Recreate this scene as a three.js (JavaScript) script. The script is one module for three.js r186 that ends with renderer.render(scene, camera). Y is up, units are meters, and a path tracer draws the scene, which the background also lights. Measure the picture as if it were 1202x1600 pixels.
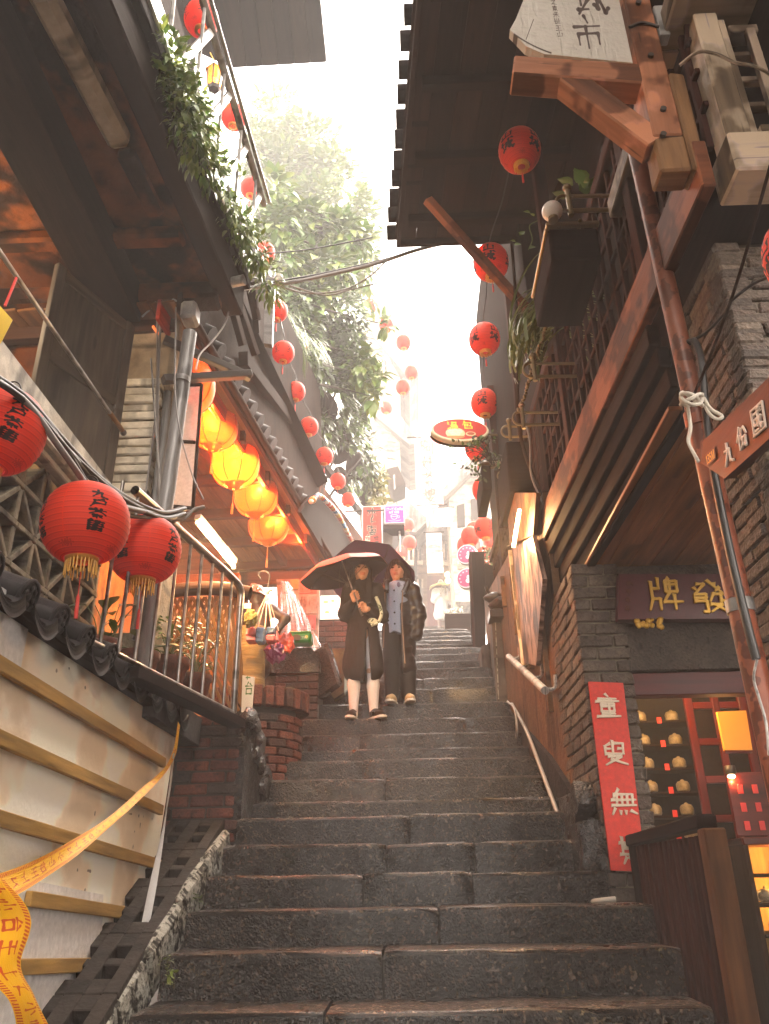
import * as THREE from 'three';
import { mergeGeometries } from 'three/addons/utils/BufferGeometryUtils.js';

// ---------- camera ----------
const scene = new THREE.Scene();
const camera = new THREE.PerspectiveCamera(2 * Math.atan(800 / 1244) * 180 / Math.PI, 1202 / 1600, 0.05, 400);
camera.rotation.order = 'YXZ';
camera.rotation.set(25 * Math.PI / 180, 1.6 * Math.PI / 180, -0.9 * Math.PI / 180);
camera.position.set(0, 0, 0);            // eye level is y = 0; the stairs climb along -z
// ---------- sky: even, bright rain cloud ----------
{
  const W = 256, H = 128, d = new Float32Array(W * H * 4);
  for (let y = 0; y < H; y++) for (let x = 0; x < W; x++) {
    const e = ((y + 0.5) / H - 0.5) * 2, k = e > 0 ? 0.9 + 0.25 * e : 0.5;
    const c = 1 + 0.03 * Math.sin(x / W * Math.PI * 4 + 3 * e), i = (y * W + x) * 4;
    d[i] = 1.0 * k * c; d[i + 1] = 0.9 * k * c; d[i + 2] = 0.8 * k * c; d[i + 3] = 1;
  }
  const t = new THREE.DataTexture(d, W, H, THREE.RGBAFormat, THREE.FloatType);
  t.mapping = THREE.EquirectangularReflectionMapping; t.magFilter = t.minFilter = THREE.LinearFilter; t.needsUpdate = true;
  scene.background = t; scene.environment = t;
}
const sun = new THREE.DirectionalLight(new THREE.Color(1, 0.9, 0.8), 1.5);   // diffuse light of the overcast, over the street's upper end
sun.position.set(13, 20, -20); sun.target.position.set(0, 0, -6); sun.castShadow = true;
sun.shadow.radius = 60; sun.shadow.mapSize.set(2048, 2048);
Object.assign(sun.shadow.camera, { left: -22, right: 22, top: 22, bottom: -22, near: 1, far: 80 });
scene.add(sun, sun.target);
scene.fog = new THREE.FogExp2(new THREE.Color(1, 0.97, 0.97), 0.015);
const renderer = new THREE.WebGLRenderer({ antialias: true });
renderer.shadowMap.enabled = true; renderer.shadowMap.type = THREE.PCFSoftShadowMap;
renderer.toneMapping = THREE.LinearToneMapping; renderer.toneMappingExposure = 13;

// ---------- small tools ----------
let seed = 7;
const rnd = (a = 1, b) => { seed |= 0; seed = seed + 0x6D2B79F5 | 0; let t = Math.imul(seed ^ seed >>> 15, 1 | seed); t = t + Math.imul(t ^ t >>> 7, 61 | t) ^ t; const r = ((t ^ t >>> 14) >>> 0) / 4294967296; return b === undefined ? r * a : a + r * (b - a); };
const V = (x, y, z) => new THREE.Vector3(x, y, z);
camera.updateMatrixWorld();
const ray = (px, py) => V((px - 601) / 1244, (800 - py) / 1244, -1).applyQuaternion(camera.quaternion);
const P = (px, py, d) => { const r = ray(px, py); return r.multiplyScalar(d / -r.z); };      // where a sight line meets the plane z = -d
const PX = (px, py, x) => { const r = ray(px, py); return r.multiplyScalar(x / r.x); };      // ... the plane x
const PY = (px, py, y) => { const r = ray(px, py); return r.multiplyScalar(y / r.y); };      // ... the level y
const lerp = THREE.MathUtils.lerp, clamp = THREE.MathUtils.clamp, sstep = THREE.MathUtils.smoothstep;
const used = new Map();
const numbered = (n) => { const k = used.get(n) ?? 0; used.set(n, k + 1); return k ? n + '_' + String(k).padStart(3, '0') : n; };
const shade = (o) => { o.traverse((m) => { if (m.isMesh) { m.castShadow = true; m.receiveShadow = true; } }); return o; };
function thing(name, label, category, pos = [0, 0, 0], ry = 0, group) {
  const o = new THREE.Group(); o.name = numbered(name); o.position.set(...(pos.isVector3 ? pos.toArray() : pos)); o.rotation.y = ry;
  o.userData = { label, category }; if (group) o.userData.group = group; scene.add(o); return o;
}
function structure(name, parent = scene) { const o = new THREE.Group(); o.name = parent === scene ? numbered(name) : name; if (parent === scene) o.userData.kind = 'structure'; parent.add(o); return o; }
const flat = (g) => { const n = g.index ? g.toNonIndexed() : g; for (const k of Object.keys(n.attributes)) if (!['position', 'normal', 'uv', 'color'].includes(k)) n.deleteAttribute(k); if (!n.attributes.normal) n.computeVertexNormals(); if (!n.attributes.uv) n.setAttribute('uv', new THREE.BufferAttribute(new Float32Array(n.attributes.position.count * 2), 2)); return n; };
const merged = (gs) => { if (!Array.isArray(gs)) return gs; const f = gs.map(flat); const c = f.some((g) => g.attributes.color); if (!c) f.forEach((g) => g.deleteAttribute('color')); return f.length === 1 ? f[0] : mergeGeometries(f); };
function part(name, g, mat, parent, pos) {
  const m = new THREE.Mesh(merged(g), mat); m.name = parent === scene ? numbered(name) : name; if (pos) m.position.copy(pos.isVector3 ? pos : V(...pos)); m.castShadow = m.receiveShadow = true; parent.add(m); return m;
}
function solo(name, g, mat, label, category, pos, group) { const m = part(name, g, mat, scene, pos); m.userData = { label, category }; if (group) m.userData.group = group; return m; }
function dup(o, label, pos, ry) { const c = o.clone(); c.name = numbered(o.name.replace(/_\d{3}$/, '')); c.userData = { ...o.userData }; if (label) c.userData.label = label; if (pos) c.position.copy(pos.isVector3 ? pos : V(...pos)); if (ry !== undefined) c.rotation.y = ry; scene.add(c); return c; }

// geometry: every shape gets uv in metres, the first axis along its length
function metricUV(g, off = true) {
  g = flat(g); const p = g.attributes.position, n = g.attributes.normal; g.computeBoundingBox();
  const s = g.boundingBox.getSize(V()), long = s.x >= s.y && s.x >= s.z ? 0 : s.y >= s.z ? 1 : 2, ou = off ? rnd(5) : 0, ov = off ? rnd(5) : 0, uv = new Float32Array(p.count * 2), q = [0, 0, 0], m = [0, 0, 0];
  for (let i = 0; i < p.count; i++) {
    q[0] = p.getX(i); q[1] = p.getY(i); q[2] = p.getZ(i); m[0] = Math.abs(n.getX(i)); m[1] = Math.abs(n.getY(i)); m[2] = Math.abs(n.getZ(i));
    const k = m[0] > m[1] && m[0] > m[2] ? 0 : m[1] > m[2] ? 1 : 2, ax = [0, 1, 2].filter((a) => a !== k); if (ax[1] === long) ax.reverse();
    uv[i * 2] = q[ax[0]] + ou; uv[i * 2 + 1] = q[ax[1]] + ov + k * 0.37;
  }
  g.setAttribute('uv', new THREE.BufferAttribute(uv, 2)); return g;
}
// chamfered box, centred; jig moves its corners a little
function cbox(w, h, d, c = 0.004, jig = 0) {
  c = Math.min(c, w / 3, h / 3, d / 3);
  const pos = [], X = w / 2, Y = h / 2, Z = d / 2, J = {};
  const cor = (sx, sy, sz, a) => { const k = sx + ',' + sy + ',' + sz; J[k] ??= jig ? [rnd(-jig, jig), rnd(-jig, jig), rnd(-jig, jig)] : [0, 0, 0]; const j = J[k]; return [sx * (X - (a === 0 ? 0 : c)) + j[0], sy * (Y - (a === 1 ? 0 : c)) + j[1], sz * (Z - (a === 2 ? 0 : c)) + j[2]]; };
  const tri = (a, b, e) => { const u = [b[0] - a[0], b[1] - a[1], b[2] - a[2]], v = [e[0] - a[0], e[1] - a[1], e[2] - a[2]], nx = u[1] * v[2] - u[2] * v[1], ny = u[2] * v[0] - u[0] * v[2], nz = u[0] * v[1] - u[1] * v[0]; if (nx * (a[0] + b[0] + e[0]) + ny * (a[1] + b[1] + e[1]) + nz * (a[2] + b[2] + e[2]) < 0) pos.push(...a, ...e, ...b); else pos.push(...a, ...b, ...e); };
  const quad = (a, b, e, f) => { tri(a, b, e); tri(a, e, f); };
  for (const s of [-1, 1]) {
    quad(cor(s, -1, -1, 0), cor(s, 1, -1, 0), cor(s, 1, 1, 0), cor(s, -1, 1, 0));
    quad(cor(-1, s, -1, 1), cor(1, s, -1, 1), cor(1, s, 1, 1), cor(-1, s, 1, 1));
    quad(cor(-1, -1, s, 2), cor(1, -1, s, 2), cor(1, 1, s, 2), cor(-1, 1, s, 2));
    for (const t of [-1, 1]) {
      quad(cor(s, t, -1, 0), cor(s, t, 1, 0), cor(s, t, 1, 1), cor(s, t, -1, 1));
      quad(cor(s, -1, t, 0), cor(s, 1, t, 0), cor(s, 1, t, 2), cor(s, -1, t, 2));
      quad(cor(-1, s, t, 1), cor(1, s, t, 1), cor(1, s, t, 2), cor(-1, s, t, 2));
      for (const r of [-1, 1]) tri(cor(s, t, r, 0), cor(s, t, r, 1), cor(s, t, r, 2));
    }
  }
  const g = new THREE.BufferGeometry(); g.setAttribute('position', new THREE.Float32BufferAttribute(pos, 3)); g.computeVertexNormals();
  return metricUV(g);
}
const mv = (g, x = 0, y = 0, z = 0) => (x.isVector3 ? g.translate(x.x, x.y, x.z) : g.translate(x, y, z));
// box given by its two corners
const bx = (x0, x1, y0, y1, z0, z1, c = 0.004, jig = 0) => cbox(Math.abs(x1 - x0), Math.abs(y1 - y0), Math.abs(z1 - z0), c, jig).translate((x0 + x1) / 2, (y0 + y1) / 2, (z0 + z1) / 2);
// a bar of section w x h from a to b
const yUp = V(0, 1, 0);
function aim(a, b, up = yUp) { const z = b.clone().sub(a).normalize(); let u = up; if (Math.abs(z.dot(u)) > 0.98) u = V(1, 0, 0); const x = u.clone().cross(z).normalize(), y = z.clone().cross(x); return new THREE.Matrix4().makeBasis(x, y, z).setPosition(a.clone().add(b).multiplyScalar(0.5)); }
const bar = (a, b, w, h = w, c = 0.004, up, jig = 0) => cbox(w, h, a.distanceTo(b), c, jig).applyMatrix4(aim(a, b, up));
const rod = (a, b, r, seg = 10, r2 = r) => { const g = new THREE.CylinderGeometry(r2, r, a.distanceTo(b), seg, 1).rotateX(Math.PI / 2); const u = g.attributes.uv, L = a.distanceTo(b), o = rnd(4); for (let i = 0; i < u.count; i++) u.setXY(i, u.getY(i) * L + o, u.getX(i) * 6.28 * r); return g.applyMatrix4(aim(a, b)); };
const tube = (pts, r, seg = 40, rs = 7, tension) => new THREE.TubeGeometry(new THREE.CatmullRomCurve3(pts, false, tension === undefined ? 'centripetal' : 'catmullrom', tension ?? 0.5), seg, r, rs);
const ball = (r, sx = 1, sy = 1, sz = 1, a = 12, b = 8) => new THREE.SphereGeometry(r, a, b).scale(sx, sy, sz);
const lathe = (pts, seg = 20) => new THREE.LatheGeometry(pts.map(([x, y]) => new THREE.Vector2(x, y)), seg);
// a flat plate of thickness th from a 2-D outline, in the xy plane, front towards +z
const plate = (pts, th, bev = 0) => { const s = new THREE.Shape(pts.map(([x, y]) => new THREE.Vector2(x, y))); return new THREE.ExtrudeGeometry(s, { depth: th - bev * 2, bevelEnabled: bev > 0, bevelSize: bev, bevelThickness: bev, bevelSegments: 1, curveSegments: 16 }).translate(0, 0, bev); };
// slab between a polygon in space and the same polygon moved by a vector
function prism(poly, ext) {
  const pos = [], n = poly.length, top = poly.map((p) => p.clone().add(ext)), c = V(); poly.concat(top).forEach((p) => c.add(p)); c.multiplyScalar(1 / (2 * n));
  const tri = (a, b, d) => { const nn = b.clone().sub(a).cross(d.clone().sub(a)); const m = a.clone().add(b).add(d).multiplyScalar(1 / 3).sub(c); (nn.dot(m) < 0 ? [a, d, b] : [a, b, d]).forEach((p) => pos.push(p.x, p.y, p.z)); };
  const nm = V(); for (let i = 0; i < n; i++) { const a = poly[i], b = poly[(i + 1) % n]; nm.x += (a.y - b.y) * (a.z + b.z); nm.y += (a.z - b.z) * (a.x + b.x); nm.z += (a.x - b.x) * (a.y + b.y); } nm.normalize();
  const ux = Math.abs(nm.y) < 0.9 ? V(0, 1, 0).cross(nm).normalize() : V(1, 0, 0).cross(nm).normalize(), vy = nm.clone().cross(ux), f2 = THREE.ShapeUtils.triangulateShape(poly.map((p) => new THREE.Vector2(p.dot(ux), p.dot(vy))), []), sgn = Math.sign(ext.dot(nm)) || 1;
  const face = (a, b, d, out) => { const nn = b.clone().sub(a).cross(d.clone().sub(a)); (nn.dot(nm) * out < 0 ? [a, d, b] : [a, b, d]).forEach((p) => pos.push(p.x, p.y, p.z)); };
  for (const [i, j, k] of f2) { face(poly[i], poly[j], poly[k], -sgn); face(top[i], top[j], top[k], sgn); }
  for (let i = 0; i < n; i++) { const j = (i + 1) % n; tri(poly[i], poly[j], top[j]); tri(poly[i], top[j], top[i]); }
  const g = new THREE.BufferGeometry(); g.setAttribute('position', new THREE.Float32BufferAttribute(pos, 3)); g.computeVertexNormals(); return metricUV(g);
}
// uv 0..1 over the two axes of a plate, for print
const printUV = (g, x0, x1, y0, y1) => { g = flat(g); const p = g.attributes.position, u = g.attributes.uv; for (let i = 0; i < p.count; i++) u.setXY(i, (p.getX(i) - x0) / (x1 - x0), (p.getY(i) - y0) / (y1 - y0)); return g; };
const place = (o, m4) => { m4.decompose(o.position, o.quaternion, o.scale); return o; };

// ---------- textures ----------
const hash = (x, y, s) => { let h = Math.imul(x, 374761393) + Math.imul(y, 668265263) + Math.imul(s, 2147483647 ^ 1013904223); h = Math.imul(h ^ h >>> 13, 1274126177); return ((h ^ h >>> 16) >>> 0) / 4294967296; };
function vnoise(u, v, f, s, fy = f) { const x = u * f, y = v * fy, ix = Math.floor(x), iy = Math.floor(y), a = x - ix, b = y - iy, q = a * a * (3 - 2 * a), r = b * b * (3 - 2 * b), X = (k) => ((ix + k) % f + f) % f, Y = (k) => ((iy + k) % fy + fy) % fy; return lerp(lerp(hash(X(0), Y(0), s), hash(X(1), Y(0), s), q), lerp(hash(X(0), Y(1), s), hash(X(1), Y(1), s), q), r); }
const fbm = (u, v, f, s, o = 4, fy = f) => { let a = 0, w = 0.5, n = 0; for (let i = 0; i < o; i++) { a += w * vnoise(u, v, f, s + i, fy); n += w; f *= 2; fy *= 2; w *= 0.55; } return a / n; };
// metres = size of one repeat; fn(u, v) returns [r, g, b] (sRGB 0..1) or a grey
function tex(size, metres, fn, color = true, h = size) {
  const d = new Uint8Array(size * h * 4);
  for (let y = 0; y < h; y++) for (let x = 0; x < size; x++) { const c = fn((x + 0.5) / size, (y + 0.5) / h), i = (y * size + x) * 4, a = Array.isArray(c) ? c : [c, c, c]; for (let k = 0; k < 3; k++) d[i + k] = clamp(a[k], 0, 1) * 255; d[i + 3] = 255; }
  const t = new THREE.DataTexture(d, size, h); t.magFilter = t.minFilter = THREE.LinearFilter; t.wrapS = t.wrapT = THREE.RepeatWrapping; if (color) t.colorSpace = THREE.SRGBColorSpace;
  t.repeat.set(1 / metres, 1 / metres); t.needsUpdate = true; return t;
}
const scaled = (t, m, my = m) => { const c = t.clone(); c.repeat.set(1 / m, 1 / my); c.needsUpdate = true; return c; };
const T = {};
T.grain = tex(512, 1, (u, v) => { const g = fbm(u, v, 4, 11, 5, 48), b = fbm(u, v, 3, 17, 3, 6), k = vnoise(u, v, 6, 31, 14); return 0.62 + 0.34 * g - 0.2 * Math.pow(1 - b, 2) - (k > 0.86 ? (k - 0.86) * 1.6 : 0); });
T.worn = tex(1024, 1.3, (u, v) => { const g = fbm(u, v, 4, 12, 5, 56), a = fbm(u, v, 5, 18, 4), b = fbm(u, v, 20, 22, 3), c = vnoise(u, v, 7, 32, 90), p = sstep(a + 0.3 * (b - 0.5), 0.56, 0.7), q = sstep(0.44 - a + 0.3 * (b - 0.5), 0, 0.12); const k = 0.66 + 0.3 * g + 0.22 * p - 0.3 * q - (c > 0.9 ? (c - 0.9) * 4 : 0); return [k, k * (1 - 0.05 * q), k * (1 - 0.1 * q + 0.12 * p)]; });
T.stain = tex(512, 1, (u, v) => { const a = fbm(u, v, 4, 3, 5), b = fbm(u, v, 16, 5, 4), d = fbm(u, v, 14, 9, 3, 3); return 0.52 + 0.34 * a + 0.2 * b - 0.26 * sstep(d, 0.5, 0.8); });
T.rough = tex(512, 1, (u, v) => { const a = fbm(u, v, 6, 41, 5), b = fbm(u, v, 48, 43, 3); return 0.55 * a + 0.45 * b; }, false);
T.grit = tex(512, 1, (u, v) => { const a = fbm(u, v, 40, 51, 3), b = vnoise(u, v, 150, 53); return 0.6 * a + 0.4 * b; }, false);
T.brick = tex(512, 0.6, (u, v) => { const a = fbm(u, v, 6, 61, 4), b = fbm(u, v, 60, 63, 3), c = vnoise(u, v, 24, 66); return 0.5 + 0.35 * a + 0.3 * (b - 0.5) - (c > 0.8 ? (c - 0.8) * 1.3 : 0); });
T.granite = tex(1024, 1.1, (u, v) => { const big = vnoise(u, v, 120, 75) * 0.6 + vnoise(u, v, 70, 76) * 0.4; const m = fbm(u, v, 5, 71, 4), s = vnoise(u, v, 210, 73), s2 = vnoise(u, v, 120, 74), l = fbm(u, v, 9, 77, 4), k = (0.2 + 0.24 * m) * (0.55 + 0.9 * fbm(u, v, 90, 79, 3)) + (s > 0.8 ? (s - 0.8) * 1.5 : 0) + (s2 > 0.84 ? (s2 - 0.84) * 1.2 : 0) + (big > 0.62 ? (big - 0.62) * 5 : 0); const g = sstep(l, 0.55, 0.75) * 0.35; return [k * (1.05 - g * 0.15), k * (0.95 + g * 0.05), k * (0.86 - g * 0.35)]; });
T.graniteH = tex(1024, 1.1, (u, v) => 0.45 * fbm(u, v, 110, 81, 3) + 0.25 * vnoise(u, v, 220, 83) + 0.35 * fbm(u, v, 22, 85, 3), false);
T.wet = tex(512, 1.3, (u, v) => { const a = fbm(u, v, 5, 91, 4), b = fbm(u, v, 40, 93, 3); return clamp(0.16 + 0.24 * sstep(a, 0.42, 0.66) + 0.3 * (b - 0.4), 0.08, 0.8); }, false);
T.rust = tex(512, 1.4, (u, v) => { const a = fbm(u, v, 3, 111, 5), b = fbm(u, v, 12, 113, 4), k = sstep(a + 0.25 * (b - 0.5), 0.42, 0.66), s = 0.8 + 0.4 * (b - 0.5); return [lerp(0.36, 0.98, k) * s, lerp(0.26, 0.68, k) * s, lerp(0.2, 0.4, k) * s]; });
T.courses = tex(1024, 1.2, (u, v) => { const r = Math.floor(v * 18), x = u * 6 + (r % 2) * 0.5, bxx = x - Math.floor(x), by = v * 18 - r, m = bxx < 0.045 || by < 0.13, h = hash(Math.floor(x) % 6, r, 9), n = fbm(u, v, 24, 119, 3); return m ? [0.3, 0.27, 0.24] : [0.55 + 0.4 * h + 0.3 * (n - 0.5), 0.5 + 0.34 * h + 0.3 * (n - 0.5), 0.46 + 0.3 * h + 0.3 * (n - 0.5)]; });
T.paper = tex(256, 0.2, (u, v) => 0.86 + 0.16 * fbm(u, v, 12, 95, 4));
T.peel = tex(512, 0.7, (u, v) => { const a = fbm(u, v, 5, 97, 5), b = fbm(u, v, 26, 99, 3), k = sstep(a + 0.35 * (b - 0.5), 0.56, 0.6); const q = 0.16 * (b - 0.5); return [lerp(0.98, 0.6, k * 0.8) + q, lerp(0.92, 0.52, k * 0.8) + q, lerp(0.88, 0.46, k * 0.8) + q]; });
const C = (r, g, b) => new THREE.Color().setRGB(r, g, b);
const M = {};
function mat(name, col, o = {}) { const p = o.physical || o.transmission || o.clearcoat || o.sheen; const q = { ...o }; delete q.physical; const m = new (p ? THREE.MeshPhysicalMaterial : THREE.MeshStandardMaterial)({ color: Array.isArray(col) ? C(...col) : col, roughness: 0.7, ...q }); m.name = name; if (p && o.side === undefined) m.side = THREE.DoubleSide; return (M[name] = m); }
const wood = (name, col, o = {}) => mat(name, col, { map: T.grain, bumpMap: T.grain, bumpScale: 0.004, roughness: 0.7, specularIntensity: 0.4, physical: true, side: THREE.FrontSide, ...o });
const roughBox = (w, h, d, n = 10, amp = 0.03) => { let g = new THREE.BoxGeometry(w, h, d, n, n, n); const p = g.attributes.position, f = rnd(9); const N = g.attributes.normal; const disp = (x, y, z) => fbm(((x + z * 0.7) * 1.1 + f) % 1 + 1, ((y + z * 0.4) * 1.1 + 3) % 1, 7, 7, 4) - 0.5; for (let k = 0; k < p.count; k++) { const x = p.getX(k), y = p.getY(k), z = p.getZ(k), a = disp(x, y, z), s = Math.pow(Math.max(Math.abs(x) / w, Math.abs(y) / h, Math.abs(z) / d) * 2, 4), r = Math.hypot(x / w, y / h, z / d) * 2, q = 1 - 0.1 * Math.max(0, r - 1.15); p.setXYZ(k, x * q + a * amp * 2 * Math.sign(x) * (Math.abs(x) > w * 0.49 ? 1 : 0.3), y * q + disp(y, z, x) * amp * 2, z * q + disp(z, x, y) * amp * 2); } g.computeVertexNormals(); return metricUV(g); };
const plast = (name, col, o = {}) => mat(name, col, { map: T.stain, bumpMap: T.rough, bumpScale: 0.006, roughness: 0.85, specularIntensity: 0.5, physical: true, side: THREE.FrontSide, ...o });
// ---------- writing: strokes on a 10 x 10 grid, two digits a point ----------
const GL = {};
for (const line of `九|13636899 97 404419
份|3005 2329 5144 7194 45858978 655849
國|0009 009099 0999 2272 2444462624 2858 51547887 7457 6171
牌|111609 1333 3033 163639 6051 5181845451 5282 6164 6447 4797 7579
發|214114 1223 5094 7161 8273 1444451516464939 6456 64848696 578759 6799
童|4051 1282 3243 6253 0393 2474772724 2575 5459 2878 0999
叟|3112 1215 1333 5181 8185 6383 1585 4046 267619 3799
無|3013 1282 0494 2226 4246 6266 8286 0696 1709 3839 5859 7899
欺|0252 1016 4046 1343 1444 0656 2719 3759 7062 629283 7459 7599
城|0333 1117 0838 4383 434509 45656857 60648998 8467 8091
市|4052 0393 1518 158588 4349
小|505949 2407 7497
上|4049 4484 0999
海|0112 0314 0927 4032 3191 4338 4383 8378 3888 2696 5465 5667
咖|0222262602 32626858 404429 7393977773
啡|0222262602 5059 3252 3454 2757 7079 7292 7494 7797
茶|0191 3032 6062 5205 5295 2676 4649 3728 6778
樓|0333 2029 2306 2335 4181844441 3292 6065 4383 3696 554789 7649
湯|0112 0314 0927 4181844441 4282 3595 4628 46969878 6639 8659
包|2005 22828676 2454562624 24299997
戶|7041 222509 2282 8285 2585
語|1020 0131 0333 0535 0737390907 4191 6154 4383 8385 3595 4787894947
山|4048 1318 1888 8388
台|4023 1383 6193 2585892925
阿|0009 0030133516 4191 818978 4464674744
妹|201549 3309 0343 5282 4494 6069 6447 6497
東|1181 2272762622 2474 5059 4619 5699
禾|7020 0393 5159 5308 5398
世|0494 1018 4046 7076 4676 1898
甲|1171751511 1373 4149
申|1171761611 1474 4049
年|3003 2191 2484 2428 0696 5159
歲|4044 4171 2023 0383 0508 0595 3539 6566 6398
王|1181 1585 0999 4149
又|127119 2799
コ|118188 1888
ヒ|2029 2989 8024
ー|0595
心|0508 242899 98 5056 8497`.split('\n')) { const [k, v] = line.split('|'); GL[k] = v.split(' ').map((s) => { const a = []; for (let i = 0; i + 1 < s.length; i += 2) a.push([+s[i], +s[i + 1]]); return a; }); }
const canvasOf = (w, h) => { const c = document.createElement('canvas'); c.width = w; c.height = h; return c; };
// brush-written character in a canvas, box x,y,s
function brush(g, ch, x, y, s, w = 0.11, sy = s) {
  for (const st of GL[ch] ?? []) for (let i = 0; i + 1 < st.length; i++) {
    const [ax, ay] = st[i], [b, c] = st[i + 1], n = Math.max(4, Math.ceil(Math.hypot((b - ax) * s, (c - ay) * s) / 14)), end = i + 2 === st.length && st.length < 4;
    for (let k = 0; k <= n * 3; k++) { const t = k / (n * 3), r = s * w * 0.5 * (1 + 0.25 * Math.cos(t * 5.2)) * (end ? 1 - 0.45 * t : 1); g.beginPath(); g.arc(x + (lerp(ax, b, t) + 0.3) / 9.6 * s, y + (lerp(ay, c, t) + 0.3) / 9.6 * sy, r, 0, 7); g.fill(); }
  }
}
const ctex = (c) => { const t = new THREE.CanvasTexture(c); t.colorSpace = THREE.SRGBColorSpace; t.magFilter = t.minFilter = THREE.LinearFilter; return t; };
// raised character: bars with chamfered edges, in the xy plane, size s, centred on 0
function raised(ch, s, w = 0.1, depth = 0.012) {
  const gs = [], K = s / 9.6; let z = 0;
  for (const st of GL[ch] ?? []) for (let i = 0; i + 1 < st.length; i++) {
    const a = V((st[i][0] - 4.5) * K, (4.5 - st[i][1]) * K, 0), b = V((st[i + 1][0] - 4.5) * K, (4.5 - st[i + 1][1]) * K, 0), L = a.distanceTo(b), ang = Math.atan2(b.y - a.y, b.x - a.x), h = w * s * 0.5, end = i + 2 === st.length && st.length < 4 ? 0.55 : 0.95;
    const g = plate([[-h * 0.7, -h * 1.1], [h * 0.9, -h * 0.75], [L * 0.6, -h * 0.72], [L + h * 0.6, -h * end], [L + h * 0.8, h * end * 0.4], [L, h * end], [L * 0.5, h * 0.75], [-h * 0.2, h * 1.2]], depth + (z += 0.00025), 0.25 * h);
    gs.push(g.rotateZ(ang).translate(a.x, a.y, 0));
  }
  return merged(gs);
}
// ---------- the ground and the stairs ----------
const NOSE = [1578, 1485, 1417, 1363.5, 1316.5, 1272, 1248, 1214.5, 1185, 1169, 1146, 1121, 1098, 1075, 1060, 1044.5, 1033, 1022, 1012, 1006, 1000, 994, 988, 983];
const D0 = 3.25, TR = 0.33;
const stepD = (i) => D0 + i * TR, stepY = NOSE.map((y, i) => P(655, y, stepD(i)).y);
const below = 7, allSteps = [];
for (let i = -below; i < 24; i++) allSteps.push({ d: stepD(i), y: i < 0 ? stepY[0] + i * 0.152 : stepY[i] });
for (let k = 1; k < 24; k++) allSteps.push({ d: stepD(23) + k * 0.48, y: stepY[23] + k * 0.142 });   // the flight goes on, shallower, into the mist
const stairTop = (d) => { let y = allSteps[0].y; for (const s of allSteps) if (d >= s.d) y = s.y; return y; };
const rampY = (d) => stairTop(d);
{
  const g = new THREE.PlaneGeometry(120, 120, 60, 240).rotateX(-Math.PI / 2), p = g.attributes.position;
  for (let i = 0; i < p.count; i++) { const d = -p.getZ(i), x = p.getX(i); p.setY(i, rampY(d - 0.5) - 1.8 + 0.1 * (fbm(x / 60 + 1, d / 60 + 1, 12, 5) - 0.5)); }
  g.computeVertexNormals(); metricUV(g, false);
  const m = plast('earth', [0.07, 0.06, 0.05]); const o = part('ground', g, m, scene); o.userData.kind = 'structure';
}
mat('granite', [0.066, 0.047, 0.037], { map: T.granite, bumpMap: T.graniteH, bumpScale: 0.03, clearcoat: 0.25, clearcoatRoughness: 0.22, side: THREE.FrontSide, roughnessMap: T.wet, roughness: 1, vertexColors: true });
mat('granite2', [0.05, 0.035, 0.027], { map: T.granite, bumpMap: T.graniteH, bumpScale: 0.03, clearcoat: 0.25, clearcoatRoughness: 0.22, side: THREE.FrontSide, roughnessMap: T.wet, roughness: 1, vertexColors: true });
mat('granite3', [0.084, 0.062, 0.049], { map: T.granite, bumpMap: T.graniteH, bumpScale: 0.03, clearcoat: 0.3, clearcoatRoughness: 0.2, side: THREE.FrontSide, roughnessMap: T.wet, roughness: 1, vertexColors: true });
mat('mortar_dark', [0.05, 0.043, 0.036], { bumpMap: T.rough, bumpScale: 0.01, roughness: 0.9 });
// a stone slab with a worn, slightly uneven nose
function stoneStep(w, h, d) {
  const nx = Math.max(6, Math.round(w / 0.05)), c = 0.016, prof = [[0, -h], [0, -c * 1.2], [c * 0.35, -c * 0.3], [c * 1.4, 0], [d, 0]], pos = [], idx = [], ph = rnd(20);
  for (let i = 0; i <= nx; i++) { const t = i / nx; for (let k = 0; k < prof.length; k++) { const n = fbm((t * w * 0.13 + ph) % 1, k * 0.13 + 0.1, 32, 15, 3) - 0.5, m = k > 0 && k < 4 ? 1 : 0.4; const e = (i === 0 || i === nx) && k > 0 && k < 4 ? 0.006 : 0; pos.push((t - 0.5) * w, prof[k][1] + n * 0.016 * m - e, -prof[k][0] + n * 0.014 * m - e); } }
  const K = prof.length; for (let i = 0; i < nx; i++) for (let k = 0; k < K - 1; k++) { const a = i * K + k; idx.push(a, a + K, a + 1, a + 1, a + K, a + K + 1); }
  let g = new THREE.BufferGeometry(); g.setAttribute('position', new THREE.Float32BufferAttribute(pos, 3)); g.setIndex(idx);
  for (const s of [0, nx]) { const b = pos.length / 3; for (let k = 0; k < K; k++) pos.push(pos[(s * K + k) * 3], pos[(s * K + k) * 3 + 1], pos[(s * K + k) * 3 + 2]); pos.push(pos[s * K * 3], -h, -d); for (let k = 0; k < K - 1; k++) s ? idx.push(b + K, b + k, b + k + 1) : idx.push(b + K, b + k + 1, b + k); }
  g.setAttribute('position', new THREE.Float32BufferAttribute(pos, 3)); g.setIndex(idx); g.computeVertexNormals();
  const cc = new Float32Array(pos.length).fill(1); for (let i = 0; i <= nx; i++) for (const [k, f] of [[1, 1.4], [2, 4], [3, 5.5]]) { const q = f * (0.35 + 1.1 * fbm((i / nx * w * 0.6 + ph) % 1, 0.3, 16, 19, 2)); for (let a = 0; a < 3; a++) cc[(i * K + k) * 3 + a] = q; } g.setAttribute('color', new THREE.BufferAttribute(cc, 3));   // backlit wet highlight of the noses painted into the vertex colour
  return metricUV(g);
}
const stairs = structure('staircase');
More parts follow.
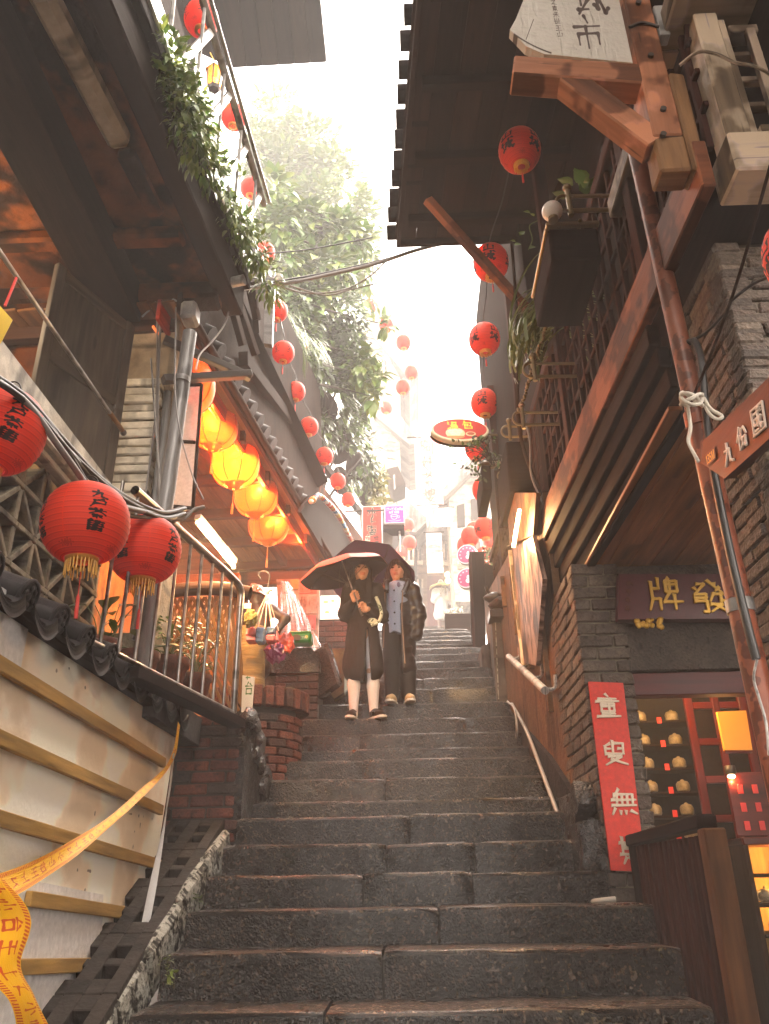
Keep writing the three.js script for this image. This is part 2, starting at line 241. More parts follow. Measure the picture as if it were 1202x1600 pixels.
{
  const joints = { 4: [-0.15, 0.32], 5: [-0.02], 6: [], 2: [0.1], 3: [-0.25, 0.28] };
  allSteps.forEach((s, k) => {
    const i = k - below, far = i > 12, xl = i > 20 ? -1.5 : -1.02, xr = i < 1 ? 1.02 : i < 3 ? 1.04 : 0.93 - 0.004 * i;
    let cuts = joints[i] ?? (far ? [rnd(-0.4, 0.3)] : [rnd(-0.55, -0.1), rnd(0.25, 0.6)].slice(0, rnd() < 0.6 ? 2 : 1));
    const xs = [xl, ...cuts, xr], prev = k ? allSteps[k - 1].y : s.y - 0.16, h = s.y - prev + 0.03, last = k === allSteps.length - 1;
    for (let j = 0; j + 1 < xs.length; j++) {
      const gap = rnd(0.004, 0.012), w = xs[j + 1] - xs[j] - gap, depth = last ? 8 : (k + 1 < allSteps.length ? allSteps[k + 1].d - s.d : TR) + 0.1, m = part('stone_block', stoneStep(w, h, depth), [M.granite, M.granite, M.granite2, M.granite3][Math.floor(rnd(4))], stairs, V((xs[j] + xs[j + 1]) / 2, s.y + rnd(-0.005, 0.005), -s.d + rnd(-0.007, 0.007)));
      m.rotation.y = rnd(-0.006, 0.006); m.rotation.z = rnd(-0.003, 0.003);
    }
  });
  // rubble and mortar under the treads, so that joints read dark
  const gs = allSteps.map((s, k) => bx(-1.0, 0.9, s.y - 0.5, s.y - 0.03, -((allSteps[k + 1] ?? s).d) - 0.05, -s.d - 0.035));
  const core = part('stair_core', gs, M.mortar_dark, stairs);
}
// ---------- right: the brick shop ----------
const shop = thing('shop_building', 'brick and timber shop on the right with deep wooden soffit over its entrance', 'building', [1.2, -0.9, -3.4]);
const toShop = (o) => { o.position.sub(shop.position); return o; };                     // parts are written in place and hung under the shop
const sp = (name, g, m, parent = shop) => { const o = part(name, g, m, parent); if (parent === shop) o.position.sub(shop.position); return o; };
const sub = (name) => { const g = new THREE.Group(); g.name = name; g.position.copy(shop.position).negate(); shop.add(g); return g; };
wood('timber_orange', [0.26, 0.085, 0.036], { roughness: 0.6, map: T.worn }); wood('timber_salmon', [0.56, 0.23, 0.12], { roughness: 0.6, map: T.worn });
wood('timber_dark', [0.03, 0.016, 0.011], { roughness: 0.9, specularIntensity: 0.12 });
wood('timber_brown', [0.045, 0.022, 0.013], { roughness: 0.85, specularIntensity: 0.18 });
wood('timber_redbrown', [0.07, 0.023, 0.014], { roughness: 0.8, specularIntensity: 0.25 });
wood('soffit_wood', [0.62, 0.25, 0.085], { roughness: 0.45, bumpScale: 0.002 });
wood('soffit_wood2', [0.52, 0.2, 0.07], { roughness: 0.45, bumpScale: 0.002 });
wood('lacquer_red', [0.16, 0.012, 0.008], { roughness: 0.35, bumpScale: 0.001 });
wood('cream_wood', [0.58, 0.45, 0.32], { roughness: 0.55, map: T.worn });
wood('cream_wood_dirty', [0.4, 0.3, 0.22], { roughness: 0.6, map: T.worn });
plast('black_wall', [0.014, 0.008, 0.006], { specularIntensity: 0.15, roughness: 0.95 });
plast('mortar', [0.3, 0.26, 0.2], { bumpScale: 0.012 });
const greyBricks = [[0.22, 0.165, 0.125], [0.16, 0.12, 0.092], [0.28, 0.215, 0.165], [0.19, 0.135, 0.105], [0.34, 0.265, 0.2]].map((c, i) => mat('grey_brick' + i, c, { map: T.brick, bumpMap: T.brick, bumpScale: 0.014, roughness: 0.75 }));
const redBricks = [[0.3, 0.075, 0.04], [0.22, 0.055, 0.032], [0.15, 0.06, 0.042], [0.36, 0.1, 0.05], [0.11, 0.07, 0.055]].map((c, i) => mat('red_brick' + i, c, { map: T.brick, bumpMap: T.brick, bumpScale: 0.014, roughness: 0.75 }));
const brickCache = new Map();
function brickGeo(l, h, t, v) { const k = [l.toFixed(3), h.toFixed(3), t.toFixed(3), v].join(); if (!brickCache.has(k)) brickCache.set(k, cbox(l, h, t, 0.006, 0.003)); return brickCache.get(k); }
// running-bond face. o: left bottom corner, u: unit vector along the courses, n: outward normal
function brickFace(parent, o, u, n, W, H, { bl = 0.2, bh = 0.05, t = 0.09, gap = 0.008, mats = greyBricks, rough = 0.004, name = 'brick', inset = 0, keep } = {}) {
  const rows = Math.round(H / (bh + gap)), up = V(0, 1, 0), m4 = new THREE.Matrix4().makeBasis(u, up, n);
  for (let r = 0; r < rows; r++) {
    let x = r % 2 ? inset : 0; const first = r % 2 ? bl * 0.5 : bl; let k = 0;
    while (x < W - 0.02) {
      let l = k === 0 ? first - gap : bl - gap; if (x + l > W - 0.03) l = W - x; k++;
      const y = r * (bh + gap) + bh / 2;
      if (!keep || keep(x + l / 2, y)) {
        const b = new THREE.Mesh(brickGeo(l, bh, t, Math.floor(rnd(3))), mats[Math.floor(Math.pow(rnd(), 1.3) * mats.length)]); b.name = name; b.castShadow = b.receiveShadow = true;
        b.quaternion.setFromRotationMatrix(m4); b.rotateZ(rnd(-0.012, 0.012)); b.rotateY(rnd(-0.01, 0.01));
        b.position.copy(o).addScaledVector(u, x + l / 2).addScaledVector(up, y).addScaledVector(n, -t / 2 + rnd(-rough, rough)); parent.add(b);
      }
      x += l + gap;
    }
  }
}
const SOF = 1.64;
{ // pillar beside the door
  const pl = sub('brick_pillar');
  part('mortar_core', bx(0.955, 1.19, -0.25, SOF, -5.1, -4.315), M.mortar, pl);
  brickFace(pl, V(0.94, -0.1, -4.3), V(1, 0, 0), V(0, 0, 1), 0.265, SOF + 0.1, { bl: 0.19, bh: 0.062, rough: 0.006 });
  brickFace(pl, V(0.94, -0.1, -5.1), V(0, 0, 1), V(-1, 0, 0), 0.79, SOF + 0.1, { bl: 0.21, bh: 0.062, rough: 0.006, inset: 0 });
  brickFace(pl, V(1.205, -0.1, -4.32), V(0, 0, -1), V(1, 0, 0), 0.4, SOF + 0.1, { bl: 0.2, bh: 0.062, rough: 0.006 });
  // rubble footing
  const gs = [roughBox(0.15, 0.42, 0.42, 12, 0.022).translate(0.905, 0.06, -4.52), roughBox(0.13, 0.14, 0.4, 9, 0.02).rotateX(-0.5).translate(0.91, 0.32, -4.55), roughBox(0.34, 0.16, 0.3, 8, 0.02).translate(1.06, -0.06, -4.47), roughBox(0.12, 0.5, 0.5, 10, 0.025).translate(0.93, 0.2, -4.9)];
  part('rubble_footing', gs, M.granite2, pl);
}
{ // pier at the right, thin bricks
  const pr = sub('brick_pier');
  part('mortar_core', bx(1.135, 1.75, -1.0, 2.04, -2.615, -2.205), M.mortar, pr); part('unseen_street_front', bx(1.42, 1.6, -3, 2.0, -1.0, 6), M.brown_front ?? plast('brown_front', [0.12, 0.07, 0.045]), pr);  // the front behind the camera is unseen, added to shade the near alley
  brickFace(pr, V(1.12, -0.55, -2.62), V(0, 0, 1), V(-1, 0, 0), 0.43, 2.58, { bl: 0.2, bh: 0.042, gap: 0.007, rough: 0.007 });
  brickFace(pr, V(1.12, 0.9, -2.19), V(1, 0, 0), V(0, 0, 1), 0.6, 1.14, { bl: 0.2, bh: 0.042, gap: 0.007, rough: 0.007, inset: 0.0 });
}
{ // soffit boards over the entrance, running along the stairs
  const so = sub('soffit');
  for (let i = 0; i < 9; i++) part('soffit_board', bx(1.03 + i * 0.125, 1.03 + i * 0.125 + 0.1225, SOF, SOF + 0.02, -4.6, -2.66, 0.003), i % 3 ? M.soffit_wood : M.soffit_wood2, so);
  // stepped fascia: the orange beam and the dark boards under it
  const far = -4.95, near = -1.95, bw = [[2.06, 2.27, 0], [1.95, 2.055, 0.02], [1.85, 1.945, 0.045], [1.745, 1.845, 0.07], [1.625, 1.74, 0.095]];
  bw.forEach(([y0, y1, o], k) => part(k ? 'fascia_board' : 'fascia_beam', bar(V((k ? 1.01 : 1.03) + o, (y0 + y1) / 2, k ? -2.66 : near), V(0.945 + o, (y0 + y1) / 2, far), 0.05, y1 - y0, 0.006), k ? (k % 2 ? M.timber_brown : M.timber_dark) : M.timber_orange, so));
  part('floor_slab', bx(1.13, 3.2, 1.72, 2.02, -4.9, -2.66), M.black_wall, so);
}
{ // door wall, lintel, interior
  const dw = sub('door_wall');
  part('lintel', bx(1.21, 2.6, 1.03, 1.3, -4.5, -4.34), M.grey_brick1, dw);
  part('door_head', bx(1.215, 2.4, 0.9, 1.02, -4.46, -4.36), M.lacquer_red, dw);
  part('upper_wall', bx(1.21, 2.6, 1.305, SOF, -4.5, -4.345), M.grey_brick3, dw);
  const it = sub('interior');
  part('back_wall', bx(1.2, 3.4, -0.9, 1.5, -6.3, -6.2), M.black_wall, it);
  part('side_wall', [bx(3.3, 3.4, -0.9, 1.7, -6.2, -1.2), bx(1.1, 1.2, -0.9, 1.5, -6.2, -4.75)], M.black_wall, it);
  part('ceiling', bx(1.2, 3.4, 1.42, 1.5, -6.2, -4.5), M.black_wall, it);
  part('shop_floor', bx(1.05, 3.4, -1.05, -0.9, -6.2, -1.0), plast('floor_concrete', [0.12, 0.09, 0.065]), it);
  part('door_sill', bx(1.3, 2.6, -0.9, -0.83, -4.5, -4.1), M.cream_wood_dirty, it);
}
{ // red lattice door leaves standing open inside, at depth 5.3
  const ld = sub('lattice_door'), zz = -5.45;
  for (const [k, x0] of [[0, 1.83]]) {
    part('stile', [bx(x0, x0 + 0.05, -0.9, 1.1, zz, zz + 0.04), bx(x0 + 0.18, x0 + 0.225, -0.9, 1.1, zz, zz + 0.04), bx(x0 + 0.355, x0 + 0.41, -0.9, 1.1, zz, zz + 0.04)], M.lacquer_red, ld);
    for (let j = 0; j < 6; j++) { const y = 1.02 - j * 0.235; part('rail', bx(x0 + 0.05, x0 + 0.355, y, y + 0.045, zz + 0.004, zz + 0.036), M.lacquer_red, ld); }
    part('lower_panel', bx(x0 + 0.05, x0 + 0.355, -0.9, -0.16, zz + 0.012, zz + 0.03), M.lacquer_red, ld);
    for (let j = 0; j < 5; j++) for (const s of [0, 1]) part('pane', bx(x0 + 0.05 + s * 0.175, x0 + 0.18 + s * 0.175, 0.83 - j * 0.235, 1.02 - j * 0.235, zz + 0.01, zz + 0.016), M.black_wall, ld);
  }
}
{ // upper storey: red-brown lattice balcony front, dark wall behind, plank wall further up
  const up = sub('upper_storey');
  part('upper_wall', bx(1.32, 1.5, 2.02, 5.2, -5.0, 6), M.timber_dark, up);  // carried on behind the camera to cut light on the foreground
  part('far_wall', bx(1.02, 1.5, 2.28, 6.8, -8.6, -5.05), M.timber_dark, up);
  part('top_rail', bar(V(1.09, 3.3, -1.95), V(0.97, 3.3, -8.4), 0.06, 0.08, 0.006), M.timber_redbrown, up);
  const lat = new THREE.Group(); lat.name = 'lattice'; up.add(lat);
  for (let k = 0; k < 46; k++) { const d = 2.0 + k * 0.14, x = lerp(1.09, 0.97, (d - 1.95) / 6.45); part('lattice_bar', bx(x - 0.012, x + 0.012, 2.28, 3.26, -d - 0.012, -d + 0.012, 0.003), M.timber_redbrown, lat); }
  for (let k = 0; k < 5; k++) part('lattice_bar', bar(V(1.09, 2.45 + k * 0.17, -1.95), V(0.97, 2.45 + k * 0.17, -8.4), 0.018, 0.024, 0.003), M.timber_redbrown, lat);
  for (let k = 0; k < 26; k++) { const d = 2.1 + k * 0.24, x = lerp(1.09, 0.97, (d - 1.95) / 6.45) + 0.012; part('lattice_bar', bar(V(x, 2.45, -d), V(x, 3.13, -d - (k % 2 ? 0.24 : -0.24)), 0.014, 0.03, 0.003, V(1, 0, 0)), M.timber_redbrown, lat); }
  for (const d of [2.7, 4.3, 5.9, 7.5]) { const x = lerp(1.09, 0.97, (d - 1.95) / 6.45); part('post', bx(x - 0.035, x + 0.05, 2.27, 5.0, -d - 0.045, -d + 0.045), M.timber_redbrown, up); }
}
{ // the pale balcony corner above the pier
  const bc = sub('corner_balcony');
  part('sill', bx(1.08, 2.1, 2.03, 2.2, -2.02, -1.86, 0.008), M.cream_wood, bc);
  part('corner_post', bx(1.1, 1.185, 2.2, 2.86, -2.0, -1.9, 0.006), M.cream_wood, bc);
  part('post_batten', bx(1.188, 1.215, 2.2, 2.84, -1.985, -1.915, 0.004), M.cream_wood, bc);
  part('hand_rail', bx(1.02, 2.1, 2.865, 2.98, -2.05, -1.84, 0.008), M.cream_wood_dirty, bc);
  part('side_rail', bx(1.02, 1.1, 2.87, 2.975, -2.9, -2.055, 0.006), M.cream_wood_dirty, bc);
  part('lower_rail', bx(1.218, 2.1, 2.76, 2.8, -1.97, -1.91), M.cream_wood_dirty, bc);
  for (let k = 0; k < 4; k++) part('lattice_bar', bx(1.216, 2.1, 2.26 + k * 0.13, 2.285 + k * 0.13, -1.955, -1.925, 0.003), M.cream_wood_dirty, bc);
  for (let k = 0; k < 5; k++) part('lattice_bar', bx(1.27 + k * 0.12, 1.3 + k * 0.12, 2.24, 2.76, -1.924, -1.895, 0.003), M.cream_wood_dirty, bc);
  part('ledge_block', bx(1.2, 1.3, 2.205, 2.24, -1.99, -1.87), M.cream_wood, bc);
}
{ // big eave: dark boards on rafters, round tile ends at the edge; lengthened behind the camera for shade
  const rf = sub('roof'), h = 5.0;
  for (let k = 0; k < 9; k++) { const x0 = 0.05 + k * 0.18; part('roof_board', bar(V(x0 + 0.74, h + 0.03, 4), V(x0 + 0.02, h + 0.03, -5.22), 0.177, 0.025, 0.003), k % 2 ? M.timber_dark : M.timber_brown, rf); }
  for (let k = 0; k < 7; k++) part('rafter', bx(0.1 + k * 0.05, 1.6, h - 0.075, h + 0.012, -5.0 + k * 0.62, -4.93 + k * 0.62), M.timber_dark, rf);
  part('eave_board', bar(V(0.76, h + 0.0, 4), V(0.01, h + 0.0, -5.24), 0.035, 0.12), M.timber_brown, rf);
  for (let k = 0; k < 26; k++) { const t = k / 25, x = lerp(-0.03, 0.35, t) + rnd(-0.012, 0.012), z = lerp(-5.2, -0.5, t) + rnd(-0.02, 0.02), r = rnd(0.055, 0.075); part('tile_end', metricUV(new THREE.CylinderGeometry(r, r, 0.24, 12).rotateZ(Math.PI / 2).translate(x + 0.07, h + 0.085 + rnd(-0.012, 0.012), z)), M.black_wall, rf); }
  part('gable_board', bx(0.0, 1.6, h - 0.03, h + 0.1, -5.27, -5.23), M.timber_dark, rf);
  part('brace', bar(P(668, 312, 4.55), V(0.98, 3.95, -4.9), 0.055, 0.075), M.timber_orange, rf);
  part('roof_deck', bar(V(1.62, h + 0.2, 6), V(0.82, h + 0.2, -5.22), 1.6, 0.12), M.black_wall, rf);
}
// ---------- left: the old house with the overhanging storey ----------
const house = thing('corner_house', 'old plastered house on the left with stained soffit and open shuttered window', 'building', [-1.9, -0.5, -3]);
const lp = (name, g, m) => { const o = part(name, g, m, house); o.position.sub(house.position); return o; };
const lsub = (name) => { const g = new THREE.Group(); g.name = name; g.position.copy(house.position).negate(); house.add(g); return g; };
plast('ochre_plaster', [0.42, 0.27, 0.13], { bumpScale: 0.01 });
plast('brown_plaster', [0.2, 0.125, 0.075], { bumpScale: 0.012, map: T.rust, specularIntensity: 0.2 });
plast('column_plaster', [0.42, 0.32, 0.21], { bumpScale: 0.01 });
plast('white_paint', [0.8, 0.73, 0.6], { roughness: 0.55, bumpScale: 0.005 });
plast('breeze_concrete', [0.3, 0.25, 0.165], { bumpScale: 0.012 });
plast('white_metal', [0.6, 0.57, 0.54], { roughness: 0.4, bumpScale: 0.001 });
mat('grey_steel', [0.42, 0.41, 0.4], { map: T.stain, roughness: 0.4, metalness: 0.3, bumpMap: T.rough, bumpScale: 0.001 });
mat('steel', [0.6, 0.56, 0.52], { roughness: 0.28, metalness: 0.9, map: T.stain });
mat('iron', [0.06, 0.05, 0.045], { roughness: 0.5, metalness: 0.4 });
mat('cable_black', [0.018, 0.016, 0.015], { roughness: 0.45 });
mat('cable_grey', [0.2, 0.18, 0.17], { roughness: 0.5 });
mat('tile_grey', [0.06, 0.054, 0.055], { physical: true, side: THREE.FrontSide, specularIntensity: 0.4, map: T.stain, roughness: 0.45, bumpMap: T.rough, bumpScale: 0.003 });
wood('old_shutter', [0.16, 0.12, 0.085], { roughness: 0.6 });
wood('batten_wood', [0.62, 0.36, 0.1], { roughness: 0.55 });
{
  const so = lsub('overhang');
  // stained slab under the upper storey, its edge running slightly inwards uphill
  part('soffit_slab', prism([V(-1.6, 3.66, 6), V(-1.31, 3.66, -1.5), V(-1.1, 3.66, -4.35), V(-4.2, 3.66, -4.35), V(-4.2, 3.66, 6)], V(0, 0.16, 0)), M.brown_plaster, so);  // lengthened out of view behind the camera to shade the foreground
  part('edge_beam', bar(V(-1.36, 3.73, -1.5), V(-1.15, 3.73, -4.4), 0.13, 0.3, 0.01), M.timber_dark, so);
  part('edge_beam', bar(V(-1.27, 3.86, -1.5), V(-1.07, 3.86, -4.4), 0.05, 0.1, 0.008), M.black_wall, so);
  // peeled strips and ribs of the slab
  part('rib', bar(PY(62, -20, 3.6), PY(190, 225, 3.6), 0.12, 0.12, 0.03), plast('pale_rib', [0.45, 0.36, 0.26], { roughness: 0.4 }), so);
  part('rib', bar(PY(195, 235, 3.62), PY(245, 335, 3.62), 0.1, 0.08, 0.02), M.brown_plaster, so);
  part('rib', bar(PY(-60, 20, 3.6), PY(48, 225, 3.6), 0.1, 0.1, 0.03), M.pale_rib, so);
  part('cross_rib', bx(-4.1, -1.2, 3.52, 3.655, -4.28, -4.1, 0.02), M.brown_plaster, so);
  part('cross_rib', bx(-4.1, -1.3, 3.56, 3.655, -3.72, -3.6, 0.02), M.brown_plaster, so);
  part('upper_wall', bx(-4.2, -1.5, 3.9, 5.6, -4.4, 6), M.timber_dark, so);  // unseen part behind the camera added to darken the near alley
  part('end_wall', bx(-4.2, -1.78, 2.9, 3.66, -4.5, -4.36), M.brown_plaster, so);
}
{
  const wl = lsub('street_wall');
  part('window_sill', bar(V(-1.74, 1.99, -1.6), V(-1.74, 1.99, -4.4), 0.16, 0.19, 0.012, undefined, 0.006), M.white_paint, wl);
  part('sill_drip', bar(V(-1.72, 1.87, -1.6), V(-1.72, 1.87, -4.3), 0.05, 0.035, 0.006), M.white_paint, wl);
  part('inner_wall', bx(-3.4, -3.3, 1.5, 3.64, -4.3, -1.4), M.ochre_plaster, wl);
  part('inner_end', [bx(-3.3, -1.86, 1.5, 2.86, -4.42, -4.32), bx(-3.3, -1.86, 2.62, 2.78, -4.31, -4.22)], M.ochre_plaster, wl);
  part('window_head', bx(-2.0, -1.72, 3.4, 3.65, -4.2, -1.5), M.timber_dark, wl);
  part('picture', plateAt(V(-2.75, 2.3, -4.3), 0.7, 0.5), mat('picture_brown', [0.2, 0.09, 0.035], { map: T.stain, roughness: 0.6 }), wl);
  part('column', [bx(-1.82, -1.48, 2.92, 3.66, -4.6, -4.28, 0.015), bx(-1.58, -1.44, 0.9, 2.95, -4.62, -4.32, 0.015)], M.column_plaster, wl);
  const qn = new THREE.Group(); qn.name = 'white_quoin'; wl.add(qn);
  const rl = thing('window_bulb', 'bare bulb lighting the ochre room behind the open shutter', 'lamp', [-2.6, 3.2, -3.4]); part('bulb', ball(0.04), mat('room_bulb', [1, 0.8, 0.5], { emissive: C(1, 0.6, 0.25), emissiveIntensity: 1 }), rl); part('flex', rod(V(0, 0.03, 0), V(0, 0.45, 0), 0.005, 5), M.iron, rl); { const li = new THREE.PointLight(new THREE.Color(1, 0.74, 0.46), 0.3); li.name = 'lamp'; li.castShadow = true; rl.add(li); }
  for (let k = 0; k < 14; k++) part('brick', bx(-1.8 + (k % 2 ? 0 : 0.012), -1.555 + (k % 2 ? 0.016 : 0), 2.1 + k * 0.063, 2.1 + k * 0.063 + 0.053, -4.44, -4.24 + (k % 2 ? 0.012 : 0), 0.007, 0.003), M.white_paint, qn);
  // shutter, hinged at the quoin, leaning open
  const sh = new THREE.Group(); sh.name = 'shutter'; wl.add(sh);
  const A = V(-1.97, 2.02, -3.5), B = V(-1.72, 2.02, -4.1), m = new THREE.Matrix4().makeBasis(B.clone().sub(A).normalize(), yUp, V(0.6, 0, 0.25).normalize()), W = A.distanceTo(B);
  m.setPosition(A); place(sh, m);
  part('panel', bx(0.05, W - 0.05, 0, 1.22, -0.012, 0.004), M.old_shutter, sh);
  part('stile', bx(0, 0.06, -0.02, 1.26, -0.02, 0.02), M.old_shutter, sh); part('stile', bx(W - 0.07, W, -0.02, 1.26, -0.02, 0.02), M.old_shutter, sh);
  for (const y of [0.02, 0.62, 1.18]) part('rail', bx(0.06, W - 0.07, y, y + 0.07, -0.018, 0.018), M.old_shutter, sh);
  // openwork of concrete blocks below the sill
  const bw = new THREE.Group(); bw.name = 'breeze_wall'; wl.add(bw);
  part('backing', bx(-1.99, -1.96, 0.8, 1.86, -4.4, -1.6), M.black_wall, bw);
  for (let r = 0; r < 5; r++) for (let c = 0; c < 13; c++) {
    const y = 0.92 + r * 0.19, z = -4.25 + c * 0.2, s = 0.014, g = [bx(-1.92, -1.76, y, y + 0.03, z, z + 0.198, s / 3), bx(-1.92, -1.765, y + 0.03, y + 0.188, z, z + 0.032, s / 3), bar(V(-1.84, y + 0.03, z + 0.03), V(-1.84, y + 0.19, z + (r + c) % 2 ? z + 0.2 : z + 0.2), 0.026, 0.15, 0.004, V(1, 0, 0))];
    part('breeze_block', (r + c) % 2 ? g : [...g.slice(0, 2), bar(V(-1.84, y + 0.19, z + 0.03), V(-1.84, y + 0.03, z + 0.2), 0.026, 0.15, 0.004, V(1, 0, 0))], M.breeze_concrete, bw);
  }
  part('lower_wall', [bx(-2.0, -1.5, -3, 0.86, -4.45, 6), bx(-2.0, -1.8, 0.86, 3.64, -1.3, 6), bx(-1.75, -1.5, 0.85, 1.3, -4.6, -4.3)], M.breeze_concrete, wl);  // near stretch is out of view, added to keep light off the foreground
  part('mossy_rail', bar(V(-1.62, 1.02, -1.6), V(-1.5, 1.02, -4.3), 0.05, 0.05, 0.01), mat('moss_wood', [0.3, 0.24, 0.09], { map: T.stain, roughness: 0.8 }), wl);
}
function plateAt(c, w, h) { return bx(c.x - w / 2, c.x + w / 2, c.y - h / 2, c.y + h / 2, c.z - 0.01, c.z + 0.01, 0.003); }
{ // white-painted balcony truss along the overhang
  const t = thing('balcony_railing', 'white metal trussed balcony railing along the overhang at upper left', 'railing', [-1.1, 3.9, -3]);
  const q = new THREE.Vector3(-1.1, 3.9, -3), pp = (n, g, m = M.white_metal) => { const o = part(n, g, m, t); o.position.sub(q); };
  const bot = (k) => V(lerp(-1.24, -1.06, k), 3.98, lerp(-1.5, -4.4, k)), top = (k) => V(lerp(-1.16, -0.99, k), 4.62, lerp(-1.5, -4.4, k));
  pp('bottom_chord', bar(bot(0), bot(1), 0.035, 0.16, 0.008)); pp('top_pipe', rod(top(0), top(1), 0.024)); pp('second_pipe', rod(top(0).add(V(0.04, 0.02, 0)), top(1).add(V(0.04, 0.02, 0)), 0.014));
  for (let k = 0; k < 7; k++) { pp('brace', bar(bot((k + 0.2) / 7), top((k + 0.75) / 7), 0.02, 0.05, 0.004)); pp('brace', bar(bot((k + 0.9) / 7), top((k + 0.4) / 7), 0.02, 0.035, 0.004)); }
}
// ---------- tiled eave and the hoarding under it ----------
{
  const t = thing('tiled_eave', 'grey tiled eave with round end tiles above the white hoarding', 'eave', [-1.5, 0.8, -3.2]), q = t.position.clone(), pp = (n, g, m) => { const o = part(n, g, m, t); o.position.sub(q); return o; };
  const N = 11, z0 = -1.75, st = 0.268;
  for (let k = 0; k < N; k++) {
    const z = z0 - k * st, x0 = -1.3, y0 = 0.905;
    // cover tile: half barrel with a disc end
    const c = new THREE.CylinderGeometry(0.062, 0.062, 0.36, 14, 1, false).rotateZ(Math.PI / 2).rotateZ(-0.35).translate(x0 - 0.17, y0 + 0.062, z), ring = new THREE.TorusGeometry(0.058, 0.008, 6, 20).rotateY(Math.PI / 2).rotateZ(-0.35).translate(x0 + 0.0, y0 - 0.0 + 0.002, z);
    const o = pp('cover_tile', [metricUV(c), metricUV(ring)], M.tile_grey);
    const rel = []; for (let i = 0; i < 6; i++) { const a = i * 1.047 + 0.3; rel.push(ball(0.011, 0.5, 1, 1, 6, 4).translate(0.004, Math.cos(a) * 0.03, Math.sin(a) * 0.03)); } rel.push(ball(0.014, 0.5, 1, 1, 6, 4)); const e = part('flower_relief', rel.map((g) => g.rotateZ(-0.35).translate(x0 + 0.003, y0 + 0.003, z)), M.tile_grey, o);
    // pan tile with its curled drip lip
    const pts = []; for (let i = 0; i <= 10; i++) { const a = lerp(-1, 1, i / 10); pts.push(V(x0 + 0.01, y0 - 0.02 - 0.055 * (1 - a * a), z - st / 2 + a * 0.1)); }
    const lip = new THREE.BufferGeometry(), pos = [], idx = []; for (const [dx, dy, th] of [[0, 0.02, 0], [0.01, -0.035, 0], [-0.36, 0.13, 0]]) pts.forEach((p) => pos.push(p.x + dx, p.y + dy, p.z));
    for (let i = 0; i < 10; i++) for (const [a, b] of [[0, 11], [0, 22]]) idx.push(a + i, b + i, a + i + 1, a + i + 1, b + i, b + i + 1);
    lip.setAttribute('position', new THREE.Float32BufferAttribute(pos, 3)); lip.setIndex(idx); lip.computeVertexNormals(); pp('pan_tile', metricUV(lip), M.tile_grey);
  }
  pp('eave_plank', bar(V(-1.36, 0.85, -1.6), V(-1.36, 0.85, -4.62), 0.12, 0.03), M.timber_dark);
  pp('eave_plank', bar(V(-1.46, 0.83, -1.6), V(-1.44, 0.8, -4.66), 0.09, 0.05), M.timber_brown);
  pp('back_board', bx(-1.75, -1.5, 0.9, 0.98, -4.6, -1.6), M.timber_dark);
}
mat('hoarding_white', [0.86, 0.84, 0.8], { roughness: 0.5, bumpMap: T.rough, bumpScale: 0.003, map: tex(1024, 2.2, (u, v) => { const a = fbm(u, v, 3, 201, 5, 5), b = fbm(u, v, 3, 205, 4, 20), s = sstep(fbm(u, v, 6, 209, 4), 0.52, 0.7), d = vnoise(u, v, 60, 213), e = vnoise(u, v, 9, 219); const k = 1.0 + 0.12 * a - 0.26 * s * b - (d > 0.93 && e > 0.62 ? 0.45 : 0) + 0.08 * (b - 0.5); return [k, k * 0.955 - 0.03 * s, k * 0.9 - 0.08 * s]; }) });
mat('hoarding_sheet', [0.74, 0.72, 0.7], { roughness: 0.4, map: T.paper, bumpMap: T.stain, bumpScale: 0.01 });
mat('hoarding_paper', [0.75, 0.72, 0.7], { roughness: 0.7, map: T.paper, bumpMap: T.stain, bumpScale: 0.015 });
{
  const t = thing('site_hoarding', 'white painted plywood hoarding with timber battens below the tiled eave', 'hoarding', [-1.4, -1.2, -3]), q = t.position.clone(), pp = (n, g, m) => { const o = part(n, g, m, t); o.position.sub(q); return o; };
  const X = (px, py, x = -1.36) => PX(px, py, x);
  pp('plywood_sheet', prism([V(-1.36, 0.86, -1.2), X(40, 955), X(180, 1025), X(278, 1128), X(245, 1345), X(240, 1440), X(152, 1462), X(150, 1700), V(-1.36, -2, -1.2)], V(-0.012, 0, 0)), M.hoarding_white);
  pp('overlaid_sheet', prism([V(-1.352, 0.9, -1.2), X(48, 950, -1.352), X(30, 1045, -1.352), V(-1.352, 0.45, -1.2)], V(0.006, 0, 0)), M.hoarding_sheet);
  pp('torn_paper', prism([V(-1.354, 0.3, -1.2), X(20, 1370, -1.354), X(160, 1398, -1.354), X(158, 1455, -1.354), X(145, 1480, -1.354), X(150, 1620, -1.354), V(-1.354, -1.6, -1.2)], V(0.005, 0, 0)), M.hoarding_paper);
  pp('backing_frame', [bx(-1.45, -1.38, -1.5, 0.8, -4.5, -4.42), bx(-1.45, -1.38, -1.5, 0.8, -3.0, -2.92)], M.timber_dark);
  for (const [a, b, c, d] of [[-60, 1002, 256, 1192], [-60, 1127, 252, 1266], [-60, 1262, 252, 1352], [44, 1404, 246, 1434], [-60, 1514, 186, 1506]]) pp('batten', bar(X(a, b, -1.335), X(c, d, -1.335), 0.026, 0.05, 0.003, V(0, 1, 0)), M.batten_wood);
}
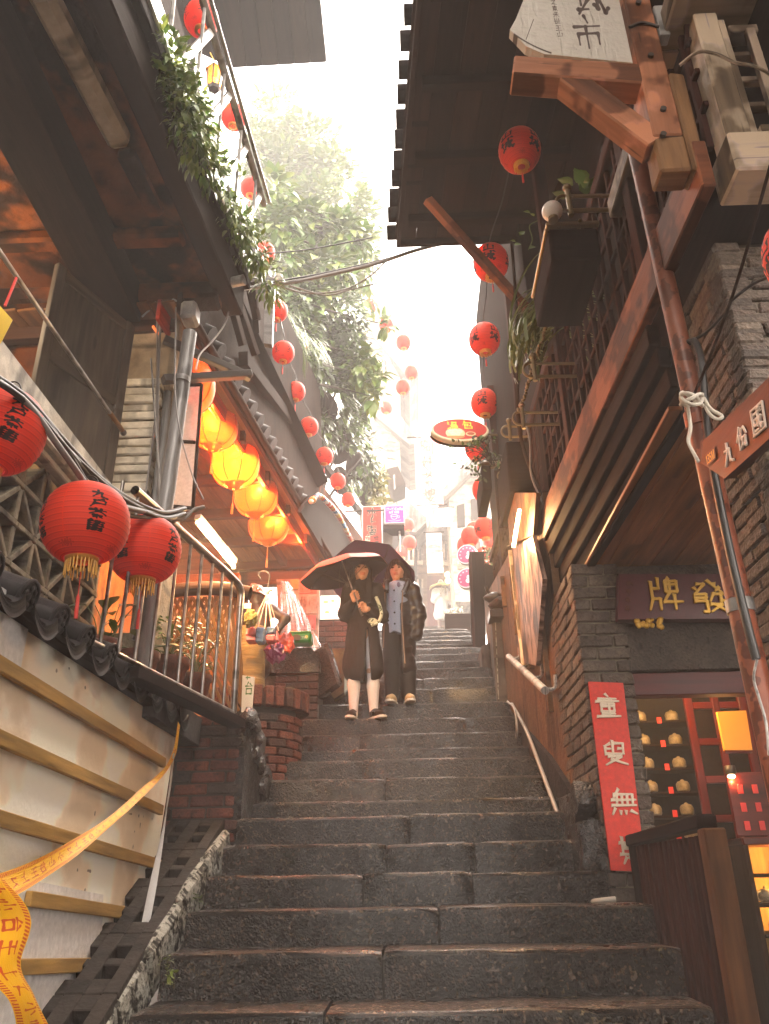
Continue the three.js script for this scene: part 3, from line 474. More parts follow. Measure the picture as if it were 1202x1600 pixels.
// warning tape and plastic ribbon, tied at the hoarding's end
function ribbon(ctrl, width, dirFn, m, name, n = 90) {
  const curve = new THREE.CatmullRomCurve3(ctrl), pos = [], uv = [], idx = [], L = curve.getLength(), nrm = [];
  for (let i = 0; i <= n; i++) { const t = i / n, p = curve.getPointAt(t), tg = curve.getTangentAt(t), w = dirFn(t, tg); for (const s of [-1, 0, 1]) { const q = p.clone().addScaledVector(w, s * (width.call ? width(t) : width) * 0.5).addScaledVector(tg.clone().cross(w).normalize(), s === 0 ? (width.call ? width(t) : width) * 0.12 : 0); pos.push(q.x, q.y, q.z); uv.push(t * L, s * 0.5 + 0.5); } }
  for (let i = 0; i < n; i++) for (const k of [0, 1]) { const a = i * 3 + k; idx.push(a, a + 3, a + 1, a + 1, a + 3, a + 4); }
  const g = new THREE.BufferGeometry(); g.setAttribute('position', new THREE.Float32BufferAttribute(pos, 3)); g.setAttribute('uv', new THREE.Float32BufferAttribute(uv, 2)); g.setIndex(idx); g.computeVertexNormals(); return g;
}
{
  const c = canvasOf(512, 128), g = c.getContext('2d'); g.fillStyle = '#f2b617'; g.fillRect(0, 0, 512, 128); g.fillStyle = '#c8431a';
  for (let x = 0; x < 512; x += 13) { g.save(); g.translate(x, 0); g.transform(1, 0, -0.35, 1, 0, 0); g.fillRect(4, 4, 7, 20); g.fillRect(44, 106, 7, 18); g.restore(); }
  ['小', '心', '台', '王', '上', '又'].forEach((ch, k) => brush(g, ch, 14 + k * 84, 36, 56, 0.13));
  const tx = ctex(c); tx.wrapS = tx.wrapT = THREE.RepeatWrapping; tx.repeat.set(1 / 0.42, 1);
  const tm = mat('tape_print', [1, 1, 1], { map: tx, roughness: 0.35, transmission: 0.1, side: THREE.DoubleSide, bumpMap: T.rough, bumpScale: 0.003 });
  const a = PX(280, 1130, -1.28), b = PX(272, 1178, -1.27), pts = [a, b, PX(215, 1245, -1.24), PX(130, 1315, -1.22), PX(50, 1365, -1.21), PX(-30, 1400, -1.2)];
  const t = thing('warning_tape', 'orange and yellow printed warning tape strung across the hoarding', 'tape', b.toArray()), q = t.position.clone();
  part('tape', ribbon(pts, (k) => 0.03 + 0.055 * k * k, (k, tg) => V(0.3, 0.9, 0.3 * Math.sin(k * 9)).applyAxisAngle(tg, 0.5 + 1.6 * (1 - k) + Math.sin(k * 14) * 0.3).normalize()), tm, t).position.sub(q);
  part('hanging_end', ribbon([PX(-20, 1375, -1.2), PX(15, 1440, -1.17), PX(5, 1510, -1.15), PX(35, 1560, -1.12), PX(62, 1640, -1.11)], 0.17, (k, tg) => V(0.15 + 0.2 * Math.sin(k * 7), 0, -1).normalize()), tm, t).position.sub(q);
  const rb = solo('plastic_ribbon', ribbon([b, PX(262, 1260, -1.22), PX(240, 1380, -1.2), PX(222, 1470, -1.19), PX(200, 1560, -1.17), PX(190, 1640, -1.17)], 0.052, (k, tg) => V(0.5 * Math.sin(k * 6 + 1), 0.1, 1).normalize()), mat('ribbon_white', [0.78, 0.77, 0.76], { roughness: 0.3, transmission: 0.2, side: THREE.DoubleSide, map: T.paper }), 'white plastic ribbon hanging straight down from the hoarding corner', 'ribbon');
}
// ---------- covered drain beside the stairs, kerb with lichen ----------
{
  const dr = structure('drain'); plast('drain_concrete', [0.045, 0.034, 0.027], { bumpScale: 0.012 });
  const yAt = (d) => lerp(-0.42, 0.36, (d - 3.2) / 1.75), sl = Math.atan(0.78 / 1.75);
  for (let k = 0; k < 8; k++) {
    const d = 2.0 + k * 0.4, gs = [bx(-0.16, -0.11, -0.03, 0.03, -0.216, 0.216), bx(-0.04, 0.03, -0.03, 0.03, -0.216, 0.216), bx(0.1, 0.16, -0.03, 0.03, -0.216, 0.216), bx(-0.11, -0.04, -0.03, 0.028, -0.216, -0.12), bx(-0.11, -0.04, -0.03, 0.028, 0.12, 0.216), bx(0.03, 0.1, -0.03, 0.028, -0.216, -0.12), bx(0.03, 0.1, -0.03, 0.028, 0.12, 0.216), bx(-0.11, -0.04, -0.03, 0.028, -0.025, 0.025), bx(0.03, 0.1, -0.03, 0.028, -0.025, 0.025)];
    const o = part('drain_cover', gs, M.drain_concrete, dr, V(-1.27, yAt(d) - 0.05, -d)); o.rotation.x = sl;
  }
  part('drain_wall', bx(-1.5, -1.44, -1.5, 0.2, -4.9, -2), M.drain_concrete, dr);
  plast('lichen', [0.42, 0.4, 0.36], { bumpScale: 0.03, map: tex(512, 0.5, (u, v) => { const a = fbm(u, v, 6, 231, 3), b = fbm(u, v, 30, 233, 3), k = sstep(a * 0.5 + b * 0.5, 0.36, 0.56); return [lerp(0.22, 0.9, k), lerp(0.2, 0.9, k), lerp(0.17, 0.88, k)]; }) });
  const pts = []; const pos = [[4.95, 0.37], [4.5, 0.2], [4.1, 0.02], [3.7, -0.17], [3.4, -0.31], [3.1, -0.46], [2.6, -0.68], [2.0, -0.95]];
  for (let k = 0; k + 1 < pos.length; k++) part('kerb_stone', bar(V(-1.085 - 0.012 * k, pos[k][1] - 0.17, -pos[k][0]), V(-1.085 - 0.012 * (k + 1), pos[k + 1][1] - 0.17, -pos[k + 1][0] + 0.01), 0.062 + 0.005 * k, 0.2, 0.02, undefined, 0.012), M.lichen, dr);
}
// ---------- lanterns ----------
// printed paper: black brush characters, dotted gold seams, gold cloud pattern near the bottom
function lanternTex(chars, lines, dots, size, sy, ribs = 0, base = '#f2dcd8') {
  const c = canvasOf(1024, 512), g = c.getContext('2d'); g.fillStyle = base; g.fillRect(0, 0, 1024, 512); if (ribs) for (let i = 0; i < ribs; i++) { const y = (i + 0.5) / ribs * 512; g.fillStyle = '#ffffff'; g.fillRect(0, y - 3, 1024, 5); g.fillStyle = 'rgba(150,90,80,0.3)'; g.fillRect(0, y + 4, 1024, 4); }  // rib lines paint the highlight and shade of each wire into the paper
  for (let k = 0; k < lines; k++) {
    const x = 1024 / lines * (k + 0.5); g.fillStyle = '#120404'; const n = chars.length, s = size;
    [...chars].forEach((ch, i) => brush(g, ch, x - s / 2, 256 - n * s * sy * 0.56 + i * s * sy * 1.12 + 8, s, 0.16, s * sy));
    g.fillStyle = dots; const xd = 1024 / lines * (k + 1); for (let y = 60; y < 400; y += 15) g.fillRect(xd - 3, y, 6, 9);
    g.fillStyle = '#c9a13a'; for (let q = 0; q < 26; q++) { const a = q * 2.4, r = 4 + q * 1.5; g.beginPath(); g.arc(xd + Math.cos(a) * r, 440 + Math.sin(a) * r * 0.6, 5, 0, 7); g.fill(); }
  }
  const t = ctex(c); t.wrapS = THREE.RepeatWrapping; return t;
}
mat('gold_cap', [0.7, 0.36, 0.06], { roughness: 0.35, metalness: 0.6 });
mat('tassel_gold', [0.72, 0.4, 0.08], { roughness: 0.6 });
mat('tassel_red', [0.6, 0.03, 0.02], { roughness: 0.6 });
const redPaper = (name, t, k = 1) => mat(name, [0.95 * k, 0.07 * k, 0.02 * k], { map: t, roughness: 0.6, specularIntensity: 0.4, transmission: 0.45, side: THREE.DoubleSide });
redPaper('paper_tea', lanternTex('九戶茶語', 4, '#ffd35a', 64, 0.8, 17));
redPaper('paper_hill', lanternTex('山城', 4, '#ff9a4a', 120, 0.9, 12));
redPaper('paper_small', lanternTex('山王', 5, '#ff8a3a', 84, 1));
// profile of a ribbed paper lantern, rx across, ry down
function lanternBody(rx, ry, ribs, seg = 40, depth = 0.028) {
  const pts = []; const n = ribs * 2;
  for (let i = 0; i <= n; i++) { const t = i / n, a = lerp(-1.25, 1.25, t), r = Math.pow(Math.cos(a), 0.75) * rx; pts.push([r * (i % 2 ? 1 : 1 - depth), Math.sin(a) / Math.sin(1.25) * ry]); }
  return lathe(pts, seg);
}
function makeLantern(name, label, rx, ry, ribs, paper, { fringe = 0, tail = 0.12, cap = M.gold_cap, ring = 0.06, seg = 40 } = {}) {
  const t = thing(name, label, 'lantern'), cr = rx * 0.36;
  const b = part('paper_body', lanternBody(rx, ry, ribs, seg), paper, t); b.rotation.y = rnd(6);
  part('top_cap', lathe([[cr * 0.6, ry + 0.012], [cr, ry + 0.008], [cr * 1.04, ry - 0.012], [cr * 0.9, ry - 0.016]], 20), cap, t);
  part('bottom_cap', lathe([[cr * 0.9, -ry + 0.016], [cr * 1.04, -ry + 0.008], [cr, -ry - 0.012], [cr * 0.5, -ry - 0.014]], 20), cap, t);
  part('hanger', [tube([V(-cr * 0.7, ry, 0), V(-cr * 0.4, ry + ring * 0.8, 0), V(0, ry + ring, 0), V(cr * 0.4, ry + ring * 0.8, 0), V(cr * 0.7, ry, 0)], 0.003, 14, 5)], M.iron, t);
  if (fringe) { const gs = []; for (let i = 0; i < 26; i++) { const a = i / 26 * 6.283, r = cr * 0.95; gs.push(rod(V(Math.cos(a) * r, -ry, Math.sin(a) * r), V(Math.cos(a) * r * rnd(0.85, 1.1), -ry - fringe * rnd(0.75, 1.05), Math.sin(a) * r * rnd(0.85, 1.1)), 0.0035, 4)); } part('fringe', gs, M.tassel_gold, t); }
  if (tail) part('tassel', [rod(V(0, -ry, 0), V(0, -ry - fringe - tail * 0.5, 0), 0.002, 4), lathe([[0.001, -ry - fringe - tail * 0.4], [0.007, -ry - fringe - tail * 0.5], [0.008, -ry - fringe - tail], [0.001, -ry - fringe - tail]], 8)], M.tassel_red, t);
  return t;
}
// three big lanterns on the cable at the left
{
  const G = 'large red lanterns hanging on the cable at the left';
  const a = makeLantern('tea_lantern', 'large red lantern cut off by the left edge of the picture', 0.172, 0.155, 17, M.paper_tea, { fringe: 0.07, tail: 0.17, seg: 48 }); a.userData.group = G; a.position.copy(P(-4, 672, 2.5)); a.children[0].rotation.y = 3.2; a.rotation.z = -0.12;
  const b = dup(a, 'large red lantern with fringe above the tiled eave, middle of the three', P(134, 818, 2.86)); b.children[0].rotation.y = 4.85; b.rotation.z = 0.05;
  const c = dup(a, 'large red lantern touching the railing, uphill of two larger-looking ones', P(227, 859, 3.52)); c.children[0].rotation.y = 1.15; c.rotation.z = 0.02;
}
const swags = [];   // lamp strings, drawn further below
{ // street lanterns on the left, high up
  const L = [[315, 30, 27], [366, 183, 20], [392, 294, 16.5], [414, 395, 16], [433, 486, 17], [443, 551, 17.5], [462, 612, 15.5], [483, 667, 15], [507, 713, 14], [528, 752, 12.5], [544, 781, 11]];
  let proto; const pos = [];
  L.forEach(([x, y, r], k) => {
    const R = 0.112, zc = 1244 * R / r, rr = ray(x, y), q = rr.multiplyScalar(zc);       // distance from the lantern's real size
    proto ??= makeLantern('red_lantern', '', R, 0.106, 12, M.paper_small, { tail: 0.15, seg: 28 });
    const o = k ? dup(proto, '', q) : proto; o.position.copy(q); o.rotation.y = rnd(6); o.rotation.z = rnd(-0.05, 0.05); pos.push(q.clone());
    o.userData.label = ['round red lantern at the top edge below the dark eave', 'round red lantern just below the amber glass lamp', 'round red lantern behind the upper end of the white balcony railing', 'round red lantern behind the leafy vine and the wires', 'round red lantern half hidden by the pale upright board', 'round red lantern with gold tail right of the pale upright board', 'round red lantern beside the hanging grass fronds on the ivy wall', 'round red lantern over the ivy with a pale bulb below it', 'round red lantern over the ivy, third from the string’s lower end', 'round red lantern over the ivy, last but one on the string', 'round red lantern at the lower end of the string above the red sign'][k];
    o.userData.group = 'round red lanterns strung along the left houses';
  });
  swags.push(pos);
}
{ // lanterns on the right, under the eave and along the wall
  const R = 0.15; let proto; const pos = [];
  [[812, 235, 33], [767, 410, 28], [757, 530, 24.5], [757, 630, 21.5], [745, 700, 19], [757, 765, 19], [758, 825, 17], [757, 869, 14.5]].forEach(([x, y, r], k) => {
    const q = ray(x, y).multiplyScalar(1244 * R / r);
    proto ??= makeLantern('eave_lantern', '', R, 0.15, 12, M.paper_hill, { tail: 0.13, fringe: 0.03, seg: 30 });
    const o = k ? dup(proto, '', q) : proto; o.position.copy(q); o.rotation.y = [0.5, 1.1, 2, 2.6, 0, 1.1, 0.4, 3][k]; pos.push(q.clone());
    o.userData.label = ['red lantern hanging under the big dark eave, highest on the right', 'red lantern at the corner where eave meets pale sky', 'red lantern behind the drooping strap leaves, upper one', 'red lantern behind the strap leaves just above the oval sign', 'red lantern half hidden under the oval sign and the small shrub', 'red lantern half covered by the dark planter box', 'red lantern left of the glowing wall tube', 'red lantern in front of the dark post, lowest on the right'][k];
    o.userData.group = 'red lanterns along the right side';
  });
  swags.push(pos);
}
{ // farther lanterns in the mist
  const R = 0.15; let proto;
  [[735, 838, 15, 'faint red lantern beside the nearest dark post, upper'], [728, 852, 14, 'faint red lantern overlapping another above the pink round sign'], [768, 845, 13, 'red lantern partly behind the lantern by the dark post'], [742, 829, 14, 'red lantern behind the cluster by the dark post'],
    [579, 478, 11, 'pale red lantern in the mist at the roof tip, highest'], [604, 508, 12, 'pale red lantern in the mist right of the leaf sprig'], [631, 535, 12, 'pale red lantern below the misty eave edge'], [643, 582, 11, 'pale red lantern out in the white mist'], [630, 605, 12, 'pale red lantern in the mist, lower right one'],
    [556, 585, 10, 'red lantern among the leaves of the ivy tip'], [583, 612, 9.5, 'red lantern between leaf sprigs and misty roof'], [604, 637, 10, 'red lantern hanging clear of the misty gable'],
    [638, 820, 10, 'pale red lantern right of the purple sign'], [640, 848, 11, 'pale red lantern below the purple sign'], [626, 770, 8, 'tiny pale red lantern above the purple sign'], [628, 862, 9, 'pale red lantern behind the dark umbrella rim']].forEach(([x, y, r, l], k) => {
    const q = ray(x, y).multiplyScalar(1244 * R / r);
    proto ??= makeLantern('distant_lantern', '', R, 0.145, 8, M.paper_small, { tail: 0.1, seg: 18 });
    const o = k ? dup(proto, '', q) : proto; o.position.copy(q); o.rotation.y = rnd(6); o.userData.label = l; o.userData.group = 'small lanterns in the mist up the stairs';
  });
}
// glowing lanterns under the canopy: paper, bulb and its light
mat('paper_amber', [1.0, 0.27, 0.04], { map: T.paper, roughness: 0.6, transmission: 0.55, side: THREE.DoubleSide });
mat('bulb_glow', [1, 0.8, 0.5], { emissive: C(1, 0.62, 0.25), emissiveIntensity: 1.2, roughness: 0.5 });
mat('seam_red', [0.45, 0.05, 0.02], { roughness: 0.6 });
const glowLights = [];
{
  const G = 'glowing lanterns in a row under the red-lit canopy';
  [[290, 604, 46, 4.75, 'glowing orange lantern behind the pipes and the white sign box', 2], [336, 668, 36, 5.55, 'glowing yellow-orange lantern beside the white sign box', 4.5], [368, 725, 38, 6.1, 'brightest yellow lantern under the canopy', 8], [400, 774, 34.5, 6.8, 'orange lantern under the canopy, uphill of the brightest one', 4.5], [420, 819, 32, 7.5, 'deep orange lantern at the uphill end of the canopy row', 2.4]].forEach(([x, y, rp, d, l, pw], k) => {
    const q = P(x, y, d), zc = q.clone().applyQuaternion(camera.quaternion.clone().invert()).z * -1, R = rp * zc / 1244;
    const t = thing('paper_lamp', l, 'lantern', q, 0, G);
    part('paper_body', lanternBody(R, R * 0.96, 13, 40, 0.006), M.paper_amber, t);
    const seams = []; for (let i = 0; i < 8; i++) { const a = i * Math.PI / 4 + 0.3, pts = []; for (let j = 0; j <= 10; j++) { const b = lerp(-1.2, 1.2, j / 10), r = Math.pow(Math.cos(b), 0.75) * R * 1.006; pts.push(V(Math.cos(a) * r, Math.sin(b) / Math.sin(1.25) * R * 0.965, Math.sin(a) * r)); } seams.push(tube(pts, 0.0035, 16, 4)); }
    part('seam', seams, M.seam_red, t);
    part('bottom_cap', lathe([[R * 0.4, -R * 0.9], [R * 0.26, -R * 1.0], [R * 0.22, -R * 1.12], [0.01, -R * 1.16]], 16), M.gold_cap, t);
    part('bow', [ball(R * 0.12, 2.2, 0.5, 1).translate(-R * 0.22, -R * 0.86, R * 0.2), ball(R * 0.12, 2.2, 0.5, 1).translate(R * 0.22, -R * 0.86, R * 0.2)], M.tassel_red, t);
    part('tassel', [rod(V(0, -R * 1.15, 0), V(0, -R * 2.0, 0), 0.003, 4), lathe([[0.002, -R * 1.75], [0.01, -R * 1.9], [0.011, -R * 2.25], [0.001, -R * 2.25]], 8)], M.tassel_gold, t);
    part('cord', rod(V(0, R * 0.95, 0), V(0, R * 1.35, 0), 0.004, 5), M.iron, t);
    part('bulb', ball(0.035), M.bulb_glow, t);
    const li = new THREE.PointLight(new THREE.Color(1, 0.42, 0.1), pw); li.name = 'lamp'; li.castShadow = true; li.intensity *= 0.058; li.shadow.radius = 2; t.add(li); glowLights.push(li);
  });
}
// ---------- left middle: canopy, stall, railing, pots, pipes ----------
wood('canopy_wood', [0.3, 0.13, 0.05]); wood('canopy_rafter', [0.1, 0.04, 0.02]);
wood('red_fascia', [0.62, 0.05, 0.016], { roughness: 0.4, bumpScale: 0.001 });
const N0 = V(-1.47, 3.42, -4.1), F0 = V(-0.93, 3.46, -8.9);                      // canopy's street edge
{
  const t = thing('stall_canopy', 'timber canopy with red fascia and tiled edge over the lantern row', 'canopy', [-1.6, 3.4, -6.4]), q = t.position.clone(), pp = (n, g, m) => { const o = part(n, g, m, t); o.position.sub(q); return o; };
  const off = V(-2.1, -0.05, 0);
  for (let k = 0; k < 12; k++) { const a = N0.clone().addScaledVector(off, (k + 0.5) / 12), b = F0.clone().addScaledVector(off, (k + 0.5) / 12 * 1); pp('ceiling_board', bar(a.add(V(0, 0.06, 0)), b.add(V(0, 0.06, 0)), 0.172, 0.02, 0.003), M.canopy_wood); }
  for (let k = 0; k < 7; k++) { const p = N0.clone().lerp(F0, 0.04 + k / 6.4); pp('rafter', bar(p.clone().add(V(-0.05, 0.0, 0)), p.clone().add(V(-2.1, -0.06, 0)), 0.07, 0.1), M.canopy_rafter); }
  pp('rafter', bar(N0.clone().add(V(-0.42, -0.0, 0)), F0.clone().add(V(-0.5, -0.0, 0)), 0.07, 0.09), M.canopy_rafter);
  pp('inner_fascia', bar(N0.clone().add(V(-0.1, 0.0, 0)), F0.clone().add(V(-0.1, 0, 0)), 0.03, 0.16), M.red_fascia);
  pp('fascia', bar(N0.clone().add(V(0.03, 0.06, 0)), F0.clone().add(V(0.03, 0.06, 0)), 0.035, 0.15), M.timber_brown);
  pp('gutter_pipe', rod(N0.clone().add(V(0.07, 0.03, 0)), F0.clone().add(V(0.07, 0.03, 0)), 0.03), M.timber_brown);
  for (let k = 0; k < 19; k++) { const p = N0.clone().lerp(F0, (k + 0.5) / 24).add(V(0.05, 0.17, 0)); pp('edge_tile', metricUV(new THREE.CylinderGeometry(0.07, 0.07, 0.5, 10, 1, false, 0, 6.3).rotateZ(Math.PI / 2).rotateZ(-0.5).translate(p.x - 0.2, p.y + 0.1, p.z)), M.tile_grey); }
  pp('roof_slope', bar(N0.clone().add(V(-1.0, 0.62, 0)), F0.clone().add(V(-1.0, 0.62, 0)), 2.2, 0.08, 0.004, V(-0.5, 1, 0)), M.black_wall);
  pp('end_beam', [bx(-2.9, -0.95, 3.22, 3.38, -8.95, -8.83)], M.canopy_wood); pp('end_post', bx(-1.98, -1.88, 1.5, 3.4, -8.95, -8.83), M.canopy_rafter);
  pp('end_wall', bx(-3.1, -1.0, 3.38, 3.6, -9.0, -8.96), M.canopy_wood);
}
{ // red neon tube along the inside of the canopy edge
  const a = N0.clone().add(V(-0.16, -0.06, -0.1)), b = F0.clone().add(V(-0.16, -0.06, 0.6)), t = thing('neon_tube', 'thin red-orange neon tube along the inside of the canopy edge', 'lamp', a.clone().lerp(b, 0.5)), q = t.position.clone();
  part('tube', rod(a, b, 0.009, 8), mat('neon_glow', [1, 0.3, 0.1], { emissive: C(1, 0.14, 0.025), emissiveIntensity: 0.12 }), t).position.sub(q);
  for (let k = 0; k < 6; k++) { const li = new THREE.PointLight(new THREE.Color(1, 0.16, 0.03), 0.34); li.name = 'lamp'; li.position.copy(a.clone().lerp(b, (k + 0.5) / 6).sub(q)).add(V(-0.02, -0.03, 0)); li.shadow.radius = 3; li.castShadow = true; t.add(li); }
}
{ // the stall behind the railing: orange wall, posters, floor
  const t = thing('stall', 'lit orange back room of the stall behind the steel railing', 'stall', [-2.2, 0.9, -6.5]), q = t.position.clone(), pp = (n, g, m) => { const o = part(n, g, m, t); o.position.sub(q); return o; };
  plast('orange_wall', [0.6, 0.24, 0.06]); plast('poster_cream', [0.75, 0.6, 0.38]);
  pp('stall_floor', bx(-3.2, -1.3, 0.78, 0.95, -6.6, -4.05), M.drain_concrete);
  pp('floor_edge', bar(V(-1.29, 0.9, -3.6), V(-1.06, 0.9, -4.95), 0.1, 0.055), M.timber_dark);
  pp('side_wall', bx(-2.35, -2.25, 0.9, 3.3, -7.2, -4.6), M.orange_wall); pp('rear_wall', bx(-3.2, -1.62, 0.9, 2.75, -7.3, -7.2), M.orange_wall);
  pp('rear_wall_upper', bx(-3.2, -2.0, 2.75, 3.38, -8.0, -7.9), M.canopy_wood);
  const cv = canvasOf(128, 256), g = cv.getContext('2d'); g.fillStyle = '#f3e2b8'; g.fillRect(0, 0, 128, 256); g.fillStyle = '#8a3a18'; ['茶', '小', '心', '年'].forEach((c, i) => brush(g, c, 38, 16 + i * 58, 50, 0.12));
  const pm = mat('poster_print', [0.8, 0.8, 0.8], { map: ctex(cv), roughness: 0.6 });
  for (const [x, y, w, h] of [[-2.05, 2.02, 0.2, 0.5], [-1.78, 2.0, 0.13, 0.42], [-2.3, 2.1, 0.16, 0.4]]) pp('poster', printUV(bx(x, x + w, y, y + h, -7.195, -7.185, 0.002), x, x + w, y, y + h), pm);
  // bamboo trellis with a dark rolled rim
  const tr = new THREE.Group(); tr.name = 'trellis'; tr.position.sub(q); t.add(tr);
  wood('bamboo', [0.42, 0.2, 0.06]);
  for (let k = 0; k < 16; k++) for (const s of [-1, 1]) { const a = V(lerp(-1.82, -1.16, k / 15), 1.85, -5.3), b = V(clamp(a.x + s * 0.42, -1.86, -1.1), 1.05, -5.32 + s * 0.012); if (Math.abs(b.x - a.x) > 0.1) part('lath', bar(a, b, 0.022, 0.007, 0.002, V(0, 0, 1)), M.bamboo, tr); }
  part('rolled_rim', tube([V(-1.9, 1.84, -5.28), V(-1.6, 1.9, -5.28), V(-1.3, 1.9, -5.28), V(-1.1, 1.86, -5.28)], 0.05, 20, 9), M.canopy_rafter, tr);
}
{ // tubular railing with its bars
  const t = thing('steel_railing', 'polished steel railing with upright bars above the tiled eave', 'railing', [-1.15, 0.95, -4.2]), q = t.position.clone(), pp = (n, g, m = M.steel) => { const o = part(n, g, m, t); o.position.sub(q); return o; };
  const b = (k) => V(lerp(-1.3, -1.06, k), 0.94, lerp(-3.4, -4.8, k)), u = V(0, 0.8, 0);
  const e = b(1).add(u), st = b(0.0).add(u);
  pp('top_rail', tube([st, b(0.4).add(u), b(0.9).add(u), b(0.97).add(V(0, 0.79, 0)), b(1).add(V(0, 0.75, 0)), b(1).add(V(0, 0.66, 0))], 0.024, 60, 10)); pp('end_post', rod(b(1), b(1).add(V(0, 0.7, 0)), 0.021));
  for (let k = 0; k < 10; k++) pp('bar', rod(b(k / 9.3 - 0.08), b(k / 9.3 - 0.08).add(V(0, 0.79, 0)), 0.0095, 8));
  pp('bottom_rail', rod(b(-0.2), b(1), 0.012));
}
// fluorescent tubes
mat('tube_glow', [1, 1, 1], { emissive: C(1, 0.66, 0.32), emissiveIntensity: 1.2 });
function tubeLamp(a, b, label, power, housing = true) {
  const t = thing('fluorescent_lamp', label, 'lamp', a.clone().add(b).multiplyScalar(0.5)), q = t.position.clone();
  part('tube', rod(a, b, 0.014, 10), M.tube_glow, t).position.sub(q);
  if (housing) part('housing', bar(a.clone().add(V(0, 0.045, 0)), b.clone().add(V(0, 0.045, 0)), 0.05, 0.04), M.white_metal, t).position.sub(q);
  part('end_socket', [bar(a, a.clone().lerp(b, 0.02), 0.03, 0.04), bar(b, b.clone().lerp(a, 0.02), 0.03, 0.04)], M.white_metal, t).position.sub(q);
  for (const k of [0.25, 0.75]) { const li = new THREE.PointLight(new THREE.Color(1, 0.6, 0.26), power * 0.08); li.name = 'lamp'; li.position.copy(a.clone().lerp(b, k).sub(q)).add(V(housing ? 0.03 : -0.08, -0.04, 0.03)); li.shadow.radius = 3; li.castShadow = true; t.add(li); }
  return t;
}
tubeLamp(P(308, 816, 5.0), P(366, 886, 5.55), 'glowing fluorescent tube slanting behind the steel railing', 5);
// potted plants on the ledge
mat('terracotta', [0.36, 0.1, 0.045], { map: T.brick, roughness: 0.7 });
const leafShape = (l, w, bend = 0.15) => { const g = new THREE.BufferGeometry(), pos = [], idx = []; const n = 4; for (let i = 0; i <= n; i++) { const t = i / n, ww = Math.sin(Math.PI * Math.pow(t, 0.75)) * w * 0.5, z = -bend * l * t * t; pos.push(-ww, t * l, z + ww * 0.25, 0, t * l, z, ww, t * l, z + ww * 0.25); } for (let i = 0; i < n; i++) for (const k of [0, 1]) { const a = i * 3 + k; idx.push(a, a + 1, a + 3, a + 1, a + 4, a + 3); } g.setAttribute('position', new THREE.Float32BufferAttribute(pos, 3)); g.setIndex(idx); g.computeVertexNormals(); return g; };
const leafMat = (name, c, o = {}) => mat(name, c, { roughness: 0.38, transmission: 0.35, side: THREE.DoubleSide, ...o });
leafMat('leaf_a', [1, 1, 1]);
// instanced leaves: list of {p, dir, up, s}; colours vary
function leaves(name, list, geo, cols, parent, m = M.leaf_a) {
  const im = new THREE.InstancedMesh(geo, m, list.length), m4 = new THREE.Matrix4(), c = new THREE.Color();
  list.forEach((l, i) => { const y = l.dir.clone().normalize(); let z = l.up.clone().addScaledVector(y, -l.up.dot(y)); if (z.lengthSq() < 1e-4) z = V(0.3, 0.2, 1).addScaledVector(y, -V(0.3, 0.2, 1).dot(y)); z.normalize(); const x = y.clone().cross(z); m4.makeBasis(x.multiplyScalar(l.s), y.multiplyScalar(l.s), z.multiplyScalar(l.s)).setPosition(l.p); im.setMatrixAt(i, m4); const k = cols[Math.floor(rnd(cols.length))], f = rnd(0.7, 1.25); im.setColorAt(i, c.setRGB(k[0] * f, k[1] * f, k[2] * f)); });
  im.name = parent === scene ? numbered(name) : name; im.castShadow = im.receiveShadow = true; im.userData.kind = 'stuff'; parent.add(im); return im;
}
const rdir = () => { const a = rnd(6.283), z = rnd(-1, 1), r = Math.sqrt(1 - z * z); return V(r * Math.cos(a), z, r * Math.sin(a)); };
const GREEN = [[0.09, 0.18, 0.03], [0.12, 0.22, 0.035], [0.07, 0.14, 0.025], [0.17, 0.25, 0.05]], DARK = [[0.035, 0.06, 0.02], [0.05, 0.085, 0.025], [0.06, 0.095, 0.03], [0.03, 0.045, 0.018]], BRIGHT = [[0.2, 0.27, 0.045], [0.15, 0.22, 0.035], [0.26, 0.3, 0.07]];
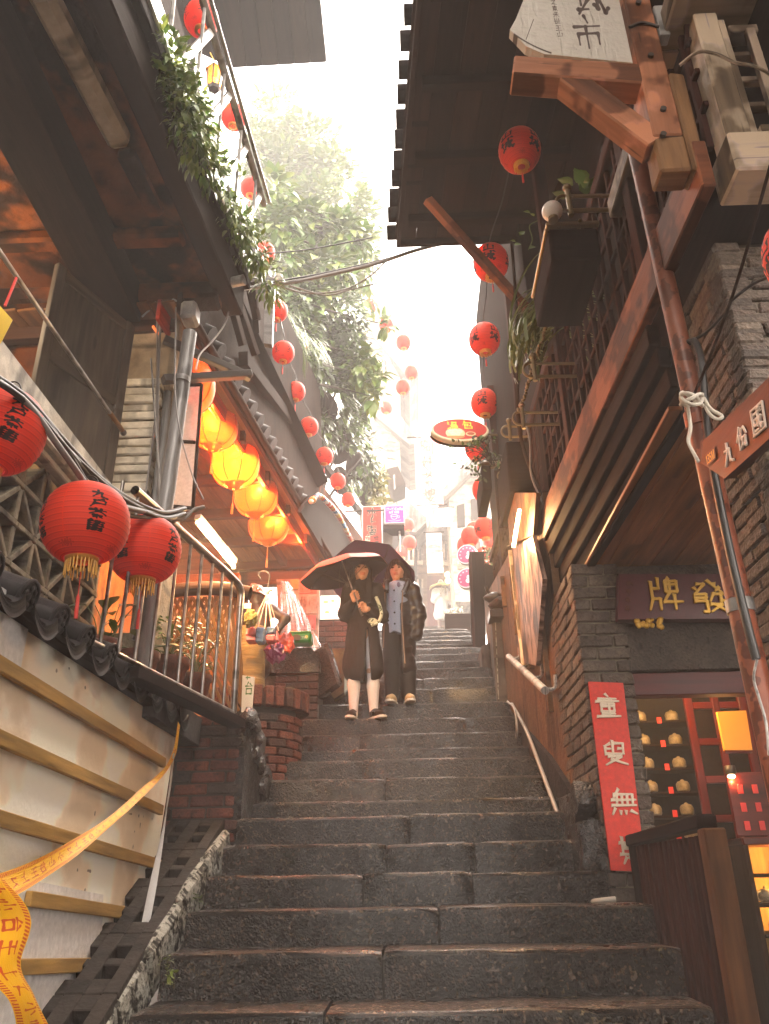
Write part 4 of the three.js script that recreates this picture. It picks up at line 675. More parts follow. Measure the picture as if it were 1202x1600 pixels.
{
  const big = leafShape(0.1, 0.07, 0.3), small = leafShape(0.05, 0.022, 0.3);
  [[-1.6, -3.95, 0.12, 0.2, big, 9, 'round-leaved plant in a clay pot nearest the stickered pipe', GREEN], [-1.46, -4.2, 0.11, 0.2, big, 12, 'leafy trailing plant in a clay pot behind the railing bars', BRIGHT], [-1.4, -4.5, 0.13, 0.24, small, 160, 'feathery bush in a clay pot in the middle of the railing', GREEN], [-1.26, -4.62, 0.1, 0.17, small, 60, 'small-leaved plant in a clay pot near the railing end post', GREEN], [-1.72, -4.4, 0.11, 0.22, big, 8, 'tall bare-stemmed plant in a clay pot by the stall wall', DARK]].forEach(([x, z, r, h, lg, n, l, cols]) => {
    const t = thing('potted_plant', l, 'potted plant', [x, 0.955, z], 0, 'clay pots along the railing');
    part('pot', lathe([[0.001, 0.01], [r * 0.66, 0], [r * 0.92, h * 0.8], [r, h * 0.8], [r, h], [r * 0.9, h], [r * 0.86, h * 0.86], [0.001, h * 0.85]], 20), M.terracotta, t);
    const ls = [], st = []; const H = rnd(0.16, 0.34) + (n < 9 ? 0.15 : 0);
    for (let k = 0; k < n; k++) { const a = rnd(6.28), rr = Math.sqrt(rnd()) * r * (n > 50 ? 1.4 : 1.7), tip = V(Math.cos(a) * rr, h * 0.9 + H * rnd(0.25, 1), Math.sin(a) * rr); ls.push({ p: tip, dir: V(Math.cos(a), rnd(-0.5, 0.7), Math.sin(a)), up: V(0, 1, 0.4), s: rnd(0.7, 1.3) }); if (k < 14) st.push(tube([V(0, h * 0.8, 0), V(tip.x * 0.35, h + (tip.y - h) * 0.6, tip.z * 0.35), tip], 0.0035, 6, 4)); }
    part('stem', st, mat('stem_green' + used.get('potted_plant'), [0.1, 0.12, 0.04]), t); leaves('foliage', ls, lg, cols, t);
  });
}
// ---------- pipes and wires by the column ----------
const wire = (name, pts, r, m, label, cat = 'cable', group, seg = 60) => solo(name, tube(pts, r, seg, 6), m, label, cat, undefined, group);
{
  const t = thing('downpipe', 'grey downpipe with rain hopper and stickers beside the column', 'pipe', P(230, 1010, 4.0)), q = t.position.clone(), pp = (n, g, m = M.grey_steel) => { const o = part(n, g, m, t); o.position.sub(q); return o; };
  const A = P(297, 520, 4.05), B = P(263, 760, 4.02), Cc = P(228, 1000, 3.98);
  pp('hopper', bar(P(296, 505, 4.05), P(299, 478, 4.05), 0.14, 0.1, 0.02)); pp('pipe', tube([A, A.clone().lerp(B, 0.5), B, B.clone().lerp(Cc, 0.5), Cc, P(222, 1075, 3.97)], 0.044, 40, 14));
  for (const [x, y] of [[285, 590], [248, 850]]) pp('collar', rod(P(x, y, 4.03), P(x - 1, y + 8, 4.03), 0.05, 14));
  const cv = canvasOf(128, 512), g = cv.getContext('2d'); g.fillStyle = '#8d8983'; g.fillRect(0, 0, 128, 512); g.fillStyle = '#181414'; g.fillRect(10, 20, 108, 90); g.fillStyle = '#fff'; g.font = 'bold 44px sans-serif'; g.fillText('Zum', 18, 62); g.fillRect(18, 78, 70, 8);
  g.fillStyle = '#c94a3a'; g.fillRect(0, 120, 18, 150); g.fillStyle = '#f4f0ea'; for (let i = 0; i < 6; i++) g.fillRect(62 + (i % 2) * 14, 190 + i * 18, 26, 10); g.fillRect(24, 320, 82, 150); g.strokeStyle = '#111'; g.lineWidth = 7; g.beginPath(); for (let i = 0; i < 5; i++) { const a = i * 1.257; g.moveTo(66 + 22 * Math.cos(a) + 16, 392 + 34 * Math.sin(a)); g.arc(66 + 22 * Math.cos(a), 392 + 34 * Math.sin(a), 17, 0, 6.3); } g.stroke();
  const top = P(240, 918, 4.0), bot = P(226, 1002, 3.98), sl = new THREE.CylinderGeometry(0.0455, 0.0455, top.distanceTo(bot), 24, 1, true, 2.6, 2.4).rotateX(-Math.PI / 2).applyMatrix4(aim(bot, top)); pp('sticker', sl, mat('sticker_print', [0.85, 0.85, 0.85], { map: ctex(cv), roughness: 0.4 }));
}
{
  const g1 = 'thin pipes and wires strapped to the column';
  solo('elbow_pipe', tube([P(292, 470, 4.2), P(300, 462, 4.2), P(330, 450, 4.15), P(382, 437, 4.1)], 0.036, 24, 12), M.grey_steel, 'grey elbow pipe running out level above the rain hopper', 'pipe');
  solo('thin_pipe', tube([P(268, 448, 4.35), P(262, 620, 4.32), P(240, 800, 4.25), P(214, 1000, 4.2)], 0.026, 30, 9), M.grey_steel, 'thin grey pipe between the column and the stickered downpipe', 'pipe');
  wire('wire', [P(252, 470, 4.2), P(247, 620, 4.2), P(250, 780, 4.2), P(262, 815, 4.1)], 0.008, M.cable_grey, 'grey wire running down the column edge', 'cable', g1);
  wire('wire', [P(246, 500, 4.2), P(244, 640, 4.2), P(222, 820, 4.2), P(216, 960, 4.15)], 0.006, M.cable_grey, 'thin wire left of the other column wires', 'cable', g1);
  wire('wire', [P(222, 495, 4.2), P(240, 478, 4.15), P(250, 462, 4.15), P(292, 478, 4.1)], 0.006, M.white_metal, 'white wire looped at the head of the column', 'cable', g1);
  wire('wire', [P(236, 560, 4.15), P(246, 700, 4.15), P(256, 840, 4.1)], 0.006, M.white_metal, 'white wire hanging slack over the white quoin', 'cable', g1);
  wire('wire', [P(275, 480, 3.9), P(276, 640, 3.9), P(300, 740, 3.85), P(318, 780, 3.8)], 0.005, M.cable_grey, 'slack wire crossing the white sign box', 'cable', g1);
  const br = thing('iron_bracket', 'dark iron bracket with two arms above the white sign box', 'bracket', P(320, 590, 4.1)), q = br.position.clone();
  part('arm', bar(P(256, 530, 4.2), P(392, 590, 4.5), 0.05, 0.05), M.iron, br).position.sub(q); part('arm', bar(P(255, 593, 4.15), P(392, 585, 4.5), 0.06, 0.05), M.iron, br).position.sub(q);
}
{ // white sign box seen from behind
  const t = thing('sign_box', 'blank white sign box in a thin frame beside the pipes', 'sign', P(285, 695, 4.4)), q = t.position.clone(), z = 4.42;
  const a = P(258, 604, z), b = P(316, 602, z), c = P(302, 795, z), d = P(254, 790, z);
  part('panel', prism([a, b, c, d], V(0.0, 0, -0.03)), mat('sign_white', [0.78, 0.74, 0.75], { roughness: 0.5, transmission: 0.6, map: T.paper }), t).position.sub(q);
  for (const [u, v] of [[a, b], [b, c], [c, d], [d, a], [P(262, 690, z), P(306, 692, z)]]) part('frame', bar(u.clone().add(V(0, 0, 0.008)), v.clone().add(V(0, 0, 0.008)), 0.018, 0.02, 0.003), M.timber_brown, t).position.sub(q);
}
{ // cable bundle carrying the big lanterns, shutter rod
  const g1 = 'black cables along the left wall', Y = [[-60, 560], [30, 618], [98, 690], [150, 748], [200, 783], [250, 806], [285, 800]];
  for (let k = 0; k < 5; k++) wire('power_cable', Y.map(([x, y], i) => P(x + rnd(-5, 5), y + k * 5 - 6 + (k > 2 ? Math.sin(i * 1.4 + k) * 16 : rnd(-3, 3)), lerp(2.1, 3.75, i / 6))), k % 2 ? 0.011 : 0.013, k === 4 ? M.cable_grey : M.cable_black, ['thick black cable, uppermost of the sagging bundle', 'black cable second in the sagging bundle', 'black cable in the middle of the sagging bundle', 'loose black cable looping below the bundle', 'grey cable looping lowest under the bundle'][k], 'cable', g1);
  wire('power_cable', [P(250, 806, 3.7), P(285, 812, 3.75), P(305, 795, 3.8), P(320, 792, 3.85), P(300, 800, 3.8), P(270, 816, 3.75)], 0.009, M.cable_grey, 'twisted pale cable end tied above the railing', 'cable', g1);
  const r = thing('shutter_rod', 'long thin steel rod slanting across the open shutter', 'rod', P(100, 520, 2.8)), q = r.position.clone();
  part('rod', rod(P(-30, 350, 2.4), P(172, 645, 3.9), 0.011, 8), M.steel, r).position.sub(q); part('tip', rod(P(172, 645, 3.9), P(193, 675, 4.1), 0.014, 8), M.bamboo, r).position.sub(q); part('knob', ball(0.02).translate(...P(193, 676, 4.1).toArray()), M.iron, r).position.sub(q);
  const ys = thing('yellow_pennant', 'yellow cloth pennant tied to the rod at the left edge', 'pennant', P(5, 500, 2.45)), q2 = ys.position.clone();
  part('cloth', prism([P(-20, 455, 2.5), P(20, 500, 2.5), P(2, 535, 2.5), P(-25, 545, 2.5)], V(-0.004, 0, -0.006)), mat('yellow_cloth', [0.75, 0.52, 0.05], { roughness: 0.7, transmission: 0.2 }), ys).position.sub(q2); part('tie', rod(P(8, 478, 2.5), P(26, 434, 2.52), 0.006, 6), M.tassel_red, ys).position.sub(q2);
}
// ---------- right: things on and before the shop ----------
const pq = (t) => (n, g, m) => { const o = part(n, g, m, t); o.position.sub(t.position); return o; };
{ // timber post with arm and brace that carries the calligraphy board
  const t = thing('timber_bracket', 'orange timber post with arm and slanting brace holding the pale board', 'bracket', [0.95, 2.1, -2.0]), pp = pq(t), m = M.timber_salmon;
  pp('post', bx(0.885, 0.985, 2.3, 3.3, -2.06, -1.95, 0.006), m); pp('post_foot', bx(0.99, 1.045, 2.14, 2.62, -2.05, -1.955, 0.008, 0.004), M.timber_worn ?? wood('timber_worn', [0.42, 0.22, 0.1], { bumpScale: 0.01 })); pp('post_foot', bx(0.885, 0.988, 2.14, 2.3, -2.055, -1.955, 0.008, 0.003), M.timber_worn);
  const zA = -2.0, A = P(800, 118, 2.0), B = P(1040, 128, 2.0);
  pp('arm', bar(A, V(0.9, B.y - 0.01, zA), 0.095, 0.1, 0.006), m);
  pp('brace', bar(P(885, 130, 2.0), V(0.9, P(1045, 240, 2.0).y + 0.02, zA), 0.085, 0.09, 0.006), m);
  pp('strap', tube([V(0.88, 2.86, -1.945), V(0.93, 2.88, -1.942), V(0.99, 2.855, -1.945)], 0.006, 12, 5), M.iron);
  for (const [x, y] of [[0.935, 2.42], [0.935, 2.7], [0.935, 3.0], [0.915, P(1045, 240, 2).y + 0.03]]) pp('bolt', rod(V(x, y, -1.952), V(x, y, -1.94), 0.011, 8), M.iron);
  pp('cable_box', bx(1.0, 1.04, 2.85, 3.02, -2.02, -1.97), M.white_metal);
}
{ // weathered board with carved writing
  const A = P(797, 50, 1.99), out = [[797, 46], [822, 72], [850, 84], [1016, 101], [1004, 60], [985, 0], [972, -70], [830, -70], [818, 0], [806, 30]].map(([x, y]) => P(x, y, 1.99)), x0 = P(797, 0, 1.99).x, x1 = P(1016, 0, 1.99).x, y0 = P(900, 101, 1.99).y, y1 = P(900, -70, 1.99).y;
  const cv = canvasOf(1024, 820), g = cv.getContext('2d'); g.fillStyle = '#e4ddd4'; g.fillRect(0, 0, 1024, 820);
  for (let i = 0; i < 900; i++) { g.fillStyle = `rgba(${90 + rnd(60)},${80 + rnd(50)},${70 + rnd(40)},${rnd(0.06)})`; g.beginPath(); g.ellipse(rnd(1024), rnd(820), rnd(5, 60), rnd(2, 10), 0.2 + rnd(-0.2, 0.2), 0, 7); g.fill(); }
  const U = (px, py) => { const p = P(px, py, 1.99); return [(p.x - x0) / (x1 - x0) * 1024, (y1 - p.y) / (y1 - y0) * 820]; };
  g.fillStyle = '#5a4640'; { const [a, b] = U(893, -38), [c, d] = U(950, 25); brush(g, '城', a, b, (c - a) * 1.1, 0.12, (d - b) * 0.95); const [e, f] = U(893, 24), [h, k] = U(945, 76); brush(g, '市', e, f, (h - e), 0.11, k - f); }
  g.fillStyle = '#6b5750'; ['又', '東', '禾', '世', '王', '山'].forEach((ch, i) => { const [a, b] = U(860 + i * 2, 1 + i * 10); brush(g, ch, a, b - 8, 44, 0.11, 40); });
  g.strokeStyle = '#4a3526'; g.lineWidth = 11; g.beginPath(); g.moveTo(...U(799, 50)); g.quadraticCurveTo(...U(828, 72), ...U(862, 83)); g.stroke(); g.lineWidth = 5; g.beginPath(); g.moveTo(...U(822, 62)); g.lineTo(...U(834, 30)); g.stroke();
  let pl = prism(out, V(0, 0.0, -0.035)); pl = printUV(pl, x0, x1, y0, y1);
  solo('calligraphy_board', pl, mat('board_print', [0.72, 0.71, 0.68], { map: ctex(cv), roughness: 0.5, bumpMap: scaled(T.stain, 0.5), bumpScale: 0.006 }), 'pale weathered board with brushed characters resting on the timber arm', 'signboard');
}
{ // drainpipe, black conduit, rope, hanging cable
  const t = thing('drainpipe', 'tall rust-red drainpipe with peeling paint before the brick pier', 'pipe', [1.0, -0.6, -2.38]), pp = pq(t); mat('rust_pipe', [0.3, 0.095, 0.05], { map: T.peel, roughness: 0.42, bumpMap: T.rough, bumpScale: 0.002 });
  const a = PX(985, 200, 1.0), b = V(1.01, 1.42, -2.37), c = V(1.015, 0.75, -2.36), d = V(1.02, -0.7, -2.34); a.z = -2.4; a.y = 2.95;
  pp('pipe_length', rod(b, a, 0.034, 18), mat('rust_pipe_dark', [0.2, 0.075, 0.042], { map: T.peel, roughness: 0.45 })); pp('pipe_length', rod(c, b, 0.037, 18), M.rust_pipe); pp('pipe_length', rod(d, c, 0.038, 18), M.rust_pipe);
  pp('collar', rod(b.clone().add(V(0, -0.03, 0)), b.clone().add(V(0, 0.03, 0)), 0.043, 18), M.rust_pipe); pp('collar', rod(c.clone().add(V(0, -0.02, 0)), c.clone().add(V(0, 0.02, 0)), 0.042, 18), M.grey_steel); pp('clamp', bar(V(1.02, 0.28, -2.31), V(1.14, 0.28, -2.31), 0.02, 0.025), M.iron);
  wire('conduit', [P(1073, 538, 2.36), P(1083, 532, 2.33), P(1093, 552, 2.3), P(1108, 690, 2.3), P(1136, 840, 2.27), P(1170, 985, 2.25), P(1182, 1030, 2.25)], 0.013, M.cable_black, 'ribbed black conduit bending down beside the rust-red drainpipe', 'conduit');
  wire('thin_wire', [P(1183, 1030, 2.25), P(1178, 1060, 2.25), P(1186, 1090, 2.24), P(1196, 1125, 2.22), P(1202, 1180, 2.2)], 0.004, M.white_metal, 'thin pink-white wire leaving the end of the black conduit', 'wire');
  mat('rope_white', [0.75, 0.7, 0.6], { roughness: 0.85, bumpMap: T.grit, bumpScale: 0.004 });
  const r = thing('rope', 'white rope knotted round the drainpipe above the sign board', 'rope', P(1080, 625, 2.3).toArray()), rp = pq(r);
  const kn = []; for (let i = 0; i < 26; i++) { const a = i * 0.75; kn.push(P(1081 + 17 * Math.cos(a), 624 + 9 * Math.sin(a * 1.3) + (i % 5) - 2, 2.3 + 0.055 * -Math.sin(a) - 0.02)); }
  rp('knot', tube(kn, 0.0065, 140, 6), M.rope_white); rp('tail', tube([P(1074, 630, 2.28), P(1079, 668, 2.27), P(1076, 690, 2.27), P(1083, 706, 2.26), P(1092, 722, 2.26)], 0.0065, 30, 6), M.rope_white); rp('loop', tube([P(1100, 622, 2.28), P(1112, 640, 2.26), P(1129, 651, 2.25), P(1122, 655, 2.25), P(1110, 648, 2.26), P(1101, 632, 2.28)], 0.006, 40, 6), M.rope_white);
  wire('hanging_cable', [P(1204, 258, 1.7), P(1180, 345, 1.85), P(1152, 440, 2.0), P(1124, 520, 2.15), P(1096, 590, 2.28), P(1084, 618, 2.3)], 0.0055, M.timber_brown, 'brown stranded cable hanging from the balcony to the rope knot', 'cable');
  wire('hanging_cable', [P(1202, 432, 2.0), P(1180, 442, 2.05), P(1145, 468, 2.12), P(1130, 492, 2.2), P(1100, 522, 2.3), P(1072, 537, 2.36)], 0.006, M.cable_black, 'black cable sagging across the brick pier', 'cable');
  wire('balcony_wire', [P(1062, 102, 1.9), P(1090, 82, 1.86), P(1118, 84, 1.84), P(1150, 98, 1.84), P(1180, 104, 1.84), P(1210, 120, 1.84)], 0.006, M.cream_wood, 'pale wire slung across the pale balcony post', 'wire');
  const l = makeLantern('balcony_lantern', 'red lantern cut by the right edge in front of the brick pier', 0.1, 0.115, 12, M.paper_hill, { tail: 0 }); l.position.copy(P(1252, 398, 1.75));
}
{ // trail sign 135M
  const X = 0.94, A = PX(1097, 705, X), nA = PX(1093, 722, X);
  const pts = [PX(1098, 690, X), PX(1094, 722, X), PX(1132, 748, X), PX(1206, 682, X), PX(1290, 590, X), PX(1290, 470, X), PX(1206, 585, X)];
  const t = thing('trail_sign', 'dark wooden pointed sign with 135M and white characters on the brick pier', 'sign', pts[1]), pp = pq(t);
  wood('sign_wood', [0.1, 0.025, 0.015], { roughness: 0.4, bumpScale: 0.002 });
  pp('board', prism([...pts], V(0.03, 0, 0)), M.sign_wood);
  // lettering as raised print lying on the board, along its slope
  const dir = PX(1206, 632, X).sub(PX(1112, 718, X)).normalize(), nor = V(-1, 0, 0), up = nor.clone().cross(dir).normalize(), m4 = (p) => new THREE.Matrix4().makeBasis(dir, up, nor).setPosition(p);
  const zh = mat('sign_white_paint', [0.75, 0.68, 0.6], { roughness: 0.5 });
  const word = (n, g, px, py, m, sx = 1, sy = 1) => { const o = part(n, g.scale(sx, sy, 1).applyMatrix4(m4(PX(px, py, X - 0.001))), m, t); o.position.sub(t.position); };
  word('character', raised('九', 0.066, 0.1, 0.004), 1139, 708, zh); word('character', raised('份', 0.066, 0.09, 0.004), 1160, 683, zh); word('character', raised('國', 0.075, 0.085, 0.004), 1186, 655, zh);
  const cv = canvasOf(256, 96), g = cv.getContext('2d'); g.fillStyle = '#5d1a0c'; g.fillRect(0, 0, 256, 96); g.fillStyle = '#f3b52a'; g.font = 'bold 84px sans-serif'; g.fillText('135M', 6, 80, 244);
  word('height_mark', printUV(new THREE.PlaneGeometry(0.074, 0.04), -0.0425, 0.0425, -0.0225, 0.0225).translate(0, 0, 0.003), 1112, 713, mat('mark_print', [0.8, 0.8, 0.8], { map: ctex(cv), roughness: 0.5 }));
}
{ // couplet board on the pillar
  const z = -4.27, t = thing('couplet_board', 'bright red upright board with silver characters on the brick pillar', 'signboard', [1.05, -0.2, z]), pp = pq(t), c = [P(920, 1065, 4.27), P(974, 1067, 4.27), P(1010, 1362, 4.27), P(955, 1360, 4.27)];
  pp('board', prism(c, V(0, 0, -0.02)), mat('banner_red', [0.72, 0.03, 0.012], { roughness: 0.55, map: T.paper }));
  mat('silver_outline', [0.62, 0.52, 0.4], { roughness: 0.35, metalness: 0.4 });
  [['童', 949, 1102], ['叟', 960, 1176], ['無', 974, 1252], ['欺', 988, 1328]].forEach(([ch, x, y]) => pp('character', raised(ch, 0.125, 0.1, 0.006).translate(...P(x, y, 4.268).toArray()), M.silver_outline));
}
{ // name board over the door
  const z = -4.22, t = thing('name_board', 'dark red name board with raised gold characters over the shop door', 'signboard', [1.5, 1.3, z]), pp = pq(t), c = [P(967, 897, 4.22), P(1190, 897, 4.22), P(1196, 966, 4.22), P(966, 968, 4.22)];
  pp('board', prism(c, V(0, 0, -0.07)), mat('board_maroon', [0.1, 0.008, 0.012], { roughness: 0.35, map: T.paper }));
  mat('gold_leaf', [0.68, 0.4, 0.07], { roughness: 0.35, metalness: 0.55 });
  pp('character', raised('牌', 0.19, 0.085, 0.012).translate(...P(1038, 928, 4.218).toArray()), M.gold_leaf); pp('character', raised('發', 0.19, 0.085, 0.012).translate(...P(1105, 932, 4.218).toArray()), M.gold_leaf);
  ['歲', '甲', '申', '年'].forEach((ch, i) => pp('small_character', raised(ch, 0.034, 0.09, 0.003).translate(...P(984 - i, 912 + i * 13, 4.218).toArray()), M.timber_orange));
  const o = []; for (let i = 0; i < 22; i++) o.push(ball(rnd(0.01, 0.018), 1, 1, 0.7, 8, 6).translate(rnd(-0.08, 0.08), rnd(-0.025, 0.025), 0)); pp('carved_ornament', o.map((g) => g.translate(...P(1013, 973, 4.2).toArray())), M.gold_leaf);
}
{ // jars on the dark shelves, with red tags
  mat('jar_clay', [0.62, 0.5, 0.33], { roughness: 0.5, map: T.brick }); mat('tag_red', [0.65, 0.03, 0.03], { roughness: 0.6 });
  const jg = lathe([[0.001, 0], [0.036, 0], [0.044, 0.012], [0.046, 0.045], [0.041, 0.058], [0.035, 0.06], [0.036, 0.066], [0.013, 0.073], [0.009, 0.08], [0.001, 0.083]], 18);
  const sh = thing('tea_shelf', 'dark wall shelves for pale jars inside the shop door', 'shelf', [1.7, -0.9, -5.9]), pp = pq(sh); pp('back_panel', bx(1.35, 2.0, -0.9, 1.2, -5.98, -5.95), M.black_wall);
  let proto; const Z = -5.78;
  for (let k = 0; k < 8; k++) { const y = P(1054, 1117 + k * 36.5, -Z).y; pp('shelf', bx(1.35, 1.98, y - 0.062, y - 0.047, -5.94, -5.72), M.timber_dark);
    for (const [c, px] of [[0, 1003], [1, 1049]]) { const q = P(px + (1117 + k * 36.5 - 1117) * 0.165 + (c ? 0 : -4), 1117 + k * 36.5, -Z); const l = (c ? 'pale lidded jar in the right column, ' : 'pale lidded jar close to the pillar bricks, ') + ['top', 'second', 'third', 'fourth', 'fifth', 'sixth', 'seventh', 'lowest'][k] + ' shelf'; if (!proto) { proto = solo('tea_jar', jg, M.jar_clay, l, 'jar', [q.x, y - 0.046, Z], 'pale jars on the dark shelves'); } else dup(proto, l, [q.x, y - 0.046, Z]); }
    const a = P(1031 + k * 6.2, 1125 + k * 36.5, 5.7); pp('price_tag', bx(a.x - 0.016, a.x + 0.016, a.y - 0.022, a.y + 0.022, -5.715, -5.71, 0.001), M.tag_red); }
}
{ // lamps, lit panel and glowing shelves inside
  mat('lamp_glow', [1, 0.9, 0.7], { emissive: C(1, 0.72, 0.36), emissiveIntensity: 1.2 });
  [[981, 1026, 4.9, 'small ceiling spotlight at the door’s upper left'], [1033, 1027, 4.95, 'small ceiling spotlight right of the other one'], [1143, 1213, 5.0, 'small lamp hanging by the red lattice door']].forEach(([x, y, d, l], k) => {
    const q = P(x, y, d), t = thing('spot_lamp', l, 'lamp', q, 0, 'small lamps inside the shop'); part('bulb', ball(0.018, 1.3, 0.7, 1.3), M.lamp_glow, t); part('housing', lathe([[0.02, 0.01], [0.034, 0.02], [0.03, 0.06], [0.001, 0.062]], 14), M.iron, t);
    const li = new THREE.PointLight(new THREE.Color(1, 0.55, 0.2), k === 2 ? 0.06 : 0.3); li.name = 'lamp'; li.position.y = -0.03; li.castShadow = true; t.add(li);
  });
  const c = [P(1121, 1112, 5.1), P(1166, 1110, 5.1), P(1176, 1172, 5.1), P(1133, 1172, 5.1)], t = thing('light_panel', 'plain amber lit panel hanging inside the shop', 'light panel', c[3]), pp = pq(t); pp('panel', prism(c, V(0, 0, -0.03)), mat('amber_lit', [0.6, 0.3, 0.05], { emissive: C(0.55, 0.2, 0.015), emissiveIntensity: 0.03, roughness: 0.6 })); pp('frame', prism([c[3], c[2], c[2].clone().add(V(0, -0.015, 0)), c[3].clone().add(V(0, -0.015, 0))], V(0, 0, -0.035)), M.lacquer_red);
  // cabinet with teaware at the right edge
  const X0 = 1.88, cab = thing('lit_cabinet', 'wooden cabinet with glowing shelves at the right edge inside the shop', 'cabinet', [2.3, -0.9, -5.0]), cp = pq(cab); wood('cabinet_wood', [0.62, 0.36, 0.12]);
  const Y = [P(1180, 1320, 4.9).y, P(1180, 1365, 4.9).y, P(1180, 1412, 4.9).y, P(1180, 1460, 4.9).y];
  cp('back_panel', bx(X0, 2.9, -0.9, Y[0], -5.25, -5.22), M.cabinet_wood); cp('side', bx(X0 - 0.03, X0, -0.9, Y[0] + 0.04, -5.25, -4.92), M.timber_brown); cp('top_board', bx(X0 - 0.03, 2.9, Y[0], Y[0] + 0.04, -5.25, -4.9), M.lacquer_red); for (let i = 1; i < 4; i++) cp('shelf', bx(X0, 2.9, Y[i] - 0.02, Y[i], -5.22, -4.92), M.timber_dark);
  for (let i = 0; i < 3; i++) { const li = new THREE.PointLight(new THREE.Color(1, 0.5, 0.12), 0.05); li.name = 'shelf_lamp'; const b = part('shelf_lamp', ball(0.012, 3, 0.7, 1), M.lamp_glow, cab); b.position.set(X0 + 0.2, Y[i] - 0.05, -5.02).sub(cab.position); b.add(li); }
  const pot = (x, y, s, l) => { const u = thing('teapot', l, 'teapot', [x, y, -5.06], 0.5, 'teaware on the glowing shelves'); part('belly', lathe([[0.001, 0], [0.03, 0], [0.05, 0.025], [0.045, 0.055], [0.02, 0.07], [0.001, 0.07]], 18).scale(s, s, s), M.jar_clay, u); part('spout', tube([V(0.04, 0.03, 0), V(0.065, 0.04, 0), V(0.075, 0.065, 0)].map((v) => v.multiplyScalar(s)), 0.008, 8, 6), M.jar_clay, u); part('knob', ball(0.009).translate(0, 0.078 * s, 0), M.jar_clay, u); part('handle', new THREE.TorusGeometry(0.024 * s, 0.005, 6, 14).translate(-0.05 * s, 0.035 * s, 0), M.jar_clay, u); };
  pot(X0 + 0.1, Y[2], 1, 'pale teapot on the middle glowing shelf'); pot(X0 + 0.2, Y[1], 0.8, 'small teapot on the upper glowing shelf'); pot(X0 + 0.13, Y[3], 0.9, 'teapot on the lowest glowing shelf');
  const tags = thing('tag_rail', 'rows of small red tags on the wall above the cabinet', 'tag rail', [2.2, Y[0] + 0.05, -4.98]), tp = pq(tags); tp('rail', bx(X0 - 0.02, 2.7, Y[0] + 0.05, Y[0] + 0.4, -5.02, -5.0), M.lacquer_red); for (let r = 0; r < 3; r++) for (let k = 0; k < 5; k++) tp('tag', bx(X0 + 0.03 + k * 0.085, X0 + 0.062 + k * 0.085, Y[0] + 0.08 + r * 0.1, Y[0] + 0.13 + r * 0.1, -4.998, -4.994, 0.001), M.tag_red);
}
{ // wooden fence between the stairs and the shop floor
  const t = thing('wooden_fence', 'dark wooden fence of upright bars with thick end post at lower right', 'fence', [1.06, -0.9, -3.7]), pp = pq(t), a = V(1.07, 0.17, -4.24), b = V(1.075, 0.19, -3.16);
  pp('hand_rail', bar(a, b, 0.075, 0.05, 0.006), M.timber_dark); pp('rail', bar(V(1.075, -0.82, -4.22), V(1.08, -0.82, -3.2), 0.04, 0.05), M.timber_brown);
  pp('end_post', bx(1.045, 1.125, -1.0, 0.165, -3.2, -3.12, 0.006), wood('fence_post', [0.2, 0.085, 0.032])); pp('far_post', bx(1.045, 1.1, -0.9, 0.2, -4.25, -4.19, 0.006), M.timber_dark);
  for (let k = 0; k < 13; k++) pp('bar', bx(1.055, 1.09, -0.8, 0.145, -4.15 + k * 0.072, -4.118 + k * 0.072, 0.004), M.timber_redbrown);
}
// ---------- brown wall beside the stairs and what is fixed to it ----------
{
  plast('brown_wall', [0.24, 0.125, 0.06], { bumpScale: 0.01, roughness: 0.6 });
  const w = thing('side_wall', 'stained brown wall along the right side of the stairs', 'wall', [1.1, 0, -6.6]), pp = pq(w);
  pp('wall_face', prism([V(0.945, -0.4, -4.9), V(0.945, 2.4, -4.9), V(0.87, 2.9, -8.6), V(0.87, 0.9, -8.6)], V(0.25, 0, 0)), M.brown_wall);
  pp('plinth', prism([V(0.92, -0.4, -4.5), V(0.92, 0.28, -4.5), V(0.9, 0.75, -5.5), V(0.86, 1.75, -8.2), V(0.86, 0.8, -8.2)], V(0.06, 0, 0)), M.drain_concrete);
  for (let k = 0; k < 4; k++) pp('batten', bar(V(0.925 - k * 0.012, 1.0 + k * 0.42, -5.3 - k * 0.55), V(0.925 - k * 0.012, 2.2 + k * 0.12, -5.32 - k * 0.55), 0.03, 0.045), M.brown_wall);
  // marbled plank panel with the tube above it
  const p = thing('marbled_panel', 'tall marbled wooden panel lit by the glowing tube', 'panel', [0.86, 1.6, -6.3]), q = pq(p);
  q('panel', prism([PX(800, 858, 0.865), PX(832, 838, 0.865), PX(848, 905, 0.865), PX(838, 1040, 0.865), PX(815, 1035, 0.865)], V(0.03, 0, 0)), mat('marbled', [0.36, 0.27, 0.22], { roughness: 0.45, map: tex(512, 0.6, (u, v) => { const a = fbm((u + 0.15 * fbm(u, v, 4, 301, 3)) % 1, v, 12, 303, 4, 3); const q = sstep(a, 0.3, 0.62); return [0.3 + 0.68 * q, 0.2 + 0.72 * q, 0.15 + 0.75 * q]; }) }));
  q('edge', bar(PX(797, 860, 0.86), PX(818, 1040, 0.86), 0.02, 0.03), M.cream_wood);
  q('plank', prism([PX(790, 770, 0.868), PX(838, 770, 0.868), PX(833, 836, 0.868), PX(797, 852, 0.868)], V(0.03, 0, 0)), M.brown_wall);
}
tubeLamp(PX(812, 797, 0.8), PX(803, 853, 0.8), 'glowing upright tube on the wall over the marbled panel', 2.6, false);
